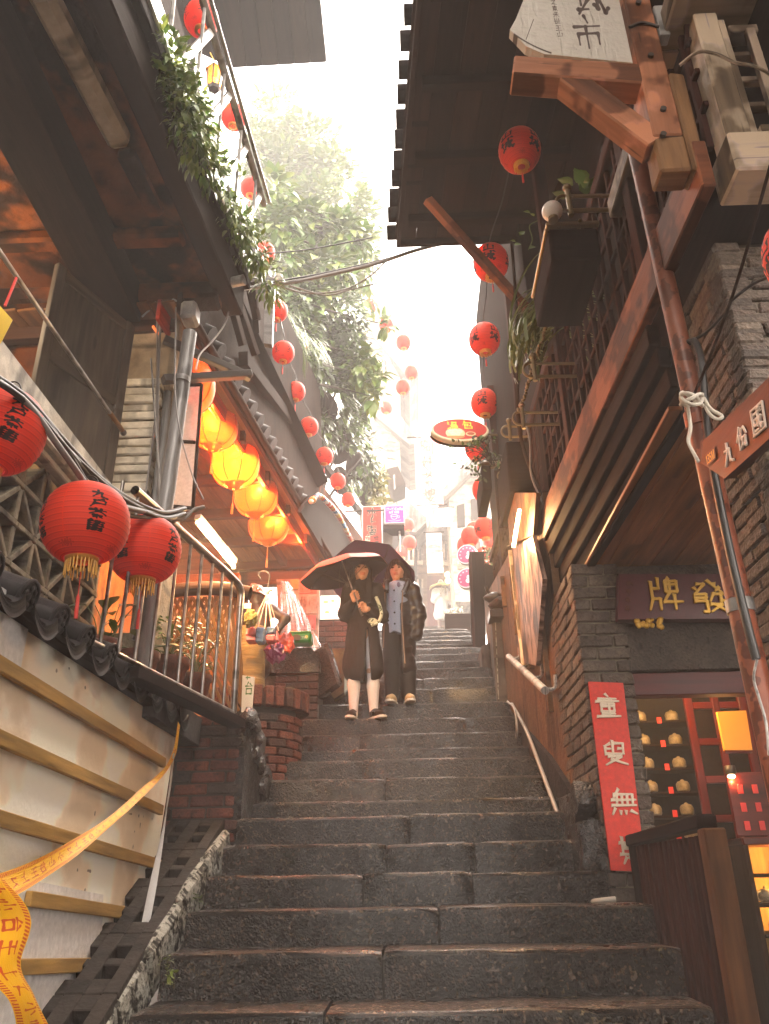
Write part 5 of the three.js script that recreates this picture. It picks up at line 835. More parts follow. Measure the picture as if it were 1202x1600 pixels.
{
  const t = thing('handrail', 'white painted steel handrail on brackets along the brown wall', 'handrail', [0.85, 1.4, -6]), pp = pq(t), a = PX(795, 1026, 0.84), b = PX(852, 1079, 0.84);
  pp('rail', rod(a, b, 0.026, 12), M.white_metal); for (const k of [0.06, 0.35, 0.68, 0.97]) { const p = a.clone().lerp(b, k); pp('bracket', tube([p, p.clone().add(V(0.06, 0.0, 0)), p.clone().add(V(0.075, 0.02, 0)), p.clone().add(V(0.08, 0.09, 0))], 0.012, 12, 6), M.white_metal); }
  solo('water_pipe', tube([PX(800, 1100, 0.86), PX(822, 1140, 0.86), PX(845, 1200, 0.86), PX(875, 1280, 0.865), PX(900, 1345, 0.87), PX(917, 1392, 0.87), PX(924, 1406, 0.875), P(935, 1408, 4.15), P(962, 1405, 4.15)], 0.0135, 80, 9), mat('pvc', [0.55, 0.5, 0.43], { roughness: 0.4, map: T.stain }), 'pale water pipe running down along the foot of the right wall', 'pipe');
  wire('short_pipe', [PX(793, 1096, 0.84), PX(805, 1112, 0.84), PX(808, 1140, 0.84), PX(806, 1158, 0.84)], 0.009, M.white_metal, 'short white pipe end hanging at the top of the water pipe', 'pipe');
}
{ // planter troughs on scroll brackets, strap-leaved plants
  mat('bronze', [0.2, 0.14, 0.07], { roughness: 0.4, metalness: 0.6 });
  const scroll = (pp, x, y, z) => { const pts = []; for (let i = 0; i <= 14; i++) { const a = 0.6 + i / 14 * 4.6; pts.push(V(x - 0.02 + Math.cos(a) * 0.045, y + Math.sin(a) * 0.05, z)); } pp('scroll', tube([...pts], 0.009, 30, 6), M.bronze); pp('finial', [rod(V(x, y - 0.08, z), V(x, y + 0.09, z), 0.014, 8), ball(0.022).translate(x, y + 0.1, z)], M.bronze); pp('bar', [rod(V(x, y + 0.045, z), V(x + 0.28, y + 0.035, z), 0.01, 6), rod(V(x, y - 0.05, z), V(x + 0.28, y - 0.055, z), 0.012, 6)], M.bronze); };
  const t = thing('planter_trough', 'long dark planter trough on bronze scrolls under the big eave', 'planter', [0.8, 2.8, -3.6]), pp = pq(t);
  pp('trough', bx(0.74, 0.98, 2.7, 2.9, -3.5, -2.98, 0.01), M.timber_dark); pp('rim', [bx(0.73, 0.99, 2.9, 2.925, -2.99, -2.96), bx(0.728, 0.75, 2.9, 2.925, -3.5, -2.99)], M.bronze);
  scroll(pp, 0.84, 2.98, -2.9); scroll(pp, 0.8, 2.78, -4.0); scroll(pp, 0.8, 2.78, -4.55);
  const bd = []; for (let k = 0; k < 60; k++) { const q = P(lerp(908, 812, k / 59), lerp(345, 640, k / 59), lerp(2.95, 4.4, k / 59)); bd.push(ball(0.012, 1, rnd(0.7, 1.6), 1, 6, 4).translate(q.x + rnd(-0.008, 0.008), q.y, q.z)); } pp('beaded_chain', bd, M.bronze);
  const t2 = thing('planter_trough', 'small dark planter box with pale rim beside the oval sign', 'planter', [0.8, 3.2, -7]), p2 = pq(t2), a = P(752, 727, 7.3), b = P(790, 764, 7.3);
  p2('trough', bx(a.x, 0.9, b.y, a.y, -8, -7.3, 0.01), M.timber_dark); p2('rim', bx(a.x, a.x + 0.2, a.y + 0.0025, a.y + 0.03, -7.4, -7.27), M.cream_wood); scroll(p2, P(788, 742, 7.2).x, P(788, 742, 7.2).y, -7.22);
  const t3 = thing('planter_trough', 'dark planter box on bronze scrolls above the glowing wall tube', 'planter', [0.8, 2.9, -5.6]), p3 = pq(t3), c = P(790, 690, 5.6), d = P(860, 765, 5.6);
  p3('trough', bx(c.x, 1.05, d.y, c.y, -6.3, -5.6, 0.01), M.timber_dark); scroll(p3, P(797, 672, 5.5).x, P(797, 672, 5.5).y, -5.52);
  const gl = thing('globe_lamp', 'white globe lamp sitting on the near end of the planter trough', 'lamp', P(863, 330, 2.9)); part('globe', ball(0.05, 1, 1, 1, 24, 16), mat('globe_white', [0.75, 0.7, 0.64], { roughness: 0.3 }), gl); part('collar', rod(V(0, -0.06, 0), V(0, -0.04, 0), 0.025, 12), M.bronze, gl);
  // strap-leaved plant
  const strap = (l, w) => { const g = new THREE.BufferGeometry(), pos = [], idx = [], n = 9; for (let i = 0; i <= n; i++) { const s = i / n, a = s * 2.3, ww = w * (1 - s * s * 0.8) * 0.5, y = Math.sin(a) * l * 0.42, z = (1 - Math.cos(a)) * l * 0.42; pos.push(-ww, y + ww * 0.3, z, 0, y, z, ww, y + ww * 0.3, z); } for (let i = 0; i < n; i++) for (const k of [0, 1]) { const q = i * 3 + k; idx.push(q, q + 1, q + 3, q + 1, q + 4, q + 3); } g.setAttribute('position', new THREE.Float32BufferAttribute(pos, 3)); g.setIndex(idx); g.computeVertexNormals(); return g; };
  const sg = strap(0.85, 0.024);
  const sp1 = thing('strap_plant', 'strap-leaved plant arching out of the trough before the red lanterns', 'plant', P(822, 545, 4.3)), ls = [];
  for (let k = 0; k < 100; k++) { const a = rnd(6.28); ls.push([V(rnd(-0.1, 0.12), rnd(-0.12, 0.12), rnd(-0.3, 0.15)), Math.atan2(-1, rnd(-0.9, 0.5)) + rnd(-0.8, 0.8), rnd(0.6, 1.05), rnd(-0.5, 0.35)]); }
  ls.forEach(([p, a, s, tl], i) => { const m = part('strap_leaf', sg, [M.strap_a ?? leafMat('strap_a', [0.16, 0.2, 0.05]), M.strap_b ?? leafMat('strap_b', [0.28, 0.31, 0.1])][i % 3 ? 0 : 1], sp1, p); m.rotation.set(tl, a + Math.PI / 2 + 1.6, 0, 'YXZ'); m.scale.setScalar(s); });
  const sp2 = thing('shrub', 'wiry small-leaved shrub spilling over the oval sign', 'plant', P(760, 705, 7.25)), l2 = [], st = [];
  for (let k = 0; k < 26; k++) { const q = V(rnd(-0.32, 0.12), rnd(-0.26, 0.16), rnd(-0.1, 0.1)); st.push(tube([V(0.05, -0.15, 0), V(q.x * 0.4, q.y * 0.3 + 0.02, q.z), q], 0.004, 8, 4)); for (let j = 0; j < 9; j++) l2.push({ p: q.clone().add(rdir().multiplyScalar(0.05)), dir: rdir(), up: rdir(), s: rnd(0.7, 1.3) }); }
  part('stem', st, M.timber_dark, sp2); leaves('foliage', l2, leafShape(0.045, 0.028), DARK.concat(GREEN), sp2);
  const sp3 = thing('vine_sprig', 'small bright sprig with round leaves at the trough’s near corner', 'plant', P(835, 345, 2.85)), l3 = [], s3 = [];
  for (const [x, y] of [[829, 333], [835, 338], [812, 368], [806, 378], [826, 388], [820, 366], [803, 383]]) l3.push({ p: P(x, y, 2.85).sub(sp3.position), dir: V(rnd(-1, 1), rnd(-0.2, 1), 0.2), up: V(0, 0.4, 1), s: rnd(0.7, 1.1) }); s3.push(tube([[840, 345], [828, 352], [832, 375], [826, 390]].map(([x, y]) => P(x, y, 2.86).sub(sp3.position)), 0.003, 14, 4));
  part('stem', s3, M.stem_green1 ?? M.timber_dark, sp3); leaves('foliage', l3, leafShape(0.035, 0.03), BRIGHT, sp3);
  const sp4 = thing('broadleaf_plant', 'dim broad-leaved plant behind the globe lamp', 'plant', P(905, 300, 3.2)), l4 = []; for (let k = 0; k < 7; k++) l4.push({ p: V(rnd(-0.08, 0.1), rnd(-0.03, 0.02), rnd(-0.05, 0.05)), dir: V(rnd(-1, 1), 0.4, 0.3), up: V(0, 1, 0.2), s: rnd(0.8, 1.2) }); leaves('foliage', l4, leafShape(0.1, 0.075), GREEN, sp4);
  wire('vine_cable', [P(800, 380, 4.9), P(806, 470, 4.8), P(810, 560, 4.7), P(808, 640, 5), P(818, 700, 5.2), P(840, 760, 5.1), P(862, 815, 4.9)], 0.013, M.timber_brown, 'thick brown cable hanging along the dark facade', 'cable');
  wire('vine_cable', [P(816, 640, 5.2), P(828, 690, 5.1), P(830, 740, 5.1), P(855, 800, 4.9)], 0.007, M.cable_grey, 'thin grey cable beside the thick brown one', 'cable');
}
{ // oval dumpling sign on its arm
  const q = P(718, 677, 7.35), t = thing('oval_sign', 'oval red shop sign with yellow characters and a bamboo steamer', 'sign', q), W = 0.31, H = 0.155;
  const cv = canvasOf(1024, 512), g = cv.getContext('2d'); g.fillStyle = '#efe3c0'; g.fillRect(0, 0, 1024, 512); g.fillStyle = '#c9281c'; g.beginPath(); g.ellipse(512, 246, 470, 216, 0, 0, 7); g.fill();
  g.fillStyle = '#efe0b0'; g.beginPath(); g.ellipse(420, 330, 170, 120, 0, 0, 7); g.fill(); g.fillStyle = '#c99a55'; g.beginPath(); g.ellipse(420, 390, 165, 60, 0, 0, 3.14); g.fill(); g.fillStyle = '#fff5dc'; for (const [x, y] of [[340, 290], [420, 265], [500, 290], [380, 340], [460, 345]]) { g.beginPath(); g.ellipse(x, y, 48, 36, 0, 0, 7); g.fill(); g.strokeStyle = '#d9b880'; g.lineWidth = 4; g.beginPath(); g.arc(x, y - 8, 18, 0, 3); g.stroke(); }
  g.fillStyle = '#f0dcae'; g.beginPath(); g.ellipse(690, 345, 90, 50, 0, 0, 7); g.fill(); g.fillStyle = '#b5532c'; g.beginPath(); g.ellipse(690, 338, 66, 32, 0, 0, 7); g.fill();
  for (const [c, w] of [['#8a5a10', 0.19], ['#ffe93c', 0.13]]) { g.fillStyle = c; brush(g, '湯', 300, 70, 170, w, 170); brush(g, '包', 560, 60, 170, w, 165); }
  const e = (k, th) => { const p = []; for (let i = 0; i < 40; i++) { const a = i / 40 * 6.2832; p.push([Math.cos(a) * W * k, Math.sin(a) * H * k]); } return plate(p, th); };
  part('face', printUV(e(0.965, 0.01), -W, W, -H, H), mat('oval_print', [0.85, 0.85, 0.85], { map: ctex(cv), roughness: 0.35 }), t, [0, 0, 0.052]);
  part('rim', e(1, 0.05), mat('oval_rim', [0.6, 0.52, 0.36], { roughness: 0.4 }), t); part('back', e(1.01, 0.03), M.timber_dark, t, [0, -0.012, -0.03]); t.rotation.set(-0.12, 0.1, 0.03);
  part('arm', rod(V(W * 0.9, 0.0, -0.02), V(W + 0.25, 0.02, -0.06), 0.012, 8), M.bronze, t);
}
{ // dark post, pink round signs, stone slab, carved figure, greenery patches
  const t = thing('dark_post', 'broad dark wooden post beside the lowest right lantern', 'post', [0.75, 2.0, -9.5]), pp = pq(t), A = P(735, 862, 9.4), B = P(760, 862, 9.4), Cc = P(757, 1062, 9.4), D = P(742, 1062, 9.4);
  pp('post', prism([P(734, 862, 9.4), P(757, 862, 9.4), P(760, 1066, 9.4), P(742, 1066, 9.4)], V(0, 0, -0.25)), M.timber_dark); pp('edge', bar(P(735, 862, 9.37), P(743, 1064, 9.37), 0.02, 0.03), M.timber_redbrown);
  pp('side_panel', prism([P(758, 880, 9.3), P(776, 886, 9.1), P(776, 930, 9.1), P(760, 960, 9.3)], V(0, 0, -0.1)), M.timber_dark);
  for (const [y, l] of [[868, 'pink round sign with a white figure, upper of two'], [905, 'pink round sign with a white figure, lower of two']]) {
    const q = P(731, y, 11), s = thing('round_sign', l, 'sign', q, -0.35), R = 0.155, cv = canvasOf(256, 256), g = cv.getContext('2d'); g.fillStyle = '#f5e6ea'; g.fillRect(0, 0, 256, 256); g.fillStyle = '#c54f7d'; g.beginPath(); g.arc(128, 128, 112, 0, 7); g.fill(); g.fillStyle = '#f3d3df'; for (let i = 0; i < 9; i++) { const a = i * 0.55 + 2.6; g.fillRect(128 + Math.cos(a) * 84 - 9, 128 + Math.sin(a) * 84 - 9, 18, 18); } g.fillStyle = '#fff'; g.beginPath(); g.ellipse(150, 120, 20, 26, 0, 0, 7); g.ellipse(150, 165, 34, 30, 0, 0, 7); g.fill();
    part('face', printUV(lathe([[0.001, 0.01], [R * 0.97, 0.01], [R * 0.97, 0]], 30).rotateX(Math.PI / 2), -R, R, -R, R), mat('pink_print' + y, [0.85, 0.85, 0.85], { map: ctex(cv), roughness: 0.4 }), s, [0, 0, 0.052]); part('case', lathe([[0.001, 0.05], [R, 0.05], [R, -0.05], [0.001, -0.05]], 30).rotateX(Math.PI / 2), M.white_metal, s); part('arm', rod(V(R * 0.8, 0, 0), V(R + 0.25, 0, 0), 0.015, 6), M.iron, s);
  }
  const sl = thing('stone_slab', 'grey upright stone slab below the dark carved figure', 'slab', P(790, 1130, 7.4)), sp0 = pq(sl);
  sp0('slab', prism([P(768, 962, 7.4), P(796, 958, 7.4), P(800, 1120, 7.4), P(778, 1120, 7.4)], V(0.05, 0, -0.7)), plast('slab_stone', [0.16, 0.13, 0.11])); sp0('joint', bar(P(774, 965, 7.38), P(780, 1110, 7.38), 0.008, 0.01, 0.002), M.lichen); sp0('kerb', prism([P(752, 1010, 8.2), P(766, 1004, 8.2), P(770, 1080, 8.2), P(756, 1075, 8.2)], V(0, 0, -0.6)), M.slab_stone);
  const cf = thing('carved_figure', 'dark carved beast head on top of the grey stone slab', 'carving', P(779, 962, 7.3)), hp = [];
  const blob = (r, x, y, z, sx, sy, sz) => { const g = new THREE.IcosahedronGeometry(r, 3), p = g.attributes.position; for (let k = 0; k < p.count; k++) { const a = 0.8 + 0.5 * fbm((p.getX(k) * 2 + x + 5) % 1, (p.getY(k) * 2 + p.getZ(k) + 5) % 1, 8, 17, 3); p.setXYZ(k, p.getX(k) * a * sx, p.getY(k) * a * sy, p.getZ(k) * a * sz); } g.computeVertexNormals(); return g.translate(x, y, z); };
  part('head', [blob(0.1, 0.03, 0.1, 0, 1.1, 0.9, 1.2), blob(0.07, -0.04, 0.17, 0.02, 1.2, 0.7, 1), blob(0.06, 0.0, 0.02, 0.03, 1.5, 0.6, 1)], mat('carved_dark', [0.03, 0.022, 0.02], { roughness: 0.3 }), cf); part('horn', [tube([V(-0.02, 0.2, 0), V(-0.08, 0.24, 0), V(-0.1, 0.3, 0)], 0.016, 10, 6), tube([V(0.08, 0.18, 0), V(0.11, 0.24, 0), V(0.09, 0.3, 0)], 0.014, 10, 6)], M.carved_dark, cf); part('mane', [blob(0.05, 0.11, 0.06, 0, 1, 1.4, 1.2), blob(0.045, 0.08, 0.16, -0.02, 1, 1.2, 1)], M.carved_dark, cf); part('pedestal', bx(-0.09, 0.1, -0.04, 0.03, -0.15, 0.1), M.carved_dark, cf);
  const hd = thing('hedge_patch', 'clipped green hedge glimpsed between the dark post and the panel', 'hedge', [0.78, 2.1, -9.9]), hl = []; for (let k = 0; k < 700; k++) { const q = P(rnd(755, 802), rnd(855, 945), rnd(9.9, 10.3)); hl.push({ p: q.sub(hd.position), dir: rdir(), up: rdir(), s: rnd(0.7, 1.3) }); } leaves('foliage', hl, leafShape(0.05, 0.035), DARK.concat(GREEN, BRIGHT), hd); part('stem', bx(-0.1, 0.5, -0.4, 0.5, -0.6, -0.45), M.timber_dark, hd);
  const fl = thing('flower_box', 'low white flowers in a box at the right end of the landing', 'flowers', P(705, 962, 12)), wl = []; for (let k = 0; k < 90; k++) wl.push({ p: V(rnd(-0.12, 0.2), rnd(0, 0.12), rnd(-0.1, 0.1)), dir: rdir(), up: rdir(), s: rnd(0.6, 1.2) }); leaves('blossom', wl, leafShape(0.06, 0.04), [[0.7, 0.68, 0.62], [0.5, 0.5, 0.4]], fl); part('box', bx(-0.1, 0.3, -0.3, 0.0, -0.1, 0.1), M.timber_brown, fl);
}
// ---------- left: brick walls, planter, odds and ends of the stall ----------
{
  const t = thing('brick_wall', 'old red brick wall with cement end beside the drain covers', 'wall', [-1.2, 0.2, -5]), q = t.position.clone(), g = new THREE.Group(); g.name = 'wall_face'; g.position.sub(q); t.add(g);
  part('mortar_core', [bx(-1.75, -1.0, -0.4, 0.93, -5.6, -5.02)], M.mortar_dark, g);
  brickFace(g, V(-1.75, 0.16, -5.0), V(1, 0, 0), V(0, 0, 1), 0.74, 0.8, { bl: 0.21, bh: 0.056, gap: 0.012, mats: redBricks, rough: 0.008 });
  const cem = prism([V(-1.015, 0.1, -4.985), V(-1.015, 0.98, -4.985), V(-0.975, 0.96, -5.1), V(-0.97, 0.62, -5.75), V(-0.97, 0.4, -5.8)], V(-0.06, 0, -0.02)); part('cement_end', cem, M.granite2, t).position.sub(q);
  const lum = []; for (let i = 0; i < 16; i++) { const b = new THREE.IcosahedronGeometry(rnd(0.04, 0.085), 2), p = b.attributes.position, f = rnd(5); for (let k = 0; k < p.count; k++) { const a = 0.75 + 0.6 * fbm((p.getX(k) * 4 + f) % 1, (p.getY(k) * 4 + p.getZ(k) * 3 + 3) % 1, 8, 7, 3); p.setXYZ(k, p.getX(k) * a * 0.7, p.getY(k) * a, p.getZ(k) * a * 1.3); } b.computeVertexNormals(); const s = i / 15; lum.push(metricUV(b.translate(-0.99 + rnd(-0.03, 0.01), lerp(0.95, 0.6, s) - rnd(0.25) * (i % 3 === 0 ? 1 : 0.2), lerp(-5.03, -5.75, s)))); } part('rubble_edge', lum, M.granite2, t).position.sub(q);
}
{ // round brick planter with soldier-course rim
  const c = V(-1.17, 0, -6.1), R = 0.33, yb = 0.6, yt = 1.24, t = thing('brick_planter', 'round red brick planter with a rim of upright bricks beside the stairs', 'planter', [c.x, yb, c.z]), H = yt - yb;
  part('core', new THREE.CylinderGeometry(R - 0.03, R - 0.03, H, 32).translate(0, H / 2, 0), M.mortar_dark, t);
  const n = 14, bg = [0, 1, 2].map(() => cbox(6.283 * R / n - 0.012, 0.05, 0.08, 0.006, 0.003)), sg = [0, 1].map(() => cbox(0.062, 0.14, 0.1, 0.006, 0.003));
  for (let r = 0; r < 9; r++) for (let k = 0; k < n; k++) { const a = (k + (r % 2) * 0.5) / n * 6.283; if (Math.cos(a - 0.6) < -0.25) continue; const m = part('brick', bg[k % 3], redBricks[Math.floor(Math.pow(rnd(), 1.2) * 5)], t, V(Math.sin(a) * (R - 0.02), 0.03 + r * 0.059, Math.cos(a) * (R - 0.02))); m.rotation.y = a; }
  for (let k = 0; k < 30; k++) { const a = k / 30 * 6.283; if (Math.cos(a - 0.6) < -0.3) continue; const m = part('rim_brick', sg[k % 2], redBricks[Math.floor(rnd(4))], t, V(Math.sin(a) * (R + 0.02), H + 0.005, Math.cos(a) * (R + 0.02))); m.rotation.y = a; }
  part('soil', new THREE.CylinderGeometry(R - 0.04, R - 0.04, 0.04, 24).translate(0, H + 0.03, 0), M.mortar_dark, t);
  part('moss', [ball(0.07, 1.3, 0.7, 1).translate(0.24, H + 0.08, 0.05), ball(0.05, 1, 0.8, 1).translate(0.28, H + 0.06, -0.1)], mat('moss', [0.14, 0.13, 0.05], { map: T.stain, bumpMap: T.grit, bumpScale: 0.02, roughness: 0.9 }), t);
  const tr = solo('tree_stump', lathe([[0.13, 0], [0.11, 0.2], [0.1, 0.5], [0.11, 0.62], [0.001, 0.62]], 18), mat('bark_ochre', [0.36, 0.23, 0.08], { map: T.grain, bumpMap: T.grain, bumpScale: 0.02, roughness: 0.85 }), 'pale ochre trunk stump rising out of the round brick planter', 'stump', [-1.22, 1.22, -6.05]);
  // brick block and stone cheek higher up
  const w = thing('brick_wall', 'dark-capped red brick block beside the stairs left of the standing women', 'wall', [-0.9, 1.2, -7.1]), q = w.position.clone(), g = new THREE.Group(); g.name = 'wall_face'; g.position.sub(q); w.add(g);
  const top = P(460, 1052, 7.0).y, cap = P(460, 1014, 7.0).y, x0 = P(447, 1080, 7.0).x, x1 = P(497, 1080, 7.0).x; part('mortar_core', bx(x0 - 0.2, x1 - 0.012, 0.9, top, -8, -7.02), M.mortar_dark, g);
  brickFace(g, V(x0 - 0.1, 1.0, -7.0), V(1, 0, 0), V(0, 0, 1), x1 - x0 + 0.1, top - 0.97, { bl: 0.2, bh: 0.055, mats: redBricks, rough: 0.006 });
  const o = part('dark_cap', prism([V(x0 - 0.2, top, -6.97), V(x1 + 0.02, top, -6.97), V(x1 + 0.02, top + 0.08, -6.97), V(x1 - 0.06, cap, -6.97), V(x0 - 0.2, cap, -6.97)], V(0, 0, -0.5)), M.granite2, w); o.position.sub(q);
  const ch = thing('stone_cheek', 'mossy sloping stone cheek wall left of the woman with white tights', 'wall', P(520, 1080, 7.4)), q2 = ch.position.clone();
  part('slab', prism([P(503, 1014, 7.4), P(538, 1014, 7.4), P(538, 1082, 7.4), P(522, 1092, 7.4), P(503, 1060, 7.4)], V(0, 0, -0.6)), plast('mossy_stone', [0.24, 0.2, 0.12]), ch).position.sub(q2); part('leaning_slab', bar(P(497, 1015, 7.1), P(517, 1082, 7.0), 0.07, 0.28, 0.02), M.granite2, ch).position.sub(q2);
}
{ // white upright sign with green character
  const t = thing('upright_sign', 'small white upright sign with a green character above the brick planter', 'sign', P(388, 1120, 5.3)), cv = canvasOf(96, 256), g = cv.getContext('2d'); g.fillStyle = '#f2ead8'; g.fillRect(0, 0, 96, 256); g.fillStyle = '#4c7a1e'; brush(g, '台', 14, 40, 70, 0.11); g.fillRect(30, 0, 8, 26); g.fillRect(20, 10, 40, 8);
  const a = P(379, 1055, 5.3), b = P(398, 1058, 5.3), c = P(392, 1125, 5.3), d = P(377, 1118, 5.3); let pl = prism([a, b, c, d], V(0, 0, -0.02)); pl = printUV(pl, d.x, b.x, c.y, a.y); part('board', pl, mat('upright_print', [0.8, 0.8, 0.8], { map: ctex(cv), roughness: 0.5 }), t).position.sub(t.position); part('stake', rod(P(386, 1120, 5.33), P(383, 1160, 5.33), 0.01, 6), M.timber_dark, t).position.sub(t.position);
}
{ // hanging basket of pink and blue packets in a string net, bags
  const z = 5.75, t = thing('hanging_basket', 'pink and blue packets hanging in a net of pink strings', 'basket', P(412, 985, z)), pp = pq(t);
  const kn = P(418, 927, z), pk = mat('pink_packet', [0.75, 0.2, 0.2], { roughness: 0.45, map: T.paper }), bl = mat('blue_packet', [0.12, 0.24, 0.42], { roughness: 0.4, map: scaled(T.stain, 0.2) });
  const box = (x0, y0, x1, y1, m, dz) => { const a = P(x0, y1, z), b = P(x1, y0, z); pp('packet', bx(a.x, b.x, a.y, b.y, -z - dz, -z + 0.08 + dz, 0.01, 0.004), m); };
  box(387, 983, 402, 998, pk, 0); box(387, 998.5, 403, 1007, pk, 0.01); box(402.5, 985, 417, 1008, bl, 0.012); box(419, 984, 432, 995, bl, 0); box(418, 996, 433, 1007, pk, 0.006); box(433.5, 990, 437, 1005, pk, 0);
  const sm = mat('string_pink', [0.75, 0.45, 0.38], { roughness: 0.7 });
  for (let k = 0; k < 9; k++) { const e = P(390 + k * 5.6, 984, z); e.z += k % 2 ? 0.085 : -0.03; pp('string', rod(kn, e, 0.0035, 5), sm); }
  pp('knot', [ball(0.02, 1, 1, 1).translate(kn.x, kn.y + 0.01, kn.z), ball(0.016, 1.5, 0.8, 1).translate(kn.x + 0.02, kn.y + 0.025, kn.z)], sm); pp('hook', tube([kn, P(420, 910, z), P(421, 898, z), P(416, 893, z), P(408, 893, z), P(404, 898, z), P(408, 904, z)], 0.006, 30, 6), M.iron);
  const crumpled = (name, l, px, py, d, r, m, sx, sy) => { const g = new THREE.IcosahedronGeometry(r, 4), p = g.attributes.position, f = rnd(7); for (let k = 0; k < p.count; k++) { const n = V(p.getX(k), p.getY(k), p.getZ(k)).normalize(); const a = 0.8 + 0.55 * Math.abs(fbm((n.x * 0.5 + 0.5 + f) % 1, (n.y * 0.5 + n.z * 0.3 + 1.5) % 1, 7, 27, 3) - 0.5) * 2; p.setXYZ(k, p.getX(k) * a * sx, p.getY(k) * a * sy, p.getZ(k) * a * 0.8); } g.computeVertexNormals(); return solo(name, metricUV(g), m, l, 'bag', P(px, py, d)); };
  crumpled('plastic_bag', 'crumpled purple plastic bag below the hanging pink packets', 430, 1020, 5.85, 0.075, mat('purple_bag', [0.2, 0.035, 0.12], { roughness: 0.25, map: T.paper }), 1.1, 1.2);
  crumpled('plastic_bag', 'crumpled red plastic bag behind the hanging pink packets', 446, 1005, 6.3, 0.08, mat('red_bag', [0.6, 0.08, 0.05], { roughness: 0.3, map: T.paper }), 1, 1.2);
  crumpled('herb_bundle', 'yellow-green bundle hanging left of the pink packets', 392, 966, 5.6, 0.055, mat('herb_green', [0.3, 0.25, 0.06], { roughness: 0.8, map: T.stain }), 1, 1.4);
  solo('pink_card', bx(-0.032, 0.032, -0.02, 0.02, -0.004, 0.004, 0.001), mat('card_pink', [0.75, 0.5, 0.45], { roughness: 0.6 }), 'small pink card hanging above the yellow-green bundle', 'card', P(386, 947, 5.6));
  const gb = thing('green_parcel', 'green printed parcel lying on the dark brick block', 'parcel', P(471, 1008, 6.95)), cv = canvasOf(256, 128), g = cv.getContext('2d'); g.fillStyle = '#2c9a3a'; g.fillRect(0, 0, 256, 128); g.fillStyle = '#4c4a1a'; g.beginPath(); g.ellipse(90, 70, 50, 40, 0.2, 0, 7); g.fill(); g.fillStyle = '#e8d43a'; g.beginPath(); g.arc(200, 60, 18, 0, 7); g.fill(); g.fillStyle = '#fff'; for (let i = 0; i < 6; i++) g.fillRect(150 + i * 9, 56 + (i % 2) * 14, 6, 10);
  let bg = cbox(0.2, 0.09, 0.2, 0.02, 0.008); bg = printUV(bg, -0.1, 0.1, -0.05, 0.05); part('body', bg, mat('green_print', [0.8, 0.8, 0.8], { map: ctex(cv), roughness: 0.35 }), gb, [0, 0.045, 0]); part('lid', cbox(0.19, 0.012, 0.19, 0.004), mat('green_lid', [0.05, 0.3, 0.08], { roughness: 0.3 }), gb, [0, 0.096, 0]);
}
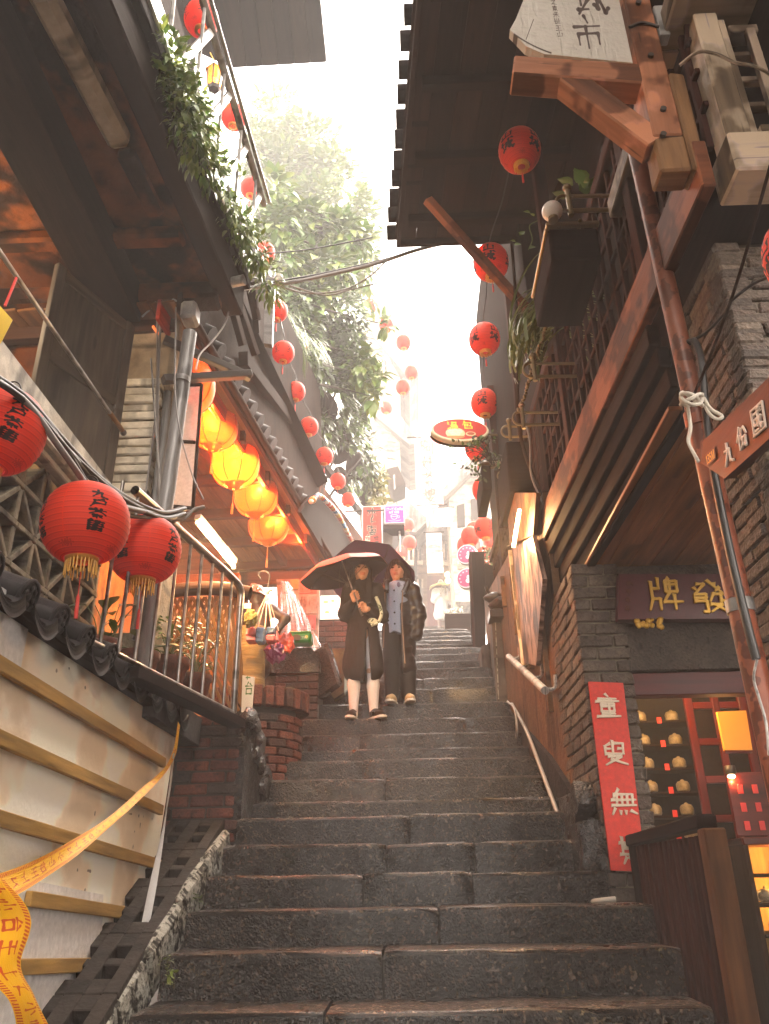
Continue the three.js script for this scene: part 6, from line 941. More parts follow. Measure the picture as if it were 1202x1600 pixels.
{ // photographs behind a clear plastic sheet; menu light box
  const z = 8.3, t = thing('photo_board', 'board of faded pink and green photographs behind the clear plastic sheet', 'notice board', P(470, 990, z)), pp = pq(t);
  pp('board', prism([P(432, 905, z), P(500, 905, z), P(497, 1010, z), P(436, 1010, z)], V(0, 0, -0.04)), plast('board_beige', [0.5, 0.43, 0.36]));
  [[468, 905, 496, 928, [0.6, 0.16, 0.15]], [453, 906, 467, 922, [0.32, 0.36, 0.12]], [452, 932, 496, 960, [0.42, 0.34, 0.3]], [464, 962, 494, 985, [0.62, 0.2, 0.22]], [440, 912, 451, 955, [0.55, 0.5, 0.42]], [448, 974, 463, 992, [0.6, 0.22, 0.16]]].forEach(([a, b, c, d, col], i) => { const u = P(a, d, z), v = P(c, b, z); pp('photo', bx(u.x, v.x, u.y, v.y, -z + 0.001, -z + 0.012 + i * 0.001, 0.001), mat('photo' + i, col, { map: scaled(T.stain, 0.3), roughness: 0.4 })); });
  const ps = thing('plastic_sheet', 'clear plastic rain sheet hanging in front of the photographs', 'sheet', P(480, 960, 7.9)), pos = [], idx = [], W = 12, H = 14; for (let j = 0; j <= H; j++) for (let i = 0; i <= W; i++) { const q = P(lerp(lerp(438, 440, j / H), lerp(452, 512, j / H), i / W), lerp(908, 1030, j / H), 7.9 + 0.06 * Math.sin(i * 1.7 + j * 0.5) - 0.5 * (j / H) * (i / W)); pos.push(q.x, q.y, q.z); } for (let j = 0; j < H; j++) for (let i = 0; i < W; i++) { const a = j * (W + 1) + i; idx.push(a, a + 1, a + W + 1, a + 1, a + W + 2, a + W + 1); } const sg = new THREE.BufferGeometry(); sg.setAttribute('position', new THREE.Float32BufferAttribute(pos, 3)); sg.setIndex(idx); sg.computeVertexNormals();
  part('film', sg, mat('clear_film', [1, 1, 1], { transmission: 0.92, roughness: 0.12, thickness: 0, side: THREE.DoubleSide }), ps).position.sub(ps.position);
  const mz = 8.9, mb = thing('menu_box', 'white lit menu board with food pictures beside the dark umbrella', 'menu board', P(515, 966, mz)), cv = canvasOf(256, 256), g = cv.getContext('2d'); g.fillStyle = '#fbf6ea'; g.fillRect(0, 0, 256, 256); for (const [x, y, r, c] of [[70, 70, 34, '#c9b06a'], [160, 60, 26, '#a8a060'], [90, 180, 30, '#d0a060']]) { g.fillStyle = c; g.beginPath(); g.ellipse(x, y, r, r * 0.5, 0, 0, 7); g.fill(); } g.fillStyle = '#a89a80'; for (let i = 0; i < 5; i++) g.fillRect(140, 110 + i * 24, 90, 7);
  const a = P(500, 968, mz), b = P(532, 930, mz); let pl = bx(a.x, b.x, a.y, b.y, -mz - 0.05, -mz, 0.004); pl = printUV(pl, a.x, b.x, a.y, b.y); part('board', pl, mat('menu_lit', [0.9, 0.9, 0.9], { map: ctex(cv), emissive: C(1, 0.92, 0.8), emissiveIntensity: 0.15, emissiveMap: ctex(cv), roughness: 0.5 }), mb).position.sub(mb.position); part('frame', bx(a.x - 0.02, b.x + 0.02, a.y - 0.03, a.y - 0.002, -mz - 0.06, -mz + 0.01), M.timber_dark, mb).position.sub(mb.position);
  const bw = thing('brick_wall', 'red brick parapet under the white menu board', 'wall', P(520, 1010, 8.85)), bg2 = new THREE.Group(); bg2.name = 'wall_face'; bg2.position.sub(bw.position); bw.add(bg2); const c0 = P(494, 1014, 8.85), c1 = P(545, 968, 8.85); part('mortar_core', bx(c0.x - 0.4, c1.x, c0.y - 0.8, c1.y, -9.3, -8.87), M.mortar_dark, bg2); brickFace(bg2, V(c0.x - 0.1, c0.y - 0.3, -8.85), V(1, 0, 0), V(0, 0, 1), c1.x - c0.x + 0.1, c1.y - c0.y + 0.3, { bl: 0.2, bh: 0.055, mats: redBricks.slice(0, 4) });
}
// ---------- the houses up the left side ----------
{
  const t = thing('brick_house', 'dark house with brick front and beaded arch above the canopy', 'house', [-1.5, 2.5, -9]), pp = pq(t);
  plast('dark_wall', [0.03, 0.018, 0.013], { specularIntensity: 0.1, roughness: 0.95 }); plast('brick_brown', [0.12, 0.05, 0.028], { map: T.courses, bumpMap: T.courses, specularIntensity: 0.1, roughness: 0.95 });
  pp('side_wall', prism([V(-1.42, 3.7, -4.6), V(-1.42, 5.3, -4.6), V(-1.12, 6.2, -9.2), V(-1.0, 3.7, -9.2)], V(-0.4, 0, 0)), M.dark_wall);
  pp('eave_board', bar(PX(380, 560, -1.3), PX(562, 800, -0.9), 0.08, 0.12), M.timber_dark);
  // brick front in courses; a flat black plate paints in the shaded arch recess
  pp('brick_front', prism([V(-1.06, 3.2, -8.9), V(-1.06, 4.6, -8.9), V(-0.86, 6.4, -15), V(-0.86, 3.2, -15)], V(-0.3, 0, 0)), M.brick_brown);
  const arch = [[478, 784], [490, 775], [505, 785], [520, 801], [532, 820], [542, 839], [552, 860]].map(([x, y]) => PX(x, y, -0.93)); pp('arch_dark_plate', prism([...arch, PX(545, 905, -0.93), PX(500, 850, -0.93), PX(470, 800, -0.93)], V(-0.03, 0, 0)), M.black_wall);
  const cols = ['bead_white', 'bead_red', 'bead_blue', 'bead_gold']; [[0.6, 0.55, 0.5], [0.5, 0.08, 0.05], [0.08, 0.2, 0.35], [0.5, 0.32, 0.1]].forEach((c, i) => mat(cols[i], c, { roughness: 0.35 })); const bg = ball(0.03, 1, 1, 1, 8, 6), cv = new THREE.CatmullRomCurve3(arch);
  for (let k = 0; k < 44; k++) { const p = cv.getPointAt(k / 43); const b = part('bead', bg, M[cols[Math.floor(rnd(4))]], t, p.clone().sub(t.position)); b.position.x += 0.05; b.scale.setScalar(rnd(0.8, 1.25)); }
  for (let k = 0; k < 6; k++) pp('roof_board', prism([[k, 0], [k + 0.96, 0], [k + 0.96, 1], [k, 1]].map(([u, v]) => PY(lerp(lerp(340, 495, u / 6), lerp(361, 511, u / 6), v), lerp(-60, lerp(106, 97, u / 6), v), 7.5)), V(0, 0.1, 0)), k % 2 ? M.timber_dark : M.timber_brown); { const e1 = PY(495, -60, 7.6), e2 = PY(509, 96, 7.6), dn = e1.clone().sub(e2), far = e1.clone().addScaledVector(dn, 9 / dn.z); pp('roof_deck', prism([PY(359, 105, 7.62), e2, far, V(-3, 7.6, far.z), V(-3, 7.6, -4.6)], V(0, 0.08, 0)), M.timber_dark); }   // deck extended out of view downhill, added to shade the foreground; pp('high_rafter', bar(PY(500, -60, 7.52), PY(513, 96, 7.52), 0.06, 0.1), M.timber_dark);
  pp('high_wall', bx(-2.6, -1.95, 5.2, 7.5, -5.2, -4.5), M.dark_wall);
  for (const [a, b, c, d, dd] of [[372, 470, 400, 555, 5.0], [395, 440, 402, 520, 5.2], [352, 440, 380, 540, 4.8], [378, 395, 402, 500, 5.1]]) pp('strut', bar(P(a, b, dd), P(c, d, dd + 0.3), 0.05, 0.07), M.timber_brown);
  const vb = solo('upright_board', prism([P(416, 408, 5.4), P(430, 420, 5.4), P(425, 538, 5.4), P(412, 536, 5.4)], V(0, 0, -0.06)), M.grey_steel, 'pale grey upright board among the wires left of the lantern string', 'board');
}
{ // amber glass lantern
  const t = thing('glass_lamp', 'amber glass hanging lantern with dark frame at upper left', 'lamp', P(336, 125, 4.6)), R = 0.075;
  mat('amber_glass', [1, 0.5, 0.1], { transmission: 0.8, roughness: 0.15, thickness: 0, side: THREE.DoubleSide });
  part('glass', new THREE.CylinderGeometry(R, R * 0.75, 0.19, 6, 1, true), M.amber_glass, t); part('bulb', ball(0.024), M.bulb_glow, t);
  for (let k = 0; k < 6; k++) { const a = k / 6 * 6.283 + 0.0; part('frame_bar', rod(V(Math.sin(a) * R * 0.75, -0.095, Math.cos(a) * R * 0.75), V(Math.sin(a) * R, 0.095, Math.cos(a) * R), 0.007, 6), M.iron, t); }
  part('roof', new THREE.ConeGeometry(R * 1.3, 0.09, 6).translate(0, 0.14, 0), M.iron, t); part('base', new THREE.CylinderGeometry(R * 0.8, R * 0.6, 0.03, 6).translate(0, -0.11, 0), M.iron, t); part('chain', tube([V(0, 0.18, 0), V(-0.03, 0.26, 0), V(-0.07, 0.36, 0)], 0.006, 12, 5), M.tassel_gold, t);
  const li = new THREE.PointLight(new THREE.Color(1, 0.55, 0.2), 0.1); li.name = 'lamp'; li.castShadow = true; t.add(li);
}
// lamp strings and street wires
[['lantern_string', swags[0], 'thin black string carrying the round red lanterns along the left houses'], ['eave_string', swags[1], 'thin black string carrying the red lanterns along the right side']].forEach(([n, ps, l]) => { const pts = []; ps.forEach((p, i) => { if (i) pts.push(ps[i - 1].clone().lerp(p, 0.5).add(V(0, 0.13, 0))); pts.push(p.clone().add(V(0, 0.205, 0))); }); wire(n, pts, 0.005, M.cable_black, l, 'cable', undefined, 120); });
{
  const W = (pts, r, m, l) => wire('street_wire', pts.map(([x, y, d]) => P(x, y, d)), r, m, l, 'cable');
  W([[362, 452, 4.6], [420, 447, 4.9], [500, 432, 5.2], [590, 411, 5.3], [650, 391, 5.3], [702, 378, 5.25]], 0.017, M.cable_grey, 'thick grey cable crossing the street to the right eave');
  W([[362, 456, 4.6], [430, 440, 4.9], [500, 428, 5.2], [590, 408, 5.3], [702, 376, 5.25]], 0.009, M.cable_black, 'black cable twisted along the thick grey one');
  W([[440, 448, 5.0], [480, 458, 5.2], [540, 452, 5.3], [580, 430, 5.3], [605, 407, 5.3]], 0.008, M.cable_grey, 'slack wire sagging just under the thick grey cable');
  W([[452, 446, 5.0], [510, 461, 5.2], [550, 452, 5.3], [600, 440, 5.4]], 0.007, M.cable_grey, 'lowest slack wire before the hazy tree');
  W([[350, 396, 4.4], [410, 396, 4.8], [480, 390, 5.1], [582, 371, 5.4]], 0.007, M.cable_black, 'thin wire in front of the hazy tree, above the thick cable');
  W([[348, 412, 4.4], [400, 435, 4.8], [440, 446, 5.0]], 0.008, M.cable_black, 'short wire slanting down to the insulator');
  W([[375, 395, 4.6], [400, 418, 4.8], [436, 440, 5.0]], 0.005, M.white_metal, 'thin white wire slanting to the insulator');
  W([[362, 460, 4.4], [352, 505, 4.3], [330, 535, 4.2], [312, 555, 4.1], [306, 578, 4.05]], 0.006, M.white_metal, 'pale wire drooping in front of the canopy end');
  const it = thing('insulator', 'white insulator on a short stick where the street wires meet', 'insulator', P(436, 437, 4.95)); part('bell', lathe([[0.001, 0.05], [0.03, 0.04], [0.04, 0.0], [0.025, -0.02], [0.03, -0.04], [0.001, -0.05]], 14), M.white_paint, it); part('stick', rod(V(-0.01, -0.03, 0), V(-0.05, -0.12, 0), 0.008, 6), M.cream_wood, it);
}
// ---------- foliage ----------
const cloud = (blobs, n, dirBias) => { const out = [], tot = blobs.reduce((s, b) => s + (b[5] ?? 1), 0); for (const [c, rx, ry, rz, , w = 1] of blobs) for (let k = 0; k < n * w / tot; k++) { const d = rdir(), r = Math.pow(rnd(), 0.45), p = c.clone().add(V(d.x * rx * r, d.y * ry * r, d.z * rz * r)); if (fbm(((p.x + 20) * 0.31) % 1, ((p.y * 0.7 + p.z * 0.5 + 40) * 0.23) % 1, 10, 33, 3) < 0.36) continue; out.push({ p, dir: d.clone().add(V(rnd(-0.5, 0.5), rnd(-1, 0.15), rnd(-0.3, 0.7))), up: V(rnd(-0.5, 0.5), 1, rnd(0.2, 1)), s: rnd(0.65, 1.3) }); } return out; };
const B = (px, py, d, rp, ry = rp, rz = 0.8, w = 1) => { const c = P(px, py, d), z = -c.clone().applyQuaternion(camera.quaternion.clone().invert()).z / 1244; return [c, rp * z, ry * z * 1.15, rz, 0, w * rp * ry / 900]; };
{
  wood('bark', [0.08, 0.06, 0.045], { bumpScale: 0.03 });
  const t = thing('tall_tree', 'tall leafy tree fading into the mist above the left houses', 'tree', [-2.6, 4.2, -12]), q = t.position.clone();
  const tp = (pts, r0, r1) => { const c = new THREE.CatmullRomCurve3(pts), g = new THREE.TubeGeometry(c, 24, 1, 9), p = g.attributes.position; for (let i = 0; i < p.count; i++) { const k = Math.floor(i / 10), s = k / 24, o = c.getPointAt(s), r = lerp(r0, r1, s); p.setXYZ(i, o.x + (p.getX(i) - o.x) * r, o.y + (p.getY(i) - o.y) * r, o.z + (p.getZ(i) - o.z) * r); } g.computeVertexNormals(); return metricUV(g); };
  part('trunk', tp([V(-2.6, 4.2, -12), P(455, 470, 12), P(470, 330, 12.4), P(460, 200, 12.6)], 0.2, 0.05), M.bark, t).position.sub(q);
  for (const e of [[540, 300], [420, 230], [560, 390], [500, 200], [400, 330]]) part('limb', tp([P(462, 430, 12.1), P((462 + e[0]) / 2, (400 + e[1]) / 2, 12.2), P(e[0], e[1], 12.3 + rnd(-0.5, 0.5))], 0.07, 0.015), M.bark, t).position.sub(q);
  const bl = [B(430, 190, 12.6, 45, 40), B(480, 235, 12.6, 60, 45), B(520, 285, 12.4, 50, 45), B(440, 285, 12.4, 60, 60), B(500, 340, 12.0, 70, 50), B(555, 345, 12.2, 38, 50), B(460, 390, 11.6, 70, 55), B(540, 410, 11.4, 52, 45), B(420, 440, 11, 40, 50), B(400, 250, 12.2, 26, 50), B(575, 445, 11.4, 22, 22)];
  leaves('crown', cloud(bl, 14000), leafShape(0.2, 0.09, 0.25), GREEN.concat(BRIGHT), t).position.sub(q);
  const iv = thing('ivy', 'dark dense ivy and shrubs covering the left house wall', 'ivy', [-1.2, 4.0, -10]), q2 = iv.position.clone();
  const ib = [B(470, 500, 9.0, 36, 42), B(520, 500, 9.6, 55, 45), B(480, 570, 9.2, 34, 45), B(540, 560, 10, 42, 50), B(510, 620, 10, 46, 42), B(560, 600, 10.6, 30, 40), B(535, 680, 11, 38, 42), B(565, 715, 12, 28, 36), B(580, 755, 13, 20, 34), B(555, 650, 11.5, 22, 34), B(500, 665, 10, 24, 40), B(540, 735, 11.6, 22, 30), B(450, 600, 8.6, 14, 40), B(475, 655, 9.2, 12, 30)];
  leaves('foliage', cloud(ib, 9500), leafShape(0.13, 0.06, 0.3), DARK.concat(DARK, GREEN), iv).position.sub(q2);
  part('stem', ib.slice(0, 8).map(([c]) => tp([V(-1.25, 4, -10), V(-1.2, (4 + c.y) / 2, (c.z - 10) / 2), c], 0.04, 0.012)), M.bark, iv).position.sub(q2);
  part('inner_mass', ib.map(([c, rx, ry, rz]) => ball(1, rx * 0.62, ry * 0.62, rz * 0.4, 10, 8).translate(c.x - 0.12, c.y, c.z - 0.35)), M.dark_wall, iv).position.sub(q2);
  // nearer drooping branches and sprigs with readable leaves
  const br = thing('leafy_branch', 'bright drooping leaf branches in front of the ivy', 'branch', [-1.1, 5, -8.8]), q3 = br.position.clone(), nb = [B(430, 350, 8.6, 30, 40, 0.3), B(470, 350, 9, 50, 30, 0.3), B(530, 370, 9.2, 45, 35, 0.3), B(570, 395, 9.4, 26, 36, 0.3), B(580, 560, 9.6, 12, 14, 0.1), B(590, 590, 9.6, 12, 16, 0.1), B(585, 620, 9.6, 10, 14, 0.1), B(560, 575, 9.6, 18, 24, 0.2), B(606, 508, 9.6, 8, 10, 0.1), B(480, 470, 9, 44, 30, 0.3), B(500, 420, 9, 50, 34, 0.3), B(440, 410, 8.6, 34, 34, 0.3), B(430, 300, 8.6, 26, 30, 0.3)];
  leaves('foliage', cloud(nb, 2600), leafShape(0.2, 0.1, 0.3), BRIGHT.concat(GREEN), br).position.sub(q3); part('stem', nb.map(([c]) => tp([V(-1.1, c.y - 0.3, -8.8), c.clone().add(V(-0.3, 0.1, 0)), c], 0.02, 0.006)), M.bark, br).position.sub(q3);
  const vn = thing('trailing_vine', 'bright trailing vine hanging through the white balcony railing', 'vine', [-1.1, 4, -3.3]), q4 = vn.position.clone(), vb = [B(262, 110, 2.75, 24, 26, 0.12), B(275, 165, 2.85, 28, 28, 0.12), B(290, 215, 3.0, 24, 26, 0.12), B(335, 285, 3.6, 20, 26, 0.14), B(355, 325, 3.8, 28, 34, 0.16), B(375, 365, 4.0, 22, 32, 0.16), B(395, 400, 4.2, 14, 18, 0.1), B(310, 250, 3.3, 18, 22, 0.12), B(300, 185, 3, 20, 24, 0.12), B(410, 440, 4.6, 18, 24, 0.14), B(325, 250, 3.4, 16, 22, 0.12), B(250, 130, 2.8, 18, 24, 0.1)];
  leaves('foliage', cloud(vb.map(([c, a, b, z, o, w]) => [c.clone().add(V(0.04, 0, 0)), a * 1.25, b * 1.2, z * 2, o, w]), 2500), leafShape(0.06, 0.026, 0.3), BRIGHT.concat(BRIGHT, GREEN), vn).position.sub(q4); part('stem', vb.map(([c]) => tube([V(-1.16, 4.0, c.z), c, c.clone().add(V(0.06, -0.12, 0.03))], 0.005, 10, 5)), M.bark, vn).position.sub(q4);
  const fr = thing('hanging_grass', 'pale hanging grass fronds beside the lantern string', 'grass plant', P(455, 505, 8.0)), q5 = fr.position.clone(), fl = [], fs = leafShape(0.32, 0.013, 0.5); for (let k = 0; k < 140; k++) { const s = rnd(), p = P(lerp(440, 500, s) + rnd(-8, 8), lerp(490, 545, s) + rnd(-10, 14), 8 + rnd(-0.2, 0.2)); fl.push({ p: p.sub(q5), dir: V(rnd(0.2, 1), rnd(-1, 0), rnd(-0.2, 0.4)), up: V(0, 1, 0.5), s: rnd(0.5, 1.1) }); } for (let k = 0; k < 30; k++) fl.push({ p: P(rnd(470, 476), rnd(535, 575), 8).sub(q5), dir: V(rnd(-0.1, 0.1), -1, 0), up: V(0, 0, 1), s: rnd(0.4, 0.7) }); leaves('frond', fl, fs, [[0.16, 0.22, 0.06], [0.12, 0.18, 0.05]], fr);
  part('stem', tube([V(-0.2, -0.1, 0), V(0, 0, 0), V(0.25, -0.15, 0)], 0.012, 12, 5), M.bark, fr);
  const yf = thing('yellow_shrub', 'yellow-green shrub tip above the red and purple signs', 'shrub', P(590, 765, 12.5)), yl = []; for (let k = 0; k < 260; k++) yl.push({ p: P(rnd(578, 604), rnd(735, 792), 12.5 + rnd(-0.3, 0.3)).sub(yf.position), dir: rdir(), up: rdir(), s: rnd(0.6, 1.3) }); leaves('foliage', yl, leafShape(0.13, 0.06), [[0.3, 0.25, 0.04], [0.22, 0.22, 0.05], [0.14, 0.16, 0.04]], yf); part('stem', rod(V(0, -0.4, 0), V(0, 0.3, 0), 0.02, 6), M.bark, yf);
}
{ // tufts growing out of the kerb and the steps
  let proto; [[312, 1408, 4.0, 'small green tuft at the stair edge on the third step'], [262, 1508, 3.4, 'small clover-like tuft below the lichen kerb'], [272, 1530, 3.35, 'tiny weed on the lowest stair corner']].forEach(([x, y, d, l]) => { const t = thing('weed_tuft', l, 'weed', P(x, y, d), 0, 'weeds at the stair edge'), ls = []; for (let k = 0; k < 14; k++) ls.push({ p: V(rnd(-0.03, 0.03), rnd(-0.02, 0.03), rnd(0, 0.03)), dir: V(rnd(-1, 1), rnd(0.1, 1), rnd(0, 1)), up: V(0, 1, 0.3), s: rnd(0.5, 1) }); leaves('foliage', ls, leafShape(0.028, 0.024), BRIGHT, t); part('stem', rod(V(0, -0.03, -0.01), V(0, 0.02, 0.01), 0.003, 5), M.moss, t); });
}
// ---------- signs and houses in the mist ----------
{
  const sg = (name, l, x0, y0, x1, y1, d, cv, th = 0.12, em) => { const a = P(x0, y1, d), b = P(x1, y0, d), t = thing(name, l, 'sign', [(a.x + b.x) / 2, a.y, -d]), m = mat(name + x0, [0.85, 0.85, 0.85], { map: ctex(cv), roughness: 0.4 }); let g = bx(a.x, b.x, a.y, b.y, -d - th, -d, 0.004); g = printUV(g, a.x, b.x, a.y, b.y); part('box', g, m, t).position.sub(t.position); part('arm', bar(V(a.x - 0.3, b.y - 0.06, -d - 0.06), V(a.x + 0.01, b.y - 0.06, -d - 0.06), 0.03, 0.03), M.iron, t).position.sub(t.position); return t; };
  let c = canvasOf(256, 512), g = c.getContext('2d'); g.fillStyle = '#f4efe8'; g.fillRect(0, 0, 256, 512); g.fillStyle = '#d83a28'; g.fillRect(12, 12, 232, 488); g.fillStyle = '#f4e2c8'; brush(g, '小', 72, 34, 112, 0.2); brush(g, '上', 72, 150, 112, 0.2); brush(g, '海', 72, 262, 112, 0.2); g.fillStyle = '#1d1208'; brush(g, '小', 72, 34, 112, 0.14); brush(g, '上', 72, 150, 112, 0.14); brush(g, '海', 72, 262, 112, 0.14); brush(g, '啡', 148, 380, 62, 0.12, 52); brush(g, '樓', 148, 442, 62, 0.12, 50); g.fillStyle = '#f6ead8'; g.fillRect(40, 378, 62, 112); g.fillStyle = '#d83a28'; brush(g, '咖', 44, 382, 54, 0.12, 48); brush(g, '茶', 44, 440, 54, 0.12, 46);
  sg('shop_sign', 'tall red sign with black characters above the umbrellas', 566, 790, 597, 855, 12.2, c);
  c = canvasOf(256, 256); g = c.getContext('2d'); g.fillStyle = '#efe4ea'; g.fillRect(0, 0, 256, 256); g.fillStyle = '#a02a9a'; g.fillRect(12, 12, 232, 232); g.fillStyle = '#fff'; brush(g, 'コ', 26, 36, 34, 0.16); g.fillRect(66, 52, 20, 7); brush(g, 'ヒ', 90, 36, 34, 0.16); g.font = 'bold 52px sans-serif'; g.fillText('Cafe', 128, 72, 110); g.font = 'bold 40px sans-serif'; g.fillText('NT 100', 58, 116, 150); g.strokeStyle = '#f4dcf0'; g.lineWidth = 7; g.beginPath(); g.ellipse(124, 146, 42, 14, 0, 0, 7); g.stroke(); g.beginPath(); g.moveTo(82, 148); g.quadraticCurveTo(88, 200, 124, 200); g.quadraticCurveTo(160, 200, 166, 148); g.stroke(); g.beginPath(); g.arc(174, 165, 16, -1.5, 1.8); g.stroke(); g.beginPath(); g.ellipse(126, 206, 78, 18, 0, 0.1, 3.0); g.stroke();
  const s2 = sg('coffee_sign', 'purple square sign with a white coffee cup drawing', 601, 789, 632, 818, 12.0, c); part('under_box', prism([P(599, 820, 11.95), P(632, 820, 11.95), P(632, 826, 11.95), P(599, 826, 11.95)], V(0, 0, -0.3)), M.timber_brown, s2).position.sub(s2.position); part('post', rod(P(624, 826, 12.05), P(625, 862, 12.05), 0.018, 8), M.white_metal, s2).position.sub(s2.position); part('side_board', prism([P(598, 828, 12.1), P(614, 838, 12.1), P(612, 862, 12.1), P(600, 866, 12.1)], V(0, 0, -0.05)), M.slab_stone, s2).position.sub(s2.position);
  // pink cloth banner with brush characters
  c = canvasOf(256, 640); g = c.getContext('2d'); g.fillStyle = '#f0b9b4'; g.fillRect(0, 0, 256, 640); g.fillStyle = '#8a5a55'; ['阿', '妹', '茶', '樓'].forEach((ch, i) => brush(g, ch, 62, 40 + i * 148, 130, 0.1)); const a = P(651, 790, 14.5), b = P(688, 682, 14.5), t = thing('cloth_banner', 'faded pink cloth banner with brush characters in the mist', 'banner', [a.x, a.y, -14.5]), W = 10, pos = [], uv = [], idx = []; for (let j = 0; j <= 12; j++) for (let i = 0; i <= W; i++) { pos.push(lerp(a.x, b.x, i / W) - t.position.x, lerp(a.y, b.y, j / 12) - t.position.y, 0.04 * Math.sin(i * 0.9 + j * 0.35)); uv.push(i / W, j / 12); } for (let j = 0; j < 12; j++) for (let i = 0; i < W; i++) { const k = j * (W + 1) + i; idx.push(k, k + 1, k + W + 1, k + 1, k + W + 2, k + W + 1); } const bg = new THREE.BufferGeometry(); bg.setAttribute('position', new THREE.Float32BufferAttribute(pos, 3)); bg.setAttribute('uv', new THREE.Float32BufferAttribute(uv, 2)); bg.setIndex(idx); bg.computeVertexNormals();
  part('cloth', bg, mat('banner_cloth', [0.85, 0.7, 0.68], { map: ctex(c), roughness: 0.8, transmission: 0.3, side: THREE.DoubleSide }), t); part('rod', rod(V(-0.15, b.y - a.y, 0), V(0.75, b.y - a.y, 0), 0.015, 6), M.timber_brown, t); part('lower_rod', rod(V(-0.05, 0, 0), V(0.62, 0, 0), 0.015, 6), M.timber_brown, t);
  let wp; [[668, 832, 690, 896, 'white printed cloth hanging in the mist below the pink banner'], [667, 793, 706, 824, 'wide white cloth sign in the mist under the pink banner']].forEach(([x0, y0, x1, y1, l], k) => { const d = 15, u = P(x0, y1, d), v = P(x1, y0, d); const o = thing('white_cloth', l, 'banner', [u.x, u.y, -d]); part('cloth', bx(0, v.x - u.x, 0, v.y - u.y, -0.01, 0.01, 0.003, 0.01), mat('white_cloth' + k, [0.72, 0.72, 0.72], { map: scaled(T.stain, 0.8), roughness: 0.8 }), o); part('rod', rod(V(-0.05, v.y - u.y + 0.01, 0), V(v.x - u.x + 0.05, v.y - u.y + 0.01, 0), 0.012, 6), M.timber_brown, o); });
  // misty gabled house on the left
  const h = thing('misty_house', 'gabled timber house fading into the mist on the left', 'house', [-1.2, 4, -16]), pp = pq(h), d = 20, roof = (pts, dd, ext) => prism(pts.map(([x, y]) => P(x, y, dd)), V(0, 0, -ext)); plast('pale_wall', [0.6, 0.52, 0.42]); plast('old_roof', [0.3, 0.27, 0.24]);
  pp('upper_roof', roof([[560, 430], [590, 450], [648, 560], [655, 582], [640, 592], [580, 520]], d, 3)); pp('upper_wall', roof([[560, 500], [600, 545], [625, 590], [622, 660], [560, 640]], d + 0.2, 3), M.pale_wall);
  pp('lower_roof', roof([[580, 600], [604, 620], [650, 682], [654, 692], [640, 694], [575, 640]], d - 0.3, 3)); pp('lower_wall', roof([[560, 640], [600, 665], [625, 692], [628, 800], [560, 800]], d, 3), M.pale_wall);
  h.children.forEach((c) => { if (/roof/.test(c.name)) c.material = M.old_roof; });
  for (let k = 0; k < 5; k++) pp('plank', bar(P(566 + k * 7, 650 + k * 6, d - 0.02), P(567 + k * 7, 742, d - 0.02), 0.05, 0.02), k % 2 ? M.cream_wood : M.pale_wall); for (let k = 0; k < 6; k++) pp('louvre_slat', bar(P(605, 650 + k * 13, d - 0.03), P(619, 652 + k * 13, d - 0.03), 0.08, 0.02), M.white_metal);
  pp('awning', roof([[596, 735], [622, 728], [634, 756], [614, 764]], d - 2.6, 0.8), M.timber_brown); pp('awning_bracket', bar(P(616, 742, d - 2.65), P(617, 765, d - 2.65), 0.03, 0.03), M.white_metal);
  pp('street_roof', roof([[618, 770], [632, 776], [664, 806], [667, 815], [650, 832], [630, 828]], d - 0.5, 3), M.old_roof); pp('ground_floor', roof([[600, 826], [652, 828], [652, 900], [600, 900]], d + 0.2, 3), M.dark_wall);
  const h2 = thing('misty_house', 'pale house almost lost in the mist on the right', 'house', [1.4, 4, -20]), p2 = pq(h2); p2('facade', roof([[700, 760], [760, 700], [775, 940], [712, 940]], 19, 3), M.pale_wall); p2('roof', roof([[686, 770], [742, 706], [780, 706], [780, 728], [745, 728], [696, 776]], 18.6, 3.4), M.old_roof); p2('window', roof([[714, 790], [726, 786], [727, 822], [715, 824]], 18.95, 0.06), M.dark_wall); p2('window', roof([[736, 780], [746, 778], [747, 815], [737, 818]], 18.95, 0.06), M.dark_wall);
  const h3 = thing('misty_house', 'house closing the top of the stairs in the mist', 'house', [0.2, 3.2, -21]), p3 = pq(h3); p3('facade', roof([[640, 830], [712, 830], [714, 980], [640, 980]], 21, 2), M.brown_wall); p3('roof', roof([[630, 836], [660, 806], [700, 806], [722, 836]], 20.6, 2.6), M.old_roof); p3('door', roof([[668, 900], [690, 900], [690, 978], [668, 978]], 20.95, 0.06), M.lacquer_red);
  for (const [hh, ff, list, dd] of [[h, pp, [[572, 560, 584, 596], [594, 560, 606, 600], [574, 690, 584, 730], [632, 846, 646, 880]], d - 0.05], [h3, p3, [[648, 850, 660, 880], [694, 850, 706, 880], [646, 905, 660, 935], [696, 905, 708, 935]], 20.95], [h2, p2, [[716, 850, 728, 885], [740, 846, 752, 884]], 18.95]]) for (const [x0, y0, x1, y1] of list) { ff('window', roof([[x0, y0], [x1, y0], [x1, y1], [x0, y1]], dd, 0.05), M.dark_wall); for (const k of [0, 0.5, 1]) ff('window_frame', bar(P(lerp(x0, x1, k), y0, dd - 0.02), P(lerp(x0, x1, k), y1, dd - 0.02), 0.05, 0.05), M.cream_wood); ff('window_sill', bar(P(x0 - 1, y1, dd - 0.05), P(x1 + 1, y1, dd - 0.05), 0.08, 0.14), M.cream_wood); }
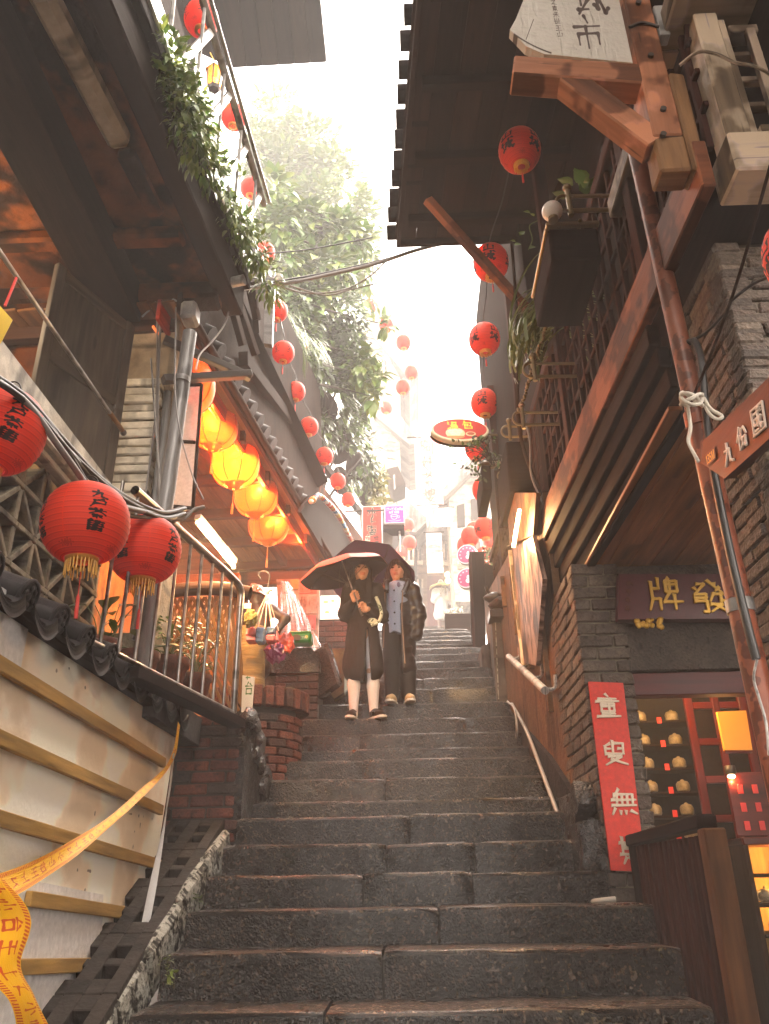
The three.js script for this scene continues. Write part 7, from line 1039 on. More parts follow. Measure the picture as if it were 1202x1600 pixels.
  const lp2 = thing('street_lamp', 'pair of small yellow glowing lamps in the mist at the stair top', 'lamp', P(699, 898, 14)); for (const [x, y] of [[0, 0], [0.01, -0.12]]) part('globe', ball(0.05).translate(x, y, 0), M.bulb_glow, lp2); part('stem', rod(V(0.03, -0.3, -0.05), V(0.03, 0.12, -0.05), 0.012, 6), M.iron, lp2); const li = new THREE.PointLight(new THREE.Color(1, 0.6, 0.2), 0.3); li.name = 'lamp'; li.position.set(0, 0, 0.0); li.castShadow = true; lp2.add(li);
}
// ---------- people ----------
// surface nets over a signed distance; cell size in metres
function netMesh(f, lo, hi, c) {
  const nx = Math.ceil((hi.x - lo.x) / c) + 1, ny = Math.ceil((hi.y - lo.y) / c) + 1, nz = Math.ceil((hi.z - lo.z) / c) + 1, d = new Float32Array(nx * ny * nz), id = new Int32Array(nx * ny * nz).fill(-1), pos = [], idx = [], I = (x, y, z) => (z * ny + y) * nx + x;
  for (let z = 0; z < nz; z++) for (let y = 0; y < ny; y++) for (let x = 0; x < nx; x++) d[I(x, y, z)] = f(lo.x + x * c, lo.y + y * c, lo.z + z * c);
  for (let z = 0; z < nz - 1; z++) for (let y = 0; y < ny - 1; y++) for (let x = 0; x < nx - 1; x++) {
    let n = 0, sx = 0, sy = 0, sz = 0; const v = []; for (let k = 0; k < 8; k++) v.push(d[I(x + (k & 1), y + (k >> 1 & 1), z + (k >> 2))]);
    let m = 0; for (let k = 0; k < 8; k++) if (v[k] < 0) m++; if (m === 0 || m === 8) continue;
    for (let a = 0; a < 8; a++) for (const b of [1, 2, 4]) { if (a & b) continue; const e = a | b; if ((v[a] < 0) === (v[e] < 0)) continue; const t = v[a] / (v[a] - v[e]); sx += (a & 1) + (b === 1 ? t : 0); sy += (a >> 1 & 1) + (b === 2 ? t : 0); sz += (a >> 2) + (b === 4 ? t : 0); n++; }
    id[I(x, y, z)] = pos.length / 3; pos.push(lo.x + (x + sx / n) * c, lo.y + (y + sy / n) * c, lo.z + (z + sz / n) * c);
  }
  const quad = (a, b, e, g, flip) => { if (a < 0 || b < 0 || e < 0 || g < 0) return; flip ? idx.push(a, b, e, a, e, g) : idx.push(a, e, b, a, g, e); };
  for (let z = 1; z < nz - 1; z++) for (let y = 1; y < ny - 1; y++) for (let x = 1; x < nx - 1; x++) {
    const s = d[I(x, y, z)] < 0;
    if (s !== d[I(x + 1, y, z)] < 0) quad(id[I(x, y - 1, z - 1)], id[I(x, y, z - 1)], id[I(x, y, z)], id[I(x, y - 1, z)], s);
    if (s !== d[I(x, y + 1, z)] < 0) quad(id[I(x - 1, y, z - 1)], id[I(x - 1, y, z)], id[I(x, y, z)], id[I(x, y, z - 1)], s);
    if (s !== d[I(x, y, z + 1)] < 0) quad(id[I(x - 1, y - 1, z)], id[I(x, y - 1, z)], id[I(x, y, z)], id[I(x - 1, y, z)], s);
  }
  const g = new THREE.BufferGeometry(); g.setAttribute('position', new THREE.Float32BufferAttribute(pos, 3)); g.setIndex(idx);
  const nr = new Float32Array(pos.length), e = c * 0.5; for (let i = 0; i < pos.length; i += 3) { const [x, y, z] = [pos[i], pos[i + 1], pos[i + 2]], a = f(x + e, y, z) - f(x - e, y, z), b = f(x, y + e, z) - f(x, y - e, z), q = f(x, y, z + e) - f(x, y, z - e), L = Math.hypot(a, b, q) || 1; nr[i] = a / L; nr[i + 1] = b / L; nr[i + 2] = q / L; }
  g.setAttribute('normal', new THREE.BufferAttribute(nr, 3)); g.setAttribute('uv', new THREE.Float32BufferAttribute(Array.from({ length: pos.length / 3 * 2 }, (_, i) => pos[Math.floor(i / 2) * 3 + (i % 2)]), 2)); return g;
}
// tapered capsule list: [ax,ay,az, bx,by,bz, ra, rb]; joined with a smooth minimum
const smin = (a, b, k) => { const h = Math.max(k - Math.abs(a - b), 0) / k; return Math.min(a, b) - h * h * k * 0.25; };
const capsule = ([ax, ay, az, b, c, d, ra, rb], x, y, z) => { const ux = b - ax, uy = c - ay, uz = d - az, px = x - ax, py = y - ay, pz = z - az, L = ux * ux + uy * uy + uz * uz || 1e-9, t = clamp((px * ux + py * uy + pz * uz) / L, 0, 1); return Math.hypot(px - ux * t, py - uy * t, pz - uz * t) - (ra + (rb - ra) * t); };
const ell = (cx, cy, cz, rx, ry, rz) => (x, y, z) => { const a = (x - cx) / rx, b = (y - cy) / ry, c = (z - cz) / rz, k = Math.hypot(a, b, c); return (k - 1) * Math.min(rx, ry, rz); };
const field = (caps, ells = [], k = 0.03) => (x, y, z) => { let v = 1e3; for (const c of caps) v = smin(v, capsule(c, x, y, z), k); for (const e of ells) v = smin(v, e(x, y, z), k); return v; };
mat('skin', [0.56, 0.31, 0.2], { roughness: 0.5, vertexColors: true }); mat('hair_black', [0.014, 0.01, 0.008], { roughness: 0.4 }); mat('hair_brown', [0.026, 0.014, 0.009], { roughness: 0.4 });
mat('coat_black', [0.018, 0.013, 0.012], { roughness: 0.85, bumpMap: T.grit, bumpScale: 0.002 }); mat('coat_shiny', [0.02, 0.014, 0.013], { roughness: 0.3 }); mat('trousers', [0.014, 0.011, 0.011], { roughness: 0.8 }); mat('tights', [0.74, 0.72, 0.74], { roughness: 0.7 }); mat('shirt_blue', [0.24, 0.3, 0.44], { roughness: 0.8, bumpMap: T.grit, bumpScale: 0.001 }); mat('scarf_blue', [0.07, 0.07, 0.16], { roughness: 0.8 }); mat('eye_dark', [0.012, 0.008, 0.007], { roughness: 0.2 }); mat('shoe_white', [0.7, 0.68, 0.64], { roughness: 0.5 }); mat('shoe_beige', [0.5, 0.38, 0.2], { roughness: 0.6 });
const paint = (g, fn) => { const p = g.attributes.position, c = new Float32Array(p.count * 3); for (let i = 0; i < p.count; i++) { const v = fn(p.getX(i), p.getY(i), p.getZ(i)); c[i * 3] = v[0]; c[i * 3 + 1] = v[1]; c[i * 3 + 2] = v[2]; } g.setAttribute('color', new THREE.BufferAttribute(c, 3)); return g; };
// head 0.21 m tall, chin at y = -0.105, facing +z; returns geometry centred on the head
function headGeo() {
  const f = (x, y, z) => { let v = ell(0, 0.022, -0.012, 0.074, 0.088, 0.09)(x, y, z); v = smin(v, ell(0, -0.035, 0.02, 0.056, 0.068, 0.062)(x, y, z), 0.04); v = smin(v, ell(0, -0.085, 0.045, 0.022, 0.018, 0.02)(x, y, z), 0.025);
    v = smin(v, capsule([0, 0.012, 0.078, 0, -0.022, 0.094, 0.006, 0.011], x, y, z), 0.012); for (const s of [-1, 1]) { v = smin(v, ell(s * 0.036, -0.022, 0.058, 0.02, 0.018, 0.016)(x, y, z), 0.02); v = smin(v, ell(s * 0.012, -0.024, 0.086, 0.008, 0.007, 0.008)(x, y, z), 0.008); v = smin(v, ell(s * 0.075, -0.005, -0.01, 0.008, 0.03, 0.017)(x, y, z), 0.008); const e = ell(s * 0.031, 0.008, 0.084, 0.016, 0.009, 0.014)(x, y, z); v = Math.max(v, -e + 0.002); }
    v = smin(v, ell(0, -0.052, 0.079, 0.021, 0.006, 0.008)(x, y, z), 0.006); v = smin(v, ell(0, -0.063, 0.076, 0.017, 0.0065, 0.008)(x, y, z), 0.006); return smin(v, capsule([0, -0.06, -0.02, 0, -0.19, -0.035, 0.045, 0.048], x, y, z), 0.03); };
  return paint(netMesh(f, V(-0.11, -0.2, -0.13), V(0.11, 0.13, 0.13), 0.0042), (x, y, z) => { const lip = z > 0.07 && Math.abs(x) < 0.023 && y < -0.046 && y > -0.07 ? 1 : 0, brow = z > 0.05 && y > 0.022 && y < 0.031 && Math.abs(Math.abs(x) - 0.033) < 0.018 ? 1 : 0, ch = sstep(0.03 - Math.hypot(Math.abs(x) - 0.038, y + 0.025), 0, 0.03) * (z > 0 ? 0.15 : 0); if (brow) return [0.12, 0.09, 0.08]; if (lip) return [0.85, 0.5, 0.46]; return [1, 1 - ch, 1 - ch]; });
}
// hand closed round a rod along +y through the origin; palm on the -z side, fingers curl over +z
function fist(s) { const caps = [[-0.03, -0.03, -0.022, -0.03, 0.03, -0.022, 0.016, 0.016], [-0.018, -0.028, -0.028, -0.018, 0.028, -0.028, 0.015, 0.015]]; for (let k = 0; k < 4; k++) { const y = 0.03 - k * 0.0205, r = 0.0092 - k * 0.0005, l = [0.9, 1, 0.95, 0.8][k]; caps.push([-0.026, y, -0.026, 0.018 * l, y, -0.026, r, r], [0.018 * l, y, -0.026, 0.027 * l, y, -0.002, r, r * 0.95], [0.027 * l, y, -0.002, 0.008, y, 0.017 * l, r * 0.95, r * 0.85]); } caps.push([-0.03, 0.025, -0.018, -0.012, 0.044, 0.002, 0.011, 0.01], [-0.012, 0.044, 0.002, 0.01, 0.042, 0.016, 0.01, 0.0085]); return paint(netMesh(field(caps.map((c) => c.map((v, i) => (i % 3 === 0 && i < 6 ? v * s : v))), [], 0.006), V(-0.06, -0.06, -0.055), V(0.06, 0.065, 0.04), 0.0036), () => [1.05, 1, 1]); }
function shoe(name, parent, x, z, turn, m, y = 0, mark) {
  const g = new THREE.Group(); g.name = name; g.position.set(x, y, z); g.rotation.y = turn; parent.add(g);
  const f = (a, b, c) => { let v = smin(ell(0, 0.035, 0.085, 0.042, 0.035, 0.075)(a, b, c), ell(0, 0.05, -0.01, 0.036, 0.052, 0.075)(a, b, c), 0.04); return Math.max(v, 0.012 - b); };
  part('upper', netMesh(f, V(-0.06, 0, -0.11), V(0.06, 0.13, 0.18), 0.007), m, g);
  const so = plate([[-0.036, -0.08], [0.036, -0.08], [0.043, 0.06], [0.036, 0.135], [0.012, 0.163], [-0.012, 0.163], [-0.036, 0.135], [-0.043, 0.06]], 0.022, 0.004).rotateX(Math.PI / 2).translate(0, 0.022, 0); part('sole', so, M.shoe_white, g);
  if (mark) { const b = (x0, y0, x1, y1) => bar(V(0.0375, y0, x0), V(0.0375, y1, x1), 0.01, 0.008, 0.001); for (const s of [-1, 1]) part('mark', [b(0.065, 0.022, 0.058, 0.058), b(0.058, 0.058, 0.035, 0.026), b(0.035, 0.026, 0.028, 0.064)].map((q) => (s < 0 ? q.scale(-1.12, 1, 1) : q.scale(1.12, 1, 1))), M.shoe_white, g); }
}
function makeUmbrella(l, hub, axis, R, dep, inner, outer, shaftLen, roll = 0, handle = M.iron) {
  const t = thing('umbrella', l, 'umbrella', hub), n = 8; t.quaternion.setFromUnitVectors(yUp, axis.clone().normalize()); t.rotateY(roll);
  const prof = (a, s) => { const w = 1 - 0.06 * Math.sin(Math.PI * ((a / (Math.PI * 2 / n)) % 1)) * s, r = R * Math.sin(s * 1.35) / Math.sin(1.35) * w; return V(Math.cos(a) * r, -dep * (1 - Math.cos(s * 1.35)) / (1 - Math.cos(1.35)), Math.sin(a) * r); };
  for (let k = 0; k < n; k++) { const mk = (off) => { const pos = [], uv = [], idx = []; for (let i = 0; i <= 8; i++) for (let j = 0; j <= 6; j++) { const p = prof((k + Math.min(j / 6, 0.9999)) / n * Math.PI * 2, i / 8); pos.push(p.x, p.y + off - 0.02 * R * Math.sin(Math.PI * j / 6) * (i / 8), p.z); uv.push(p.x, p.z); } for (let i = 0; i < 8; i++) for (let j = 0; j < 6; j++) { const a = i * 7 + j; idx.push(a, a + 1, a + 7, a + 1, a + 8, a + 7); } const g = new THREE.BufferGeometry(); g.setAttribute('position', new THREE.Float32BufferAttribute(pos, 3)); g.setAttribute('uv', new THREE.Float32BufferAttribute(uv, 2)); g.setIndex(idx); g.computeVertexNormals(); return g; };
    part('outer_panel', mk(0.006), outer, t); if (inner !== outer) part('lining', mk(0), inner, t);
    const ps = []; for (let i = 1; i <= 8; i++) ps.push(prof(k / n * Math.PI * 2, i / 8).add(V(0, -0.006, 0))); part('rib', tube(ps, 0.003, 14, 4), M.iron, t); const mid = prof(k / n * Math.PI * 2, 0.5); part('stretcher', rod(V(0, -dep - 0.1, 0), mid, 0.0028, 4), M.iron, t); }
  part('shaft', rod(V(0, 0.03, 0), V(0, -shaftLen, 0), 0.006, 8), M.steel, t); part('runner', rod(V(0, -dep - 0.13, 0), V(0, -dep - 0.08, 0), 0.011, 10), M.iron, t); part('grip', rod(V(0, -shaftLen - 0.1, 0), V(0, -shaftLen, 0), 0.014, 10), handle, t); part('ferrule', rod(V(0, 0, 0), V(0, 0.045, 0), 0.007, 8, 0.004), M.iron, t); return t;
}
const fold = (m, k) => (x, y, z) => k * (fbm(((x * 1.3 + z * 0.7 + 3) * 0.9) % 1, ((y + 4) * 0.35) % 1, 12, m, 3) - 0.5);
{ // ---- woman in the long black coat ----
  const F = V(P(568, 1112, 6.98).x, stairTop(6.98), -6.98), t = thing('person', 'woman in a long black coat and white tights holding an umbrella on the stairs', 'person', F, 0.08), HY = 1.375;
  const body = field([[0, 0.78, 0, 0, 1.0, 0, 0.088, 0.085], [0, 1.0, 0, 0, 1.16, 0, 0.085, 0.085], [-0.11, 1.19, 0, 0.11, 1.19, 0, 0.046, 0.046], [0, 1.2, 0, 0, 1.29, 0, 0.046, 0.045], [-0.06, 0.76, 0, -0.082, 0.43, 0.012, 0.062, 0.05], [-0.082, 0.43, 0.012, -0.085, 0.09, -0.01, 0.05, 0.032], [0.06, 0.76, 0, 0.085, 0.43, 0.012, 0.062, 0.05], [0.085, 0.43, 0.012, 0.09, 0.09, -0.01, 0.05, 0.032], [-0.13, 1.18, 0, -0.17, 0.96, 0.04, 0.042, 0.034], [-0.17, 0.96, 0.04, -0.085, 1.03, 0.2, 0.034, 0.025], [0.13, 1.18, 0, 0.17, 0.94, 0.04, 0.042, 0.034], [0.17, 0.94, 0.04, 0.035, 0.94, 0.21, 0.034, 0.024]], [], 0.035);
  const bg = paint(netMesh(body, V(-0.3, 0.04, -0.18), V(0.3, 1.33, 0.28), 0.013), () => [1, 1, 1]), hd = headGeo().rotateZ(0.05).rotateY(0.16).translate(-0.02, HY, 0.015), f1 = fist(1).rotateZ(0.35).translate(-0.07, 1.055, 0.235), f2 = fist(-1).rotateZ(0.25).translate(-0.012, 0.945, 0.235);
  part('body', [bg, hd, f1, f2], M.skin, t);
  const fl = fold(401, 0.034), coat = (x, y, z) => { let v = field([[0, 1.17, -0.005, 0, 0.95, 0, 0.105, 0.115], [0, 0.95, 0, 0, 0.45, 0.005, 0.115, 0.16], [-0.09, 1.2, 0, 0.09, 1.2, 0, 0.06, 0.06], [-0.13, 1.185, 0, -0.17, 0.95, 0.03, 0.058, 0.052], [-0.17, 0.95, 0.03, -0.1, 1.02, 0.19, 0.052, 0.04], [0.13, 1.185, 0, 0.17, 0.93, 0.03, 0.058, 0.052], [0.17, 0.93, 0.03, 0.05, 0.94, 0.195, 0.052, 0.04], [0, 1.24, -0.02, 0, 1.275, -0.02, 0.07, 0.066]], [], 0.05)(x * (y < 0.9 ? 0.9 : 1), y, z * 1.08) + fl(x, y, z); const slit = Math.max(Math.abs(x - 0.035) - 0.004 - Math.max(0, 0.8 - y) * 0.06, -z, y - 0.8); return Math.max(v, 0.34 - y, -slit); };
  part('coat', netMesh(coat, V(-0.33, 0.3, -0.24), V(0.33, 1.35, 0.3), 0.0125), M.coat_black, t);
  part('lapel', [bar(V(-0.05, 1.27, 0.07), V(0.03, 1.0, 0.15), 0.05, 0.01, 0.003, V(0, 0, 1)), bar(V(0.06, 1.27, 0.065), V(0.045, 1.02, 0.15), 0.05, 0.01, 0.003, V(0, 0, 1))], M.coat_black, t);
  part('tights', netMesh(field([[-0.07, 0.74, 0.0, -0.082, 0.43, 0.012, 0.076, 0.056], [-0.082, 0.43, 0.012, -0.083, 0.3, -0.006, 0.055, 0.056], [-0.083, 0.3, -0.006, -0.085, 0.07, -0.012, 0.056, 0.036], [0.07, 0.74, 0.0, 0.085, 0.43, 0.012, 0.076, 0.056], [0.085, 0.43, 0.012, 0.087, 0.3, -0.006, 0.055, 0.056], [0.087, 0.3, -0.006, 0.09, 0.07, -0.012, 0.056, 0.036]], [], 0.01), V(-0.18, 0.03, -0.1), V(0.18, 0.84, 0.1), 0.0105), M.tights, t);
  const hair = (x, y, z) => { let v = ell(-0.02, HY + 0.028, -0.008, 0.09, 0.1, 0.104)(x, y, z); for (const s of [-1, 1]) v = smin(v, capsule([-0.02 + s * 0.068, HY + 0.03, 0.0, -0.02 + s * 0.088, HY - 0.19, 0.04, 0.034, 0.03], x, y, z), 0.03); v = smin(v, ell(-0.02, HY - 0.09, -0.06, 0.09, 0.15, 0.05)(x, y, z), 0.03); const face = ell(-0.008, HY - 0.03, 0.105, 0.058, 0.087, 0.075)(x, y, z); return Math.max(v, -face) + 0.003 * Math.sin(x * 260 + z * 120); };
  part('hair', netMesh(hair, V(-0.18, HY - 0.28, -0.16), V(0.14, HY + 0.15, 0.14), 0.006), M.hair_black, t);
  for (const s of [-1, 1]) part('eye', ball(0.0105, 1.2, 0.62, 0.7, 10, 8).applyMatrix4(new THREE.Matrix4().makeRotationY(0.16)).translate(-0.02 + s * 0.031 + 0.012, HY + 0.008, 0.094 - s * 0.005), M.eye_dark, t);
  shoe('shoe', t, -0.088, 0.0, -0.25, M.coat_black, 0, true); shoe('shoe', t, 0.1, 0.02, 0.5, M.coat_black, 0, true);
  // umbrella in her hands
  const g1 = F.clone().add(V(-0.012, 0.87, 0.235).applyAxisAngle(yUp, 0.08)), h1 = F.clone().add(V(-0.255, 1.62, 0.13)); h1.copy(P(534, 877, 6.74));
  const ax = h1.clone().sub(g1).normalize();
  const um = makeUmbrella('dark-lined pink and red umbrella tilted over the woman in white tights', h1, ax.clone().lerp(V(-0.15, 1, 0.1).normalize(), 0.55), 0.41, 0.12, mat('lining_dark', [0.022, 0.016, 0.03], { roughness: 0.7, side: THREE.DoubleSide }), mat('umbrella_pink', [0.62, 0.16, 0.13], { roughness: 0.5, side: THREE.DoubleSide }), 0.3, 0.2);
  for (const c of [...um.children]) if (/shaft|grip/.test(c.name)) um.remove(c); um.updateMatrixWorld(); const inv = um.matrixWorld.clone().invert(), lg = g1.clone().applyMatrix4(inv);
  part('shaft', rod(V(0, 0.03, 0), lg, 0.0065, 8), M.steel, um); part('grip', rod(lg.clone().multiplyScalar(0.86), lg, 0.014, 10), M.iron, um);
}
{ // ---- woman in the long shiny padded coat ----
  const F = V(P(626, 1096, 7.3).x, stairTop(7.3), -7.3), t = thing('person', 'woman in a shiny black padded coat over a blue shirt under the purple umbrella', 'person', F, -0.05), HY = 1.295;
  const body = field([[0, 0.72, 0, 0, 1.1, 0, 0.1, 0.1], [-0.11, 1.11, 0, 0.11, 1.11, 0, 0.046, 0.046], [0, 1.12, 0, 0, 1.21, 0, 0.046, 0.045], [-0.07, 0.7, 0, -0.07, 0.4, 0.01, 0.075, 0.05], [-0.07, 0.4, 0.01, -0.07, 0.08, -0.01, 0.05, 0.032], [0.07, 0.7, 0, 0.07, 0.4, 0.01, 0.075, 0.05], [0.07, 0.4, 0.01, 0.07, 0.08, -0.01, 0.05, 0.032], [0.13, 1.11, 0, 0.185, 0.86, 0.0, 0.042, 0.034], [0.185, 0.86, 0, 0.175, 0.64, 0.05, 0.032, 0.026], [-0.13, 1.11, 0, -0.17, 0.88, 0.05, 0.042, 0.034]], [], 0.035);
  part('body', [paint(netMesh(body, V(-0.3, 0.04, -0.18), V(0.3, 1.26, 0.2), 0.013), () => [1, 1, 1]), headGeo().rotateZ(-0.03).rotateY(-0.12).translate(0, HY, 0.015)], M.skin, t);
  const puff = (x, y, z) => 0.004 * Math.cos(y * 66 + 1.6 * Math.sin(x * 11 + y * 3)) + 0.024 * (fbm(((x + z + 3) * 0.8) % 1, ((y + 4) * 0.5) % 1, 14, 421, 4) - 0.5);
  const coat = (x, y, z) => { let v = field([[0, 1.1, -0.01, 0, 0.7, -0.01, 0.125, 0.135], [0, 0.7, -0.01, 0.01, 0.36, -0.01, 0.135, 0.15], [-0.1, 1.12, 0, 0.1, 1.12, 0, 0.066, 0.066], [0.145, 1.11, 0, 0.195, 0.86, 0.0, 0.068, 0.066], [0.195, 0.86, 0, 0.175, 0.62, 0.05, 0.064, 0.05], [-0.145, 1.11, 0, -0.175, 0.88, 0.05, 0.064, 0.06]], [], 0.045)(x, y, z) + puff(x, y, z); const open = Math.max(Math.abs(x + 0.045) - 0.062 - Math.max(0, 0.9 - y) * 0.03, -z + 0.02, y - 1.3); return Math.max(v, 0.27 - y, -open); };
  part('padded_coat', netMesh(coat, V(-0.34, 0.24, -0.24), V(0.36, 1.24, 0.24), 0.0115), M.coat_shiny, t);
  part('collar', [tube([V(-0.11, 1.06, 0.1), V(-0.1, 1.17, 0.05), V(0, 1.2, -0.06), V(0.1, 1.17, 0.05), V(0.06, 1.02, 0.12)], 0.03, 30, 8)], M.coat_shiny, t);
  part('zip', [tube([V(0.055, 1.05, 0.135), V(0.04, 0.85, 0.15), V(0.05, 0.55, 0.165), V(0.06, 0.34, 0.165)], 0.006, 30, 5), tube([V(-0.12, 1.05, 0.11), V(-0.125, 0.8, 0.13), V(-0.14, 0.5, 0.14)], 0.006, 30, 5)], mat('zip_brown', [0.22, 0.14, 0.1], { roughness: 0.4 }), t);
  part('shirt', netMesh((x, y, z) => Math.max(field([[0, 1.1, 0, -0.01, 0.64, 0.0, 0.118, 0.125]], [], 0.03)(x, y, z) + fold(431, 0.012)(x, y, z), 0.66 - y + Math.abs(x + 0.04) * -0.4, y - 1.17), V(-0.2, 0.6, -0.18), V(0.2, 1.2, 0.2), 0.011), M.shirt_blue, t);
  part('neckerchief', [ball(0.03, 1.2, 0.8, 0.7).translate(0.0, 1.155, 0.075), ball(0.022, 1, 1.5, 0.7).translate(0.012, 1.115, 0.105)], M.scarf_blue, t);
  for (let k = 0; k < 4; k++) part('button', ball(0.0085, 1, 1, 0.5, 8, 6).translate(-0.03, 1.06 - k * 0.11, 0.124), M.eye_dark, t);
  part('trousers', netMesh((x, y, z) => Math.max(field([[-0.065, 0.72, 0, -0.072, 0.4, 0.01, 0.1, 0.078], [-0.072, 0.4, 0.01, -0.075, 0.09, 0, 0.078, 0.068], [0.065, 0.72, 0, 0.072, 0.4, 0.01, 0.1, 0.078], [0.072, 0.4, 0.01, 0.075, 0.09, 0, 0.078, 0.068]], [], 0.012)(x, y, z) + fold(441, 0.014)(x, y, z), 0.045 - y), V(-0.2, 0.02, -0.14), V(0.2, 0.82, 0.14), 0.0115), M.trousers, t);
  const hair = (x, y, z) => { let v = ell(0, HY + 0.03, -0.008, 0.093, 0.1, 0.104)(x, y, z); for (const s of [-1, 1]) v = smin(v, capsule([s * 0.075, HY + 0.02, -0.01, s * 0.1, HY - 0.12, 0.01, 0.036, 0.045], x, y, z), 0.03); v = smin(v, ell(0, HY - 0.06, -0.06, 0.1, 0.12, 0.05)(x, y, z), 0.03); v = smin(v, ell(-0.005, HY + 0.052, 0.07, 0.058, 0.022, 0.026)(x, y, z), 0.012); const face = ell(-0.012, HY - 0.04, 0.108, 0.056, 0.078, 0.078)(x, y, z); return Math.max(v, -face) + 0.0035 * Math.sin(x * 230 + y * 60 + z * 120); };
  part('hair', netMesh(hair, V(-0.17, HY - 0.22, -0.16), V(0.17, HY + 0.15, 0.14), 0.006), M.hair_brown, t);
  for (const s of [-1, 1]) part('eye', ball(0.0105, 1.2, 0.62, 0.7, 10, 8).translate(-0.01 + s * 0.031, HY + 0.008, 0.094 + s * 0.004), M.eye_dark, t);
  shoe('shoe', t, -0.07, 0.03, -0.15, M.shoe_beige); shoe('shoe', t, 0.08, 0.03, 0.2, M.shoe_beige);
  makeUmbrella('dark purple umbrella with pale outside tilted back behind the two women', P(590, 897, 7.5), V(0.3, 0.72, -0.62), 0.46, 0.14, mat('lining_purple', [0.07, 0.045, 0.12], { roughness: 0.6, side: THREE.DoubleSide }), mat('umbrella_pale', [0.6, 0.55, 0.56], { roughness: 0.45, side: THREE.DoubleSide }), 0.55, 0.3);
  const sb = thing('shoulder_bag', 'green and white leaf-patterned bag strap hanging between the two women', 'bag', P(590, 960, 6.88)), cvs = canvasOf(128, 128), g = cvs.getContext('2d'); g.fillStyle = '#dfe6d0'; g.fillRect(0, 0, 128, 128); g.fillStyle = '#4a5a34'; for (let i = 0; i < 26; i++) { g.beginPath(); g.ellipse(rnd(128), rnd(128), 13, 5, rnd(3), 0, 7); g.fill(); } const bt = ctex(cvs); bt.wrapS = bt.wrapT = THREE.RepeatWrapping; bt.repeat.set(6, 6);
  part('strap', metricUV(tube([P(588, 933, 6.9), P(594, 948, 6.88), P(596, 960, 6.86), P(591, 972, 6.85), P(580, 977, 6.85)].map((p) => p.sub(sb.position)), 0.016, 24, 10).toNonIndexed()), mat('bag_print', [0.8, 0.8, 0.8], { map: bt, roughness: 0.6 }), sb); part('fold', metricUV(ball(0.045, 1.0, 0.6, 0.5).toNonIndexed().translate(-0.045, -0.07, 0.03)), M.bag_print, sb);
  const pb = thing('paper_bag', 'small beige bag held low beside the padded coat', 'bag', P(641, 1050, 7.35)); part('body', cbox(0.06, 0.1, 0.04, 0.01, 0.004), mat('kraft', [0.42, 0.28, 0.16], { roughness: 0.8 }), pb); part('handle', new THREE.TorusGeometry(0.02, 0.003, 5, 14, 3.14).translate(0, 0.05, 0), M.kraft, pb);
}
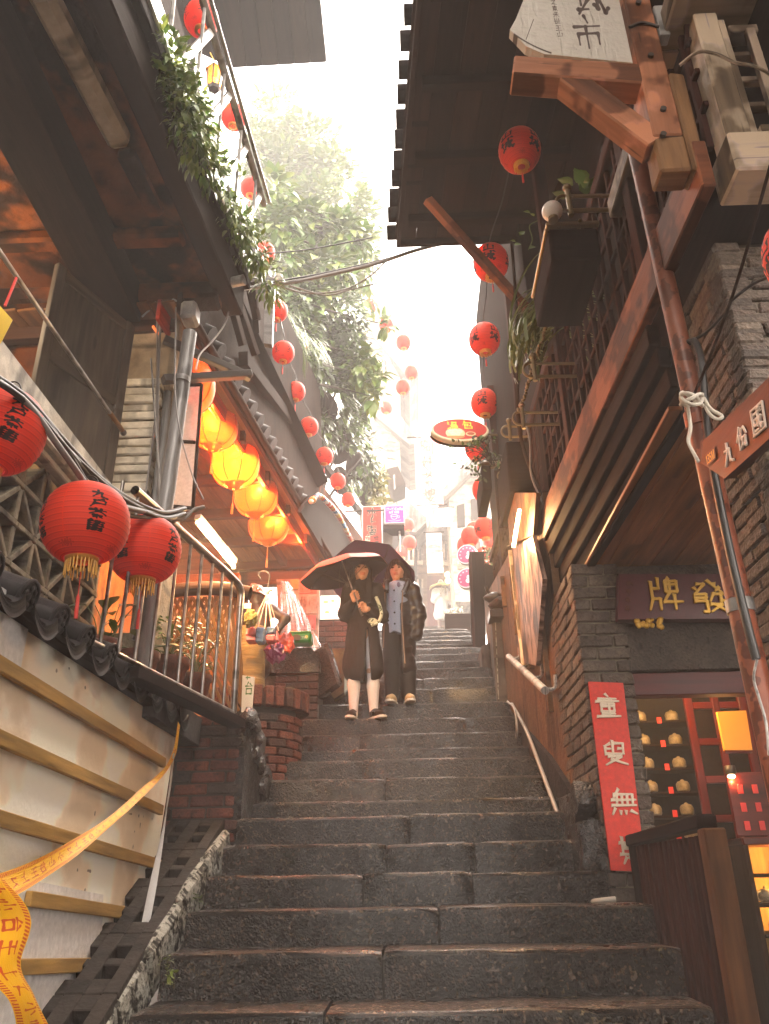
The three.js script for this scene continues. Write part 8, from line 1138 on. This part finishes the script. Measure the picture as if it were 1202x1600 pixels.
{ // ---- people at the top of the stairs, in the mist ----
  const far = (l, px, py, d, s, coat, turn, hood) => { const F = V(P(px, py, d).x, stairTop(d), -d), t = thing('person', l, 'person', F, turn); t.scale.setScalar(s);
    const f = field([[0, 0.85, 0, 0, 1.25, 0, 0.13, 0.14], [-0.15, 1.34, 0, 0.15, 1.34, 0, 0.07, 0.07], [0, 1.35, 0, 0, 1.5, 0, 0.05, 0.05], [-0.1, 0.85, 0, -0.11, 0.1, 0.02, 0.1, 0.05], [0.1, 0.85, 0, 0.11, 0.1, -0.02, 0.1, 0.05], [-0.19, 1.32, 0, -0.22, 1.0, 0.12, 0.055, 0.045], [-0.22, 1.0, 0.12, -0.05, 1.15, 0.26, 0.042, 0.035], [0.19, 1.32, 0, 0.24, 1.0, 0, 0.055, 0.045], [0.24, 1.0, 0, 0.22, 0.76, 0.08, 0.042, 0.035], [-0.11, 0.06, 0, -0.11, 0.05, 0.12, 0.045, 0.035], [0.11, 0.06, 0, 0.11, 0.05, 0.12, 0.045, 0.035]], [ell(0, 1.6, 0, 0.085, 0.115, 0.1)], 0.03); part('body', paint(netMesh(f, V(-0.34, 0, -0.2), V(0.34, 1.75, 0.36), 0.022), (x, y) => (y > 1.45 ? [1, 1, 1] : [0.3, 0.35, 0.4])), M.skin, t);
    const c = (x, y, z) => Math.max(field([[0, 1.25, 0, 0, 0.5, 0, 0.18, 0.27], [-0.15, 1.34, 0, 0.15, 1.34, 0, 0.1, 0.1], [-0.2, 1.32, 0, -0.25, 0.98, 0.1, 0.1, 0.1], [-0.25, 0.98, 0.1, -0.1, 1.12, 0.24, 0.09, 0.07], [0.2, 1.32, 0, 0.27, 0.95, 0, 0.1, 0.11]], hood ? [ell(0, 1.6, -0.02, 0.115, 0.14, 0.12)] : [], 0.06)(x, y, z) + fold(451, 0.05)(x, y, z), 0.32 - y, hood ? -ell(0, 1.6, 0.13, 0.07, 0.1, 0.09)(x, y, z) : -1); part('raincoat', netMesh(c, V(-0.42, 0.25, -0.34), V(0.42, 1.78, 0.4), 0.022), coat, t); return t; };
  const rc = mat('raincoat_white', [0.78, 0.8, 0.8], { roughness: 0.35, transmission: 0.3 }), dk = mat('coat_grey', [0.12, 0.11, 0.11], { roughness: 0.6 });
  far('person in a white hooded raincoat under a yellow umbrella at the stair top', 692, 994, 21, 0.84, rc, 0.1, true); makeUmbrella('yellow umbrella held by the person in the white raincoat', P(694, 914, 20.9), V(0.12, 1, -0.1), 0.42, 0.18, mat('umbrella_yellow', [0.75, 0.62, 0.2], { roughness: 0.5, transmission: 0.3, side: THREE.DoubleSide }), M.umbrella_yellow, 0.7, 0.4);
  far('dim figure in grey behind the purple umbrella at the stair top', 664, 992, 21.8, 0.84, dk, 0.3, false); far('dim figure in pale clothes beside the person with the yellow umbrella', 678, 990, 22.5, 0.84, rc, -0.3, false);
  makeUmbrella('flat red umbrella in the mist behind the yellow one', P(680, 903, 22), V(-0.05, 1, 0.02), 0.55, 0.14, mat('umbrella_red', [0.6, 0.07, 0.05], { roughness: 0.5, side: THREE.DoubleSide }), M.umbrella_red, 0.7, 0.1); makeUmbrella('grey umbrella in the mist left of the yellow one', P(664, 918, 21.7), V(-0.2, 1, 0.1), 0.45, 0.14, dk, dk, 0.6, 0.1);
}
{ // ---- carved figure with hat behind the railing ----
  const z = 6.2, F = P(412, 1052, z), t = thing('hat_figure', 'dark carved wooden figure in a brown hat with one arm bent', 'figure', F), H = P(402, 935, z).sub(F), S = P(425, 950, z).sub(F), E = P(447, 968, z).sub(F), W = P(434, 990, z).sub(F), Wd = mat('carved_wood', [0.07, 0.03, 0.022], { roughness: 0.5, map: T.grain, bumpMap: T.grain, bumpScale: 0.006 });
  const f = field([[S.x - 0.1, S.y - 0.04, 0, S.x - 0.08, 0.05, 0, 0.09, 0.1], [S.x - 0.12, S.y - 0.02, 0, S.x, S.y - 0.02, 0, 0.05, 0.05], [S.x, S.y - 0.02, 0, E.x, E.y, 0.02, 0.045, 0.036], [E.x, E.y, 0.02, W.x, W.y, 0.06, 0.036, 0.028], [W.x, W.y, 0.06, W.x - 0.03, W.y - 0.04, 0.08, 0.026, 0.02], [H.x, H.y - 0.1, 0, H.x, H.y, 0, 0.045, 0.05], [S.x - 0.11, 0.1, 0, S.x - 0.12, -0.25, 0, 0.09, 0.06]], [ell(H.x, H.y - 0.015, 0.01, 0.062, 0.085, 0.07)], 0.03);
  part('body', netMesh(f, V(-0.35, -0.3, -0.15), V(0.3, 0.75, 0.2), 0.011), Wd, t); part('hat', lathe([[0.001, 0.075], [0.05, 0.07], [0.066, 0.03], [0.07, 0.005], [0.13, -0.012], [0.128, -0.02], [0.06, -0.008], [0.001, 0.06]], 26).rotateZ(-0.22).translate(H.x - 0.02, H.y + 0.035, 0.02), mat('hat_brown', [0.3, 0.12, 0.07], { roughness: 0.5 }), t); part('goggle', [ball(0.02, 1, 1, 0.5).translate(H.x - 0.03, H.y + 0.07, 0.085), ball(0.02, 1, 1, 0.5).translate(H.x + 0.02, H.y + 0.06, 0.08)], M.steel, t);
}
renderer.render(scene, camera);
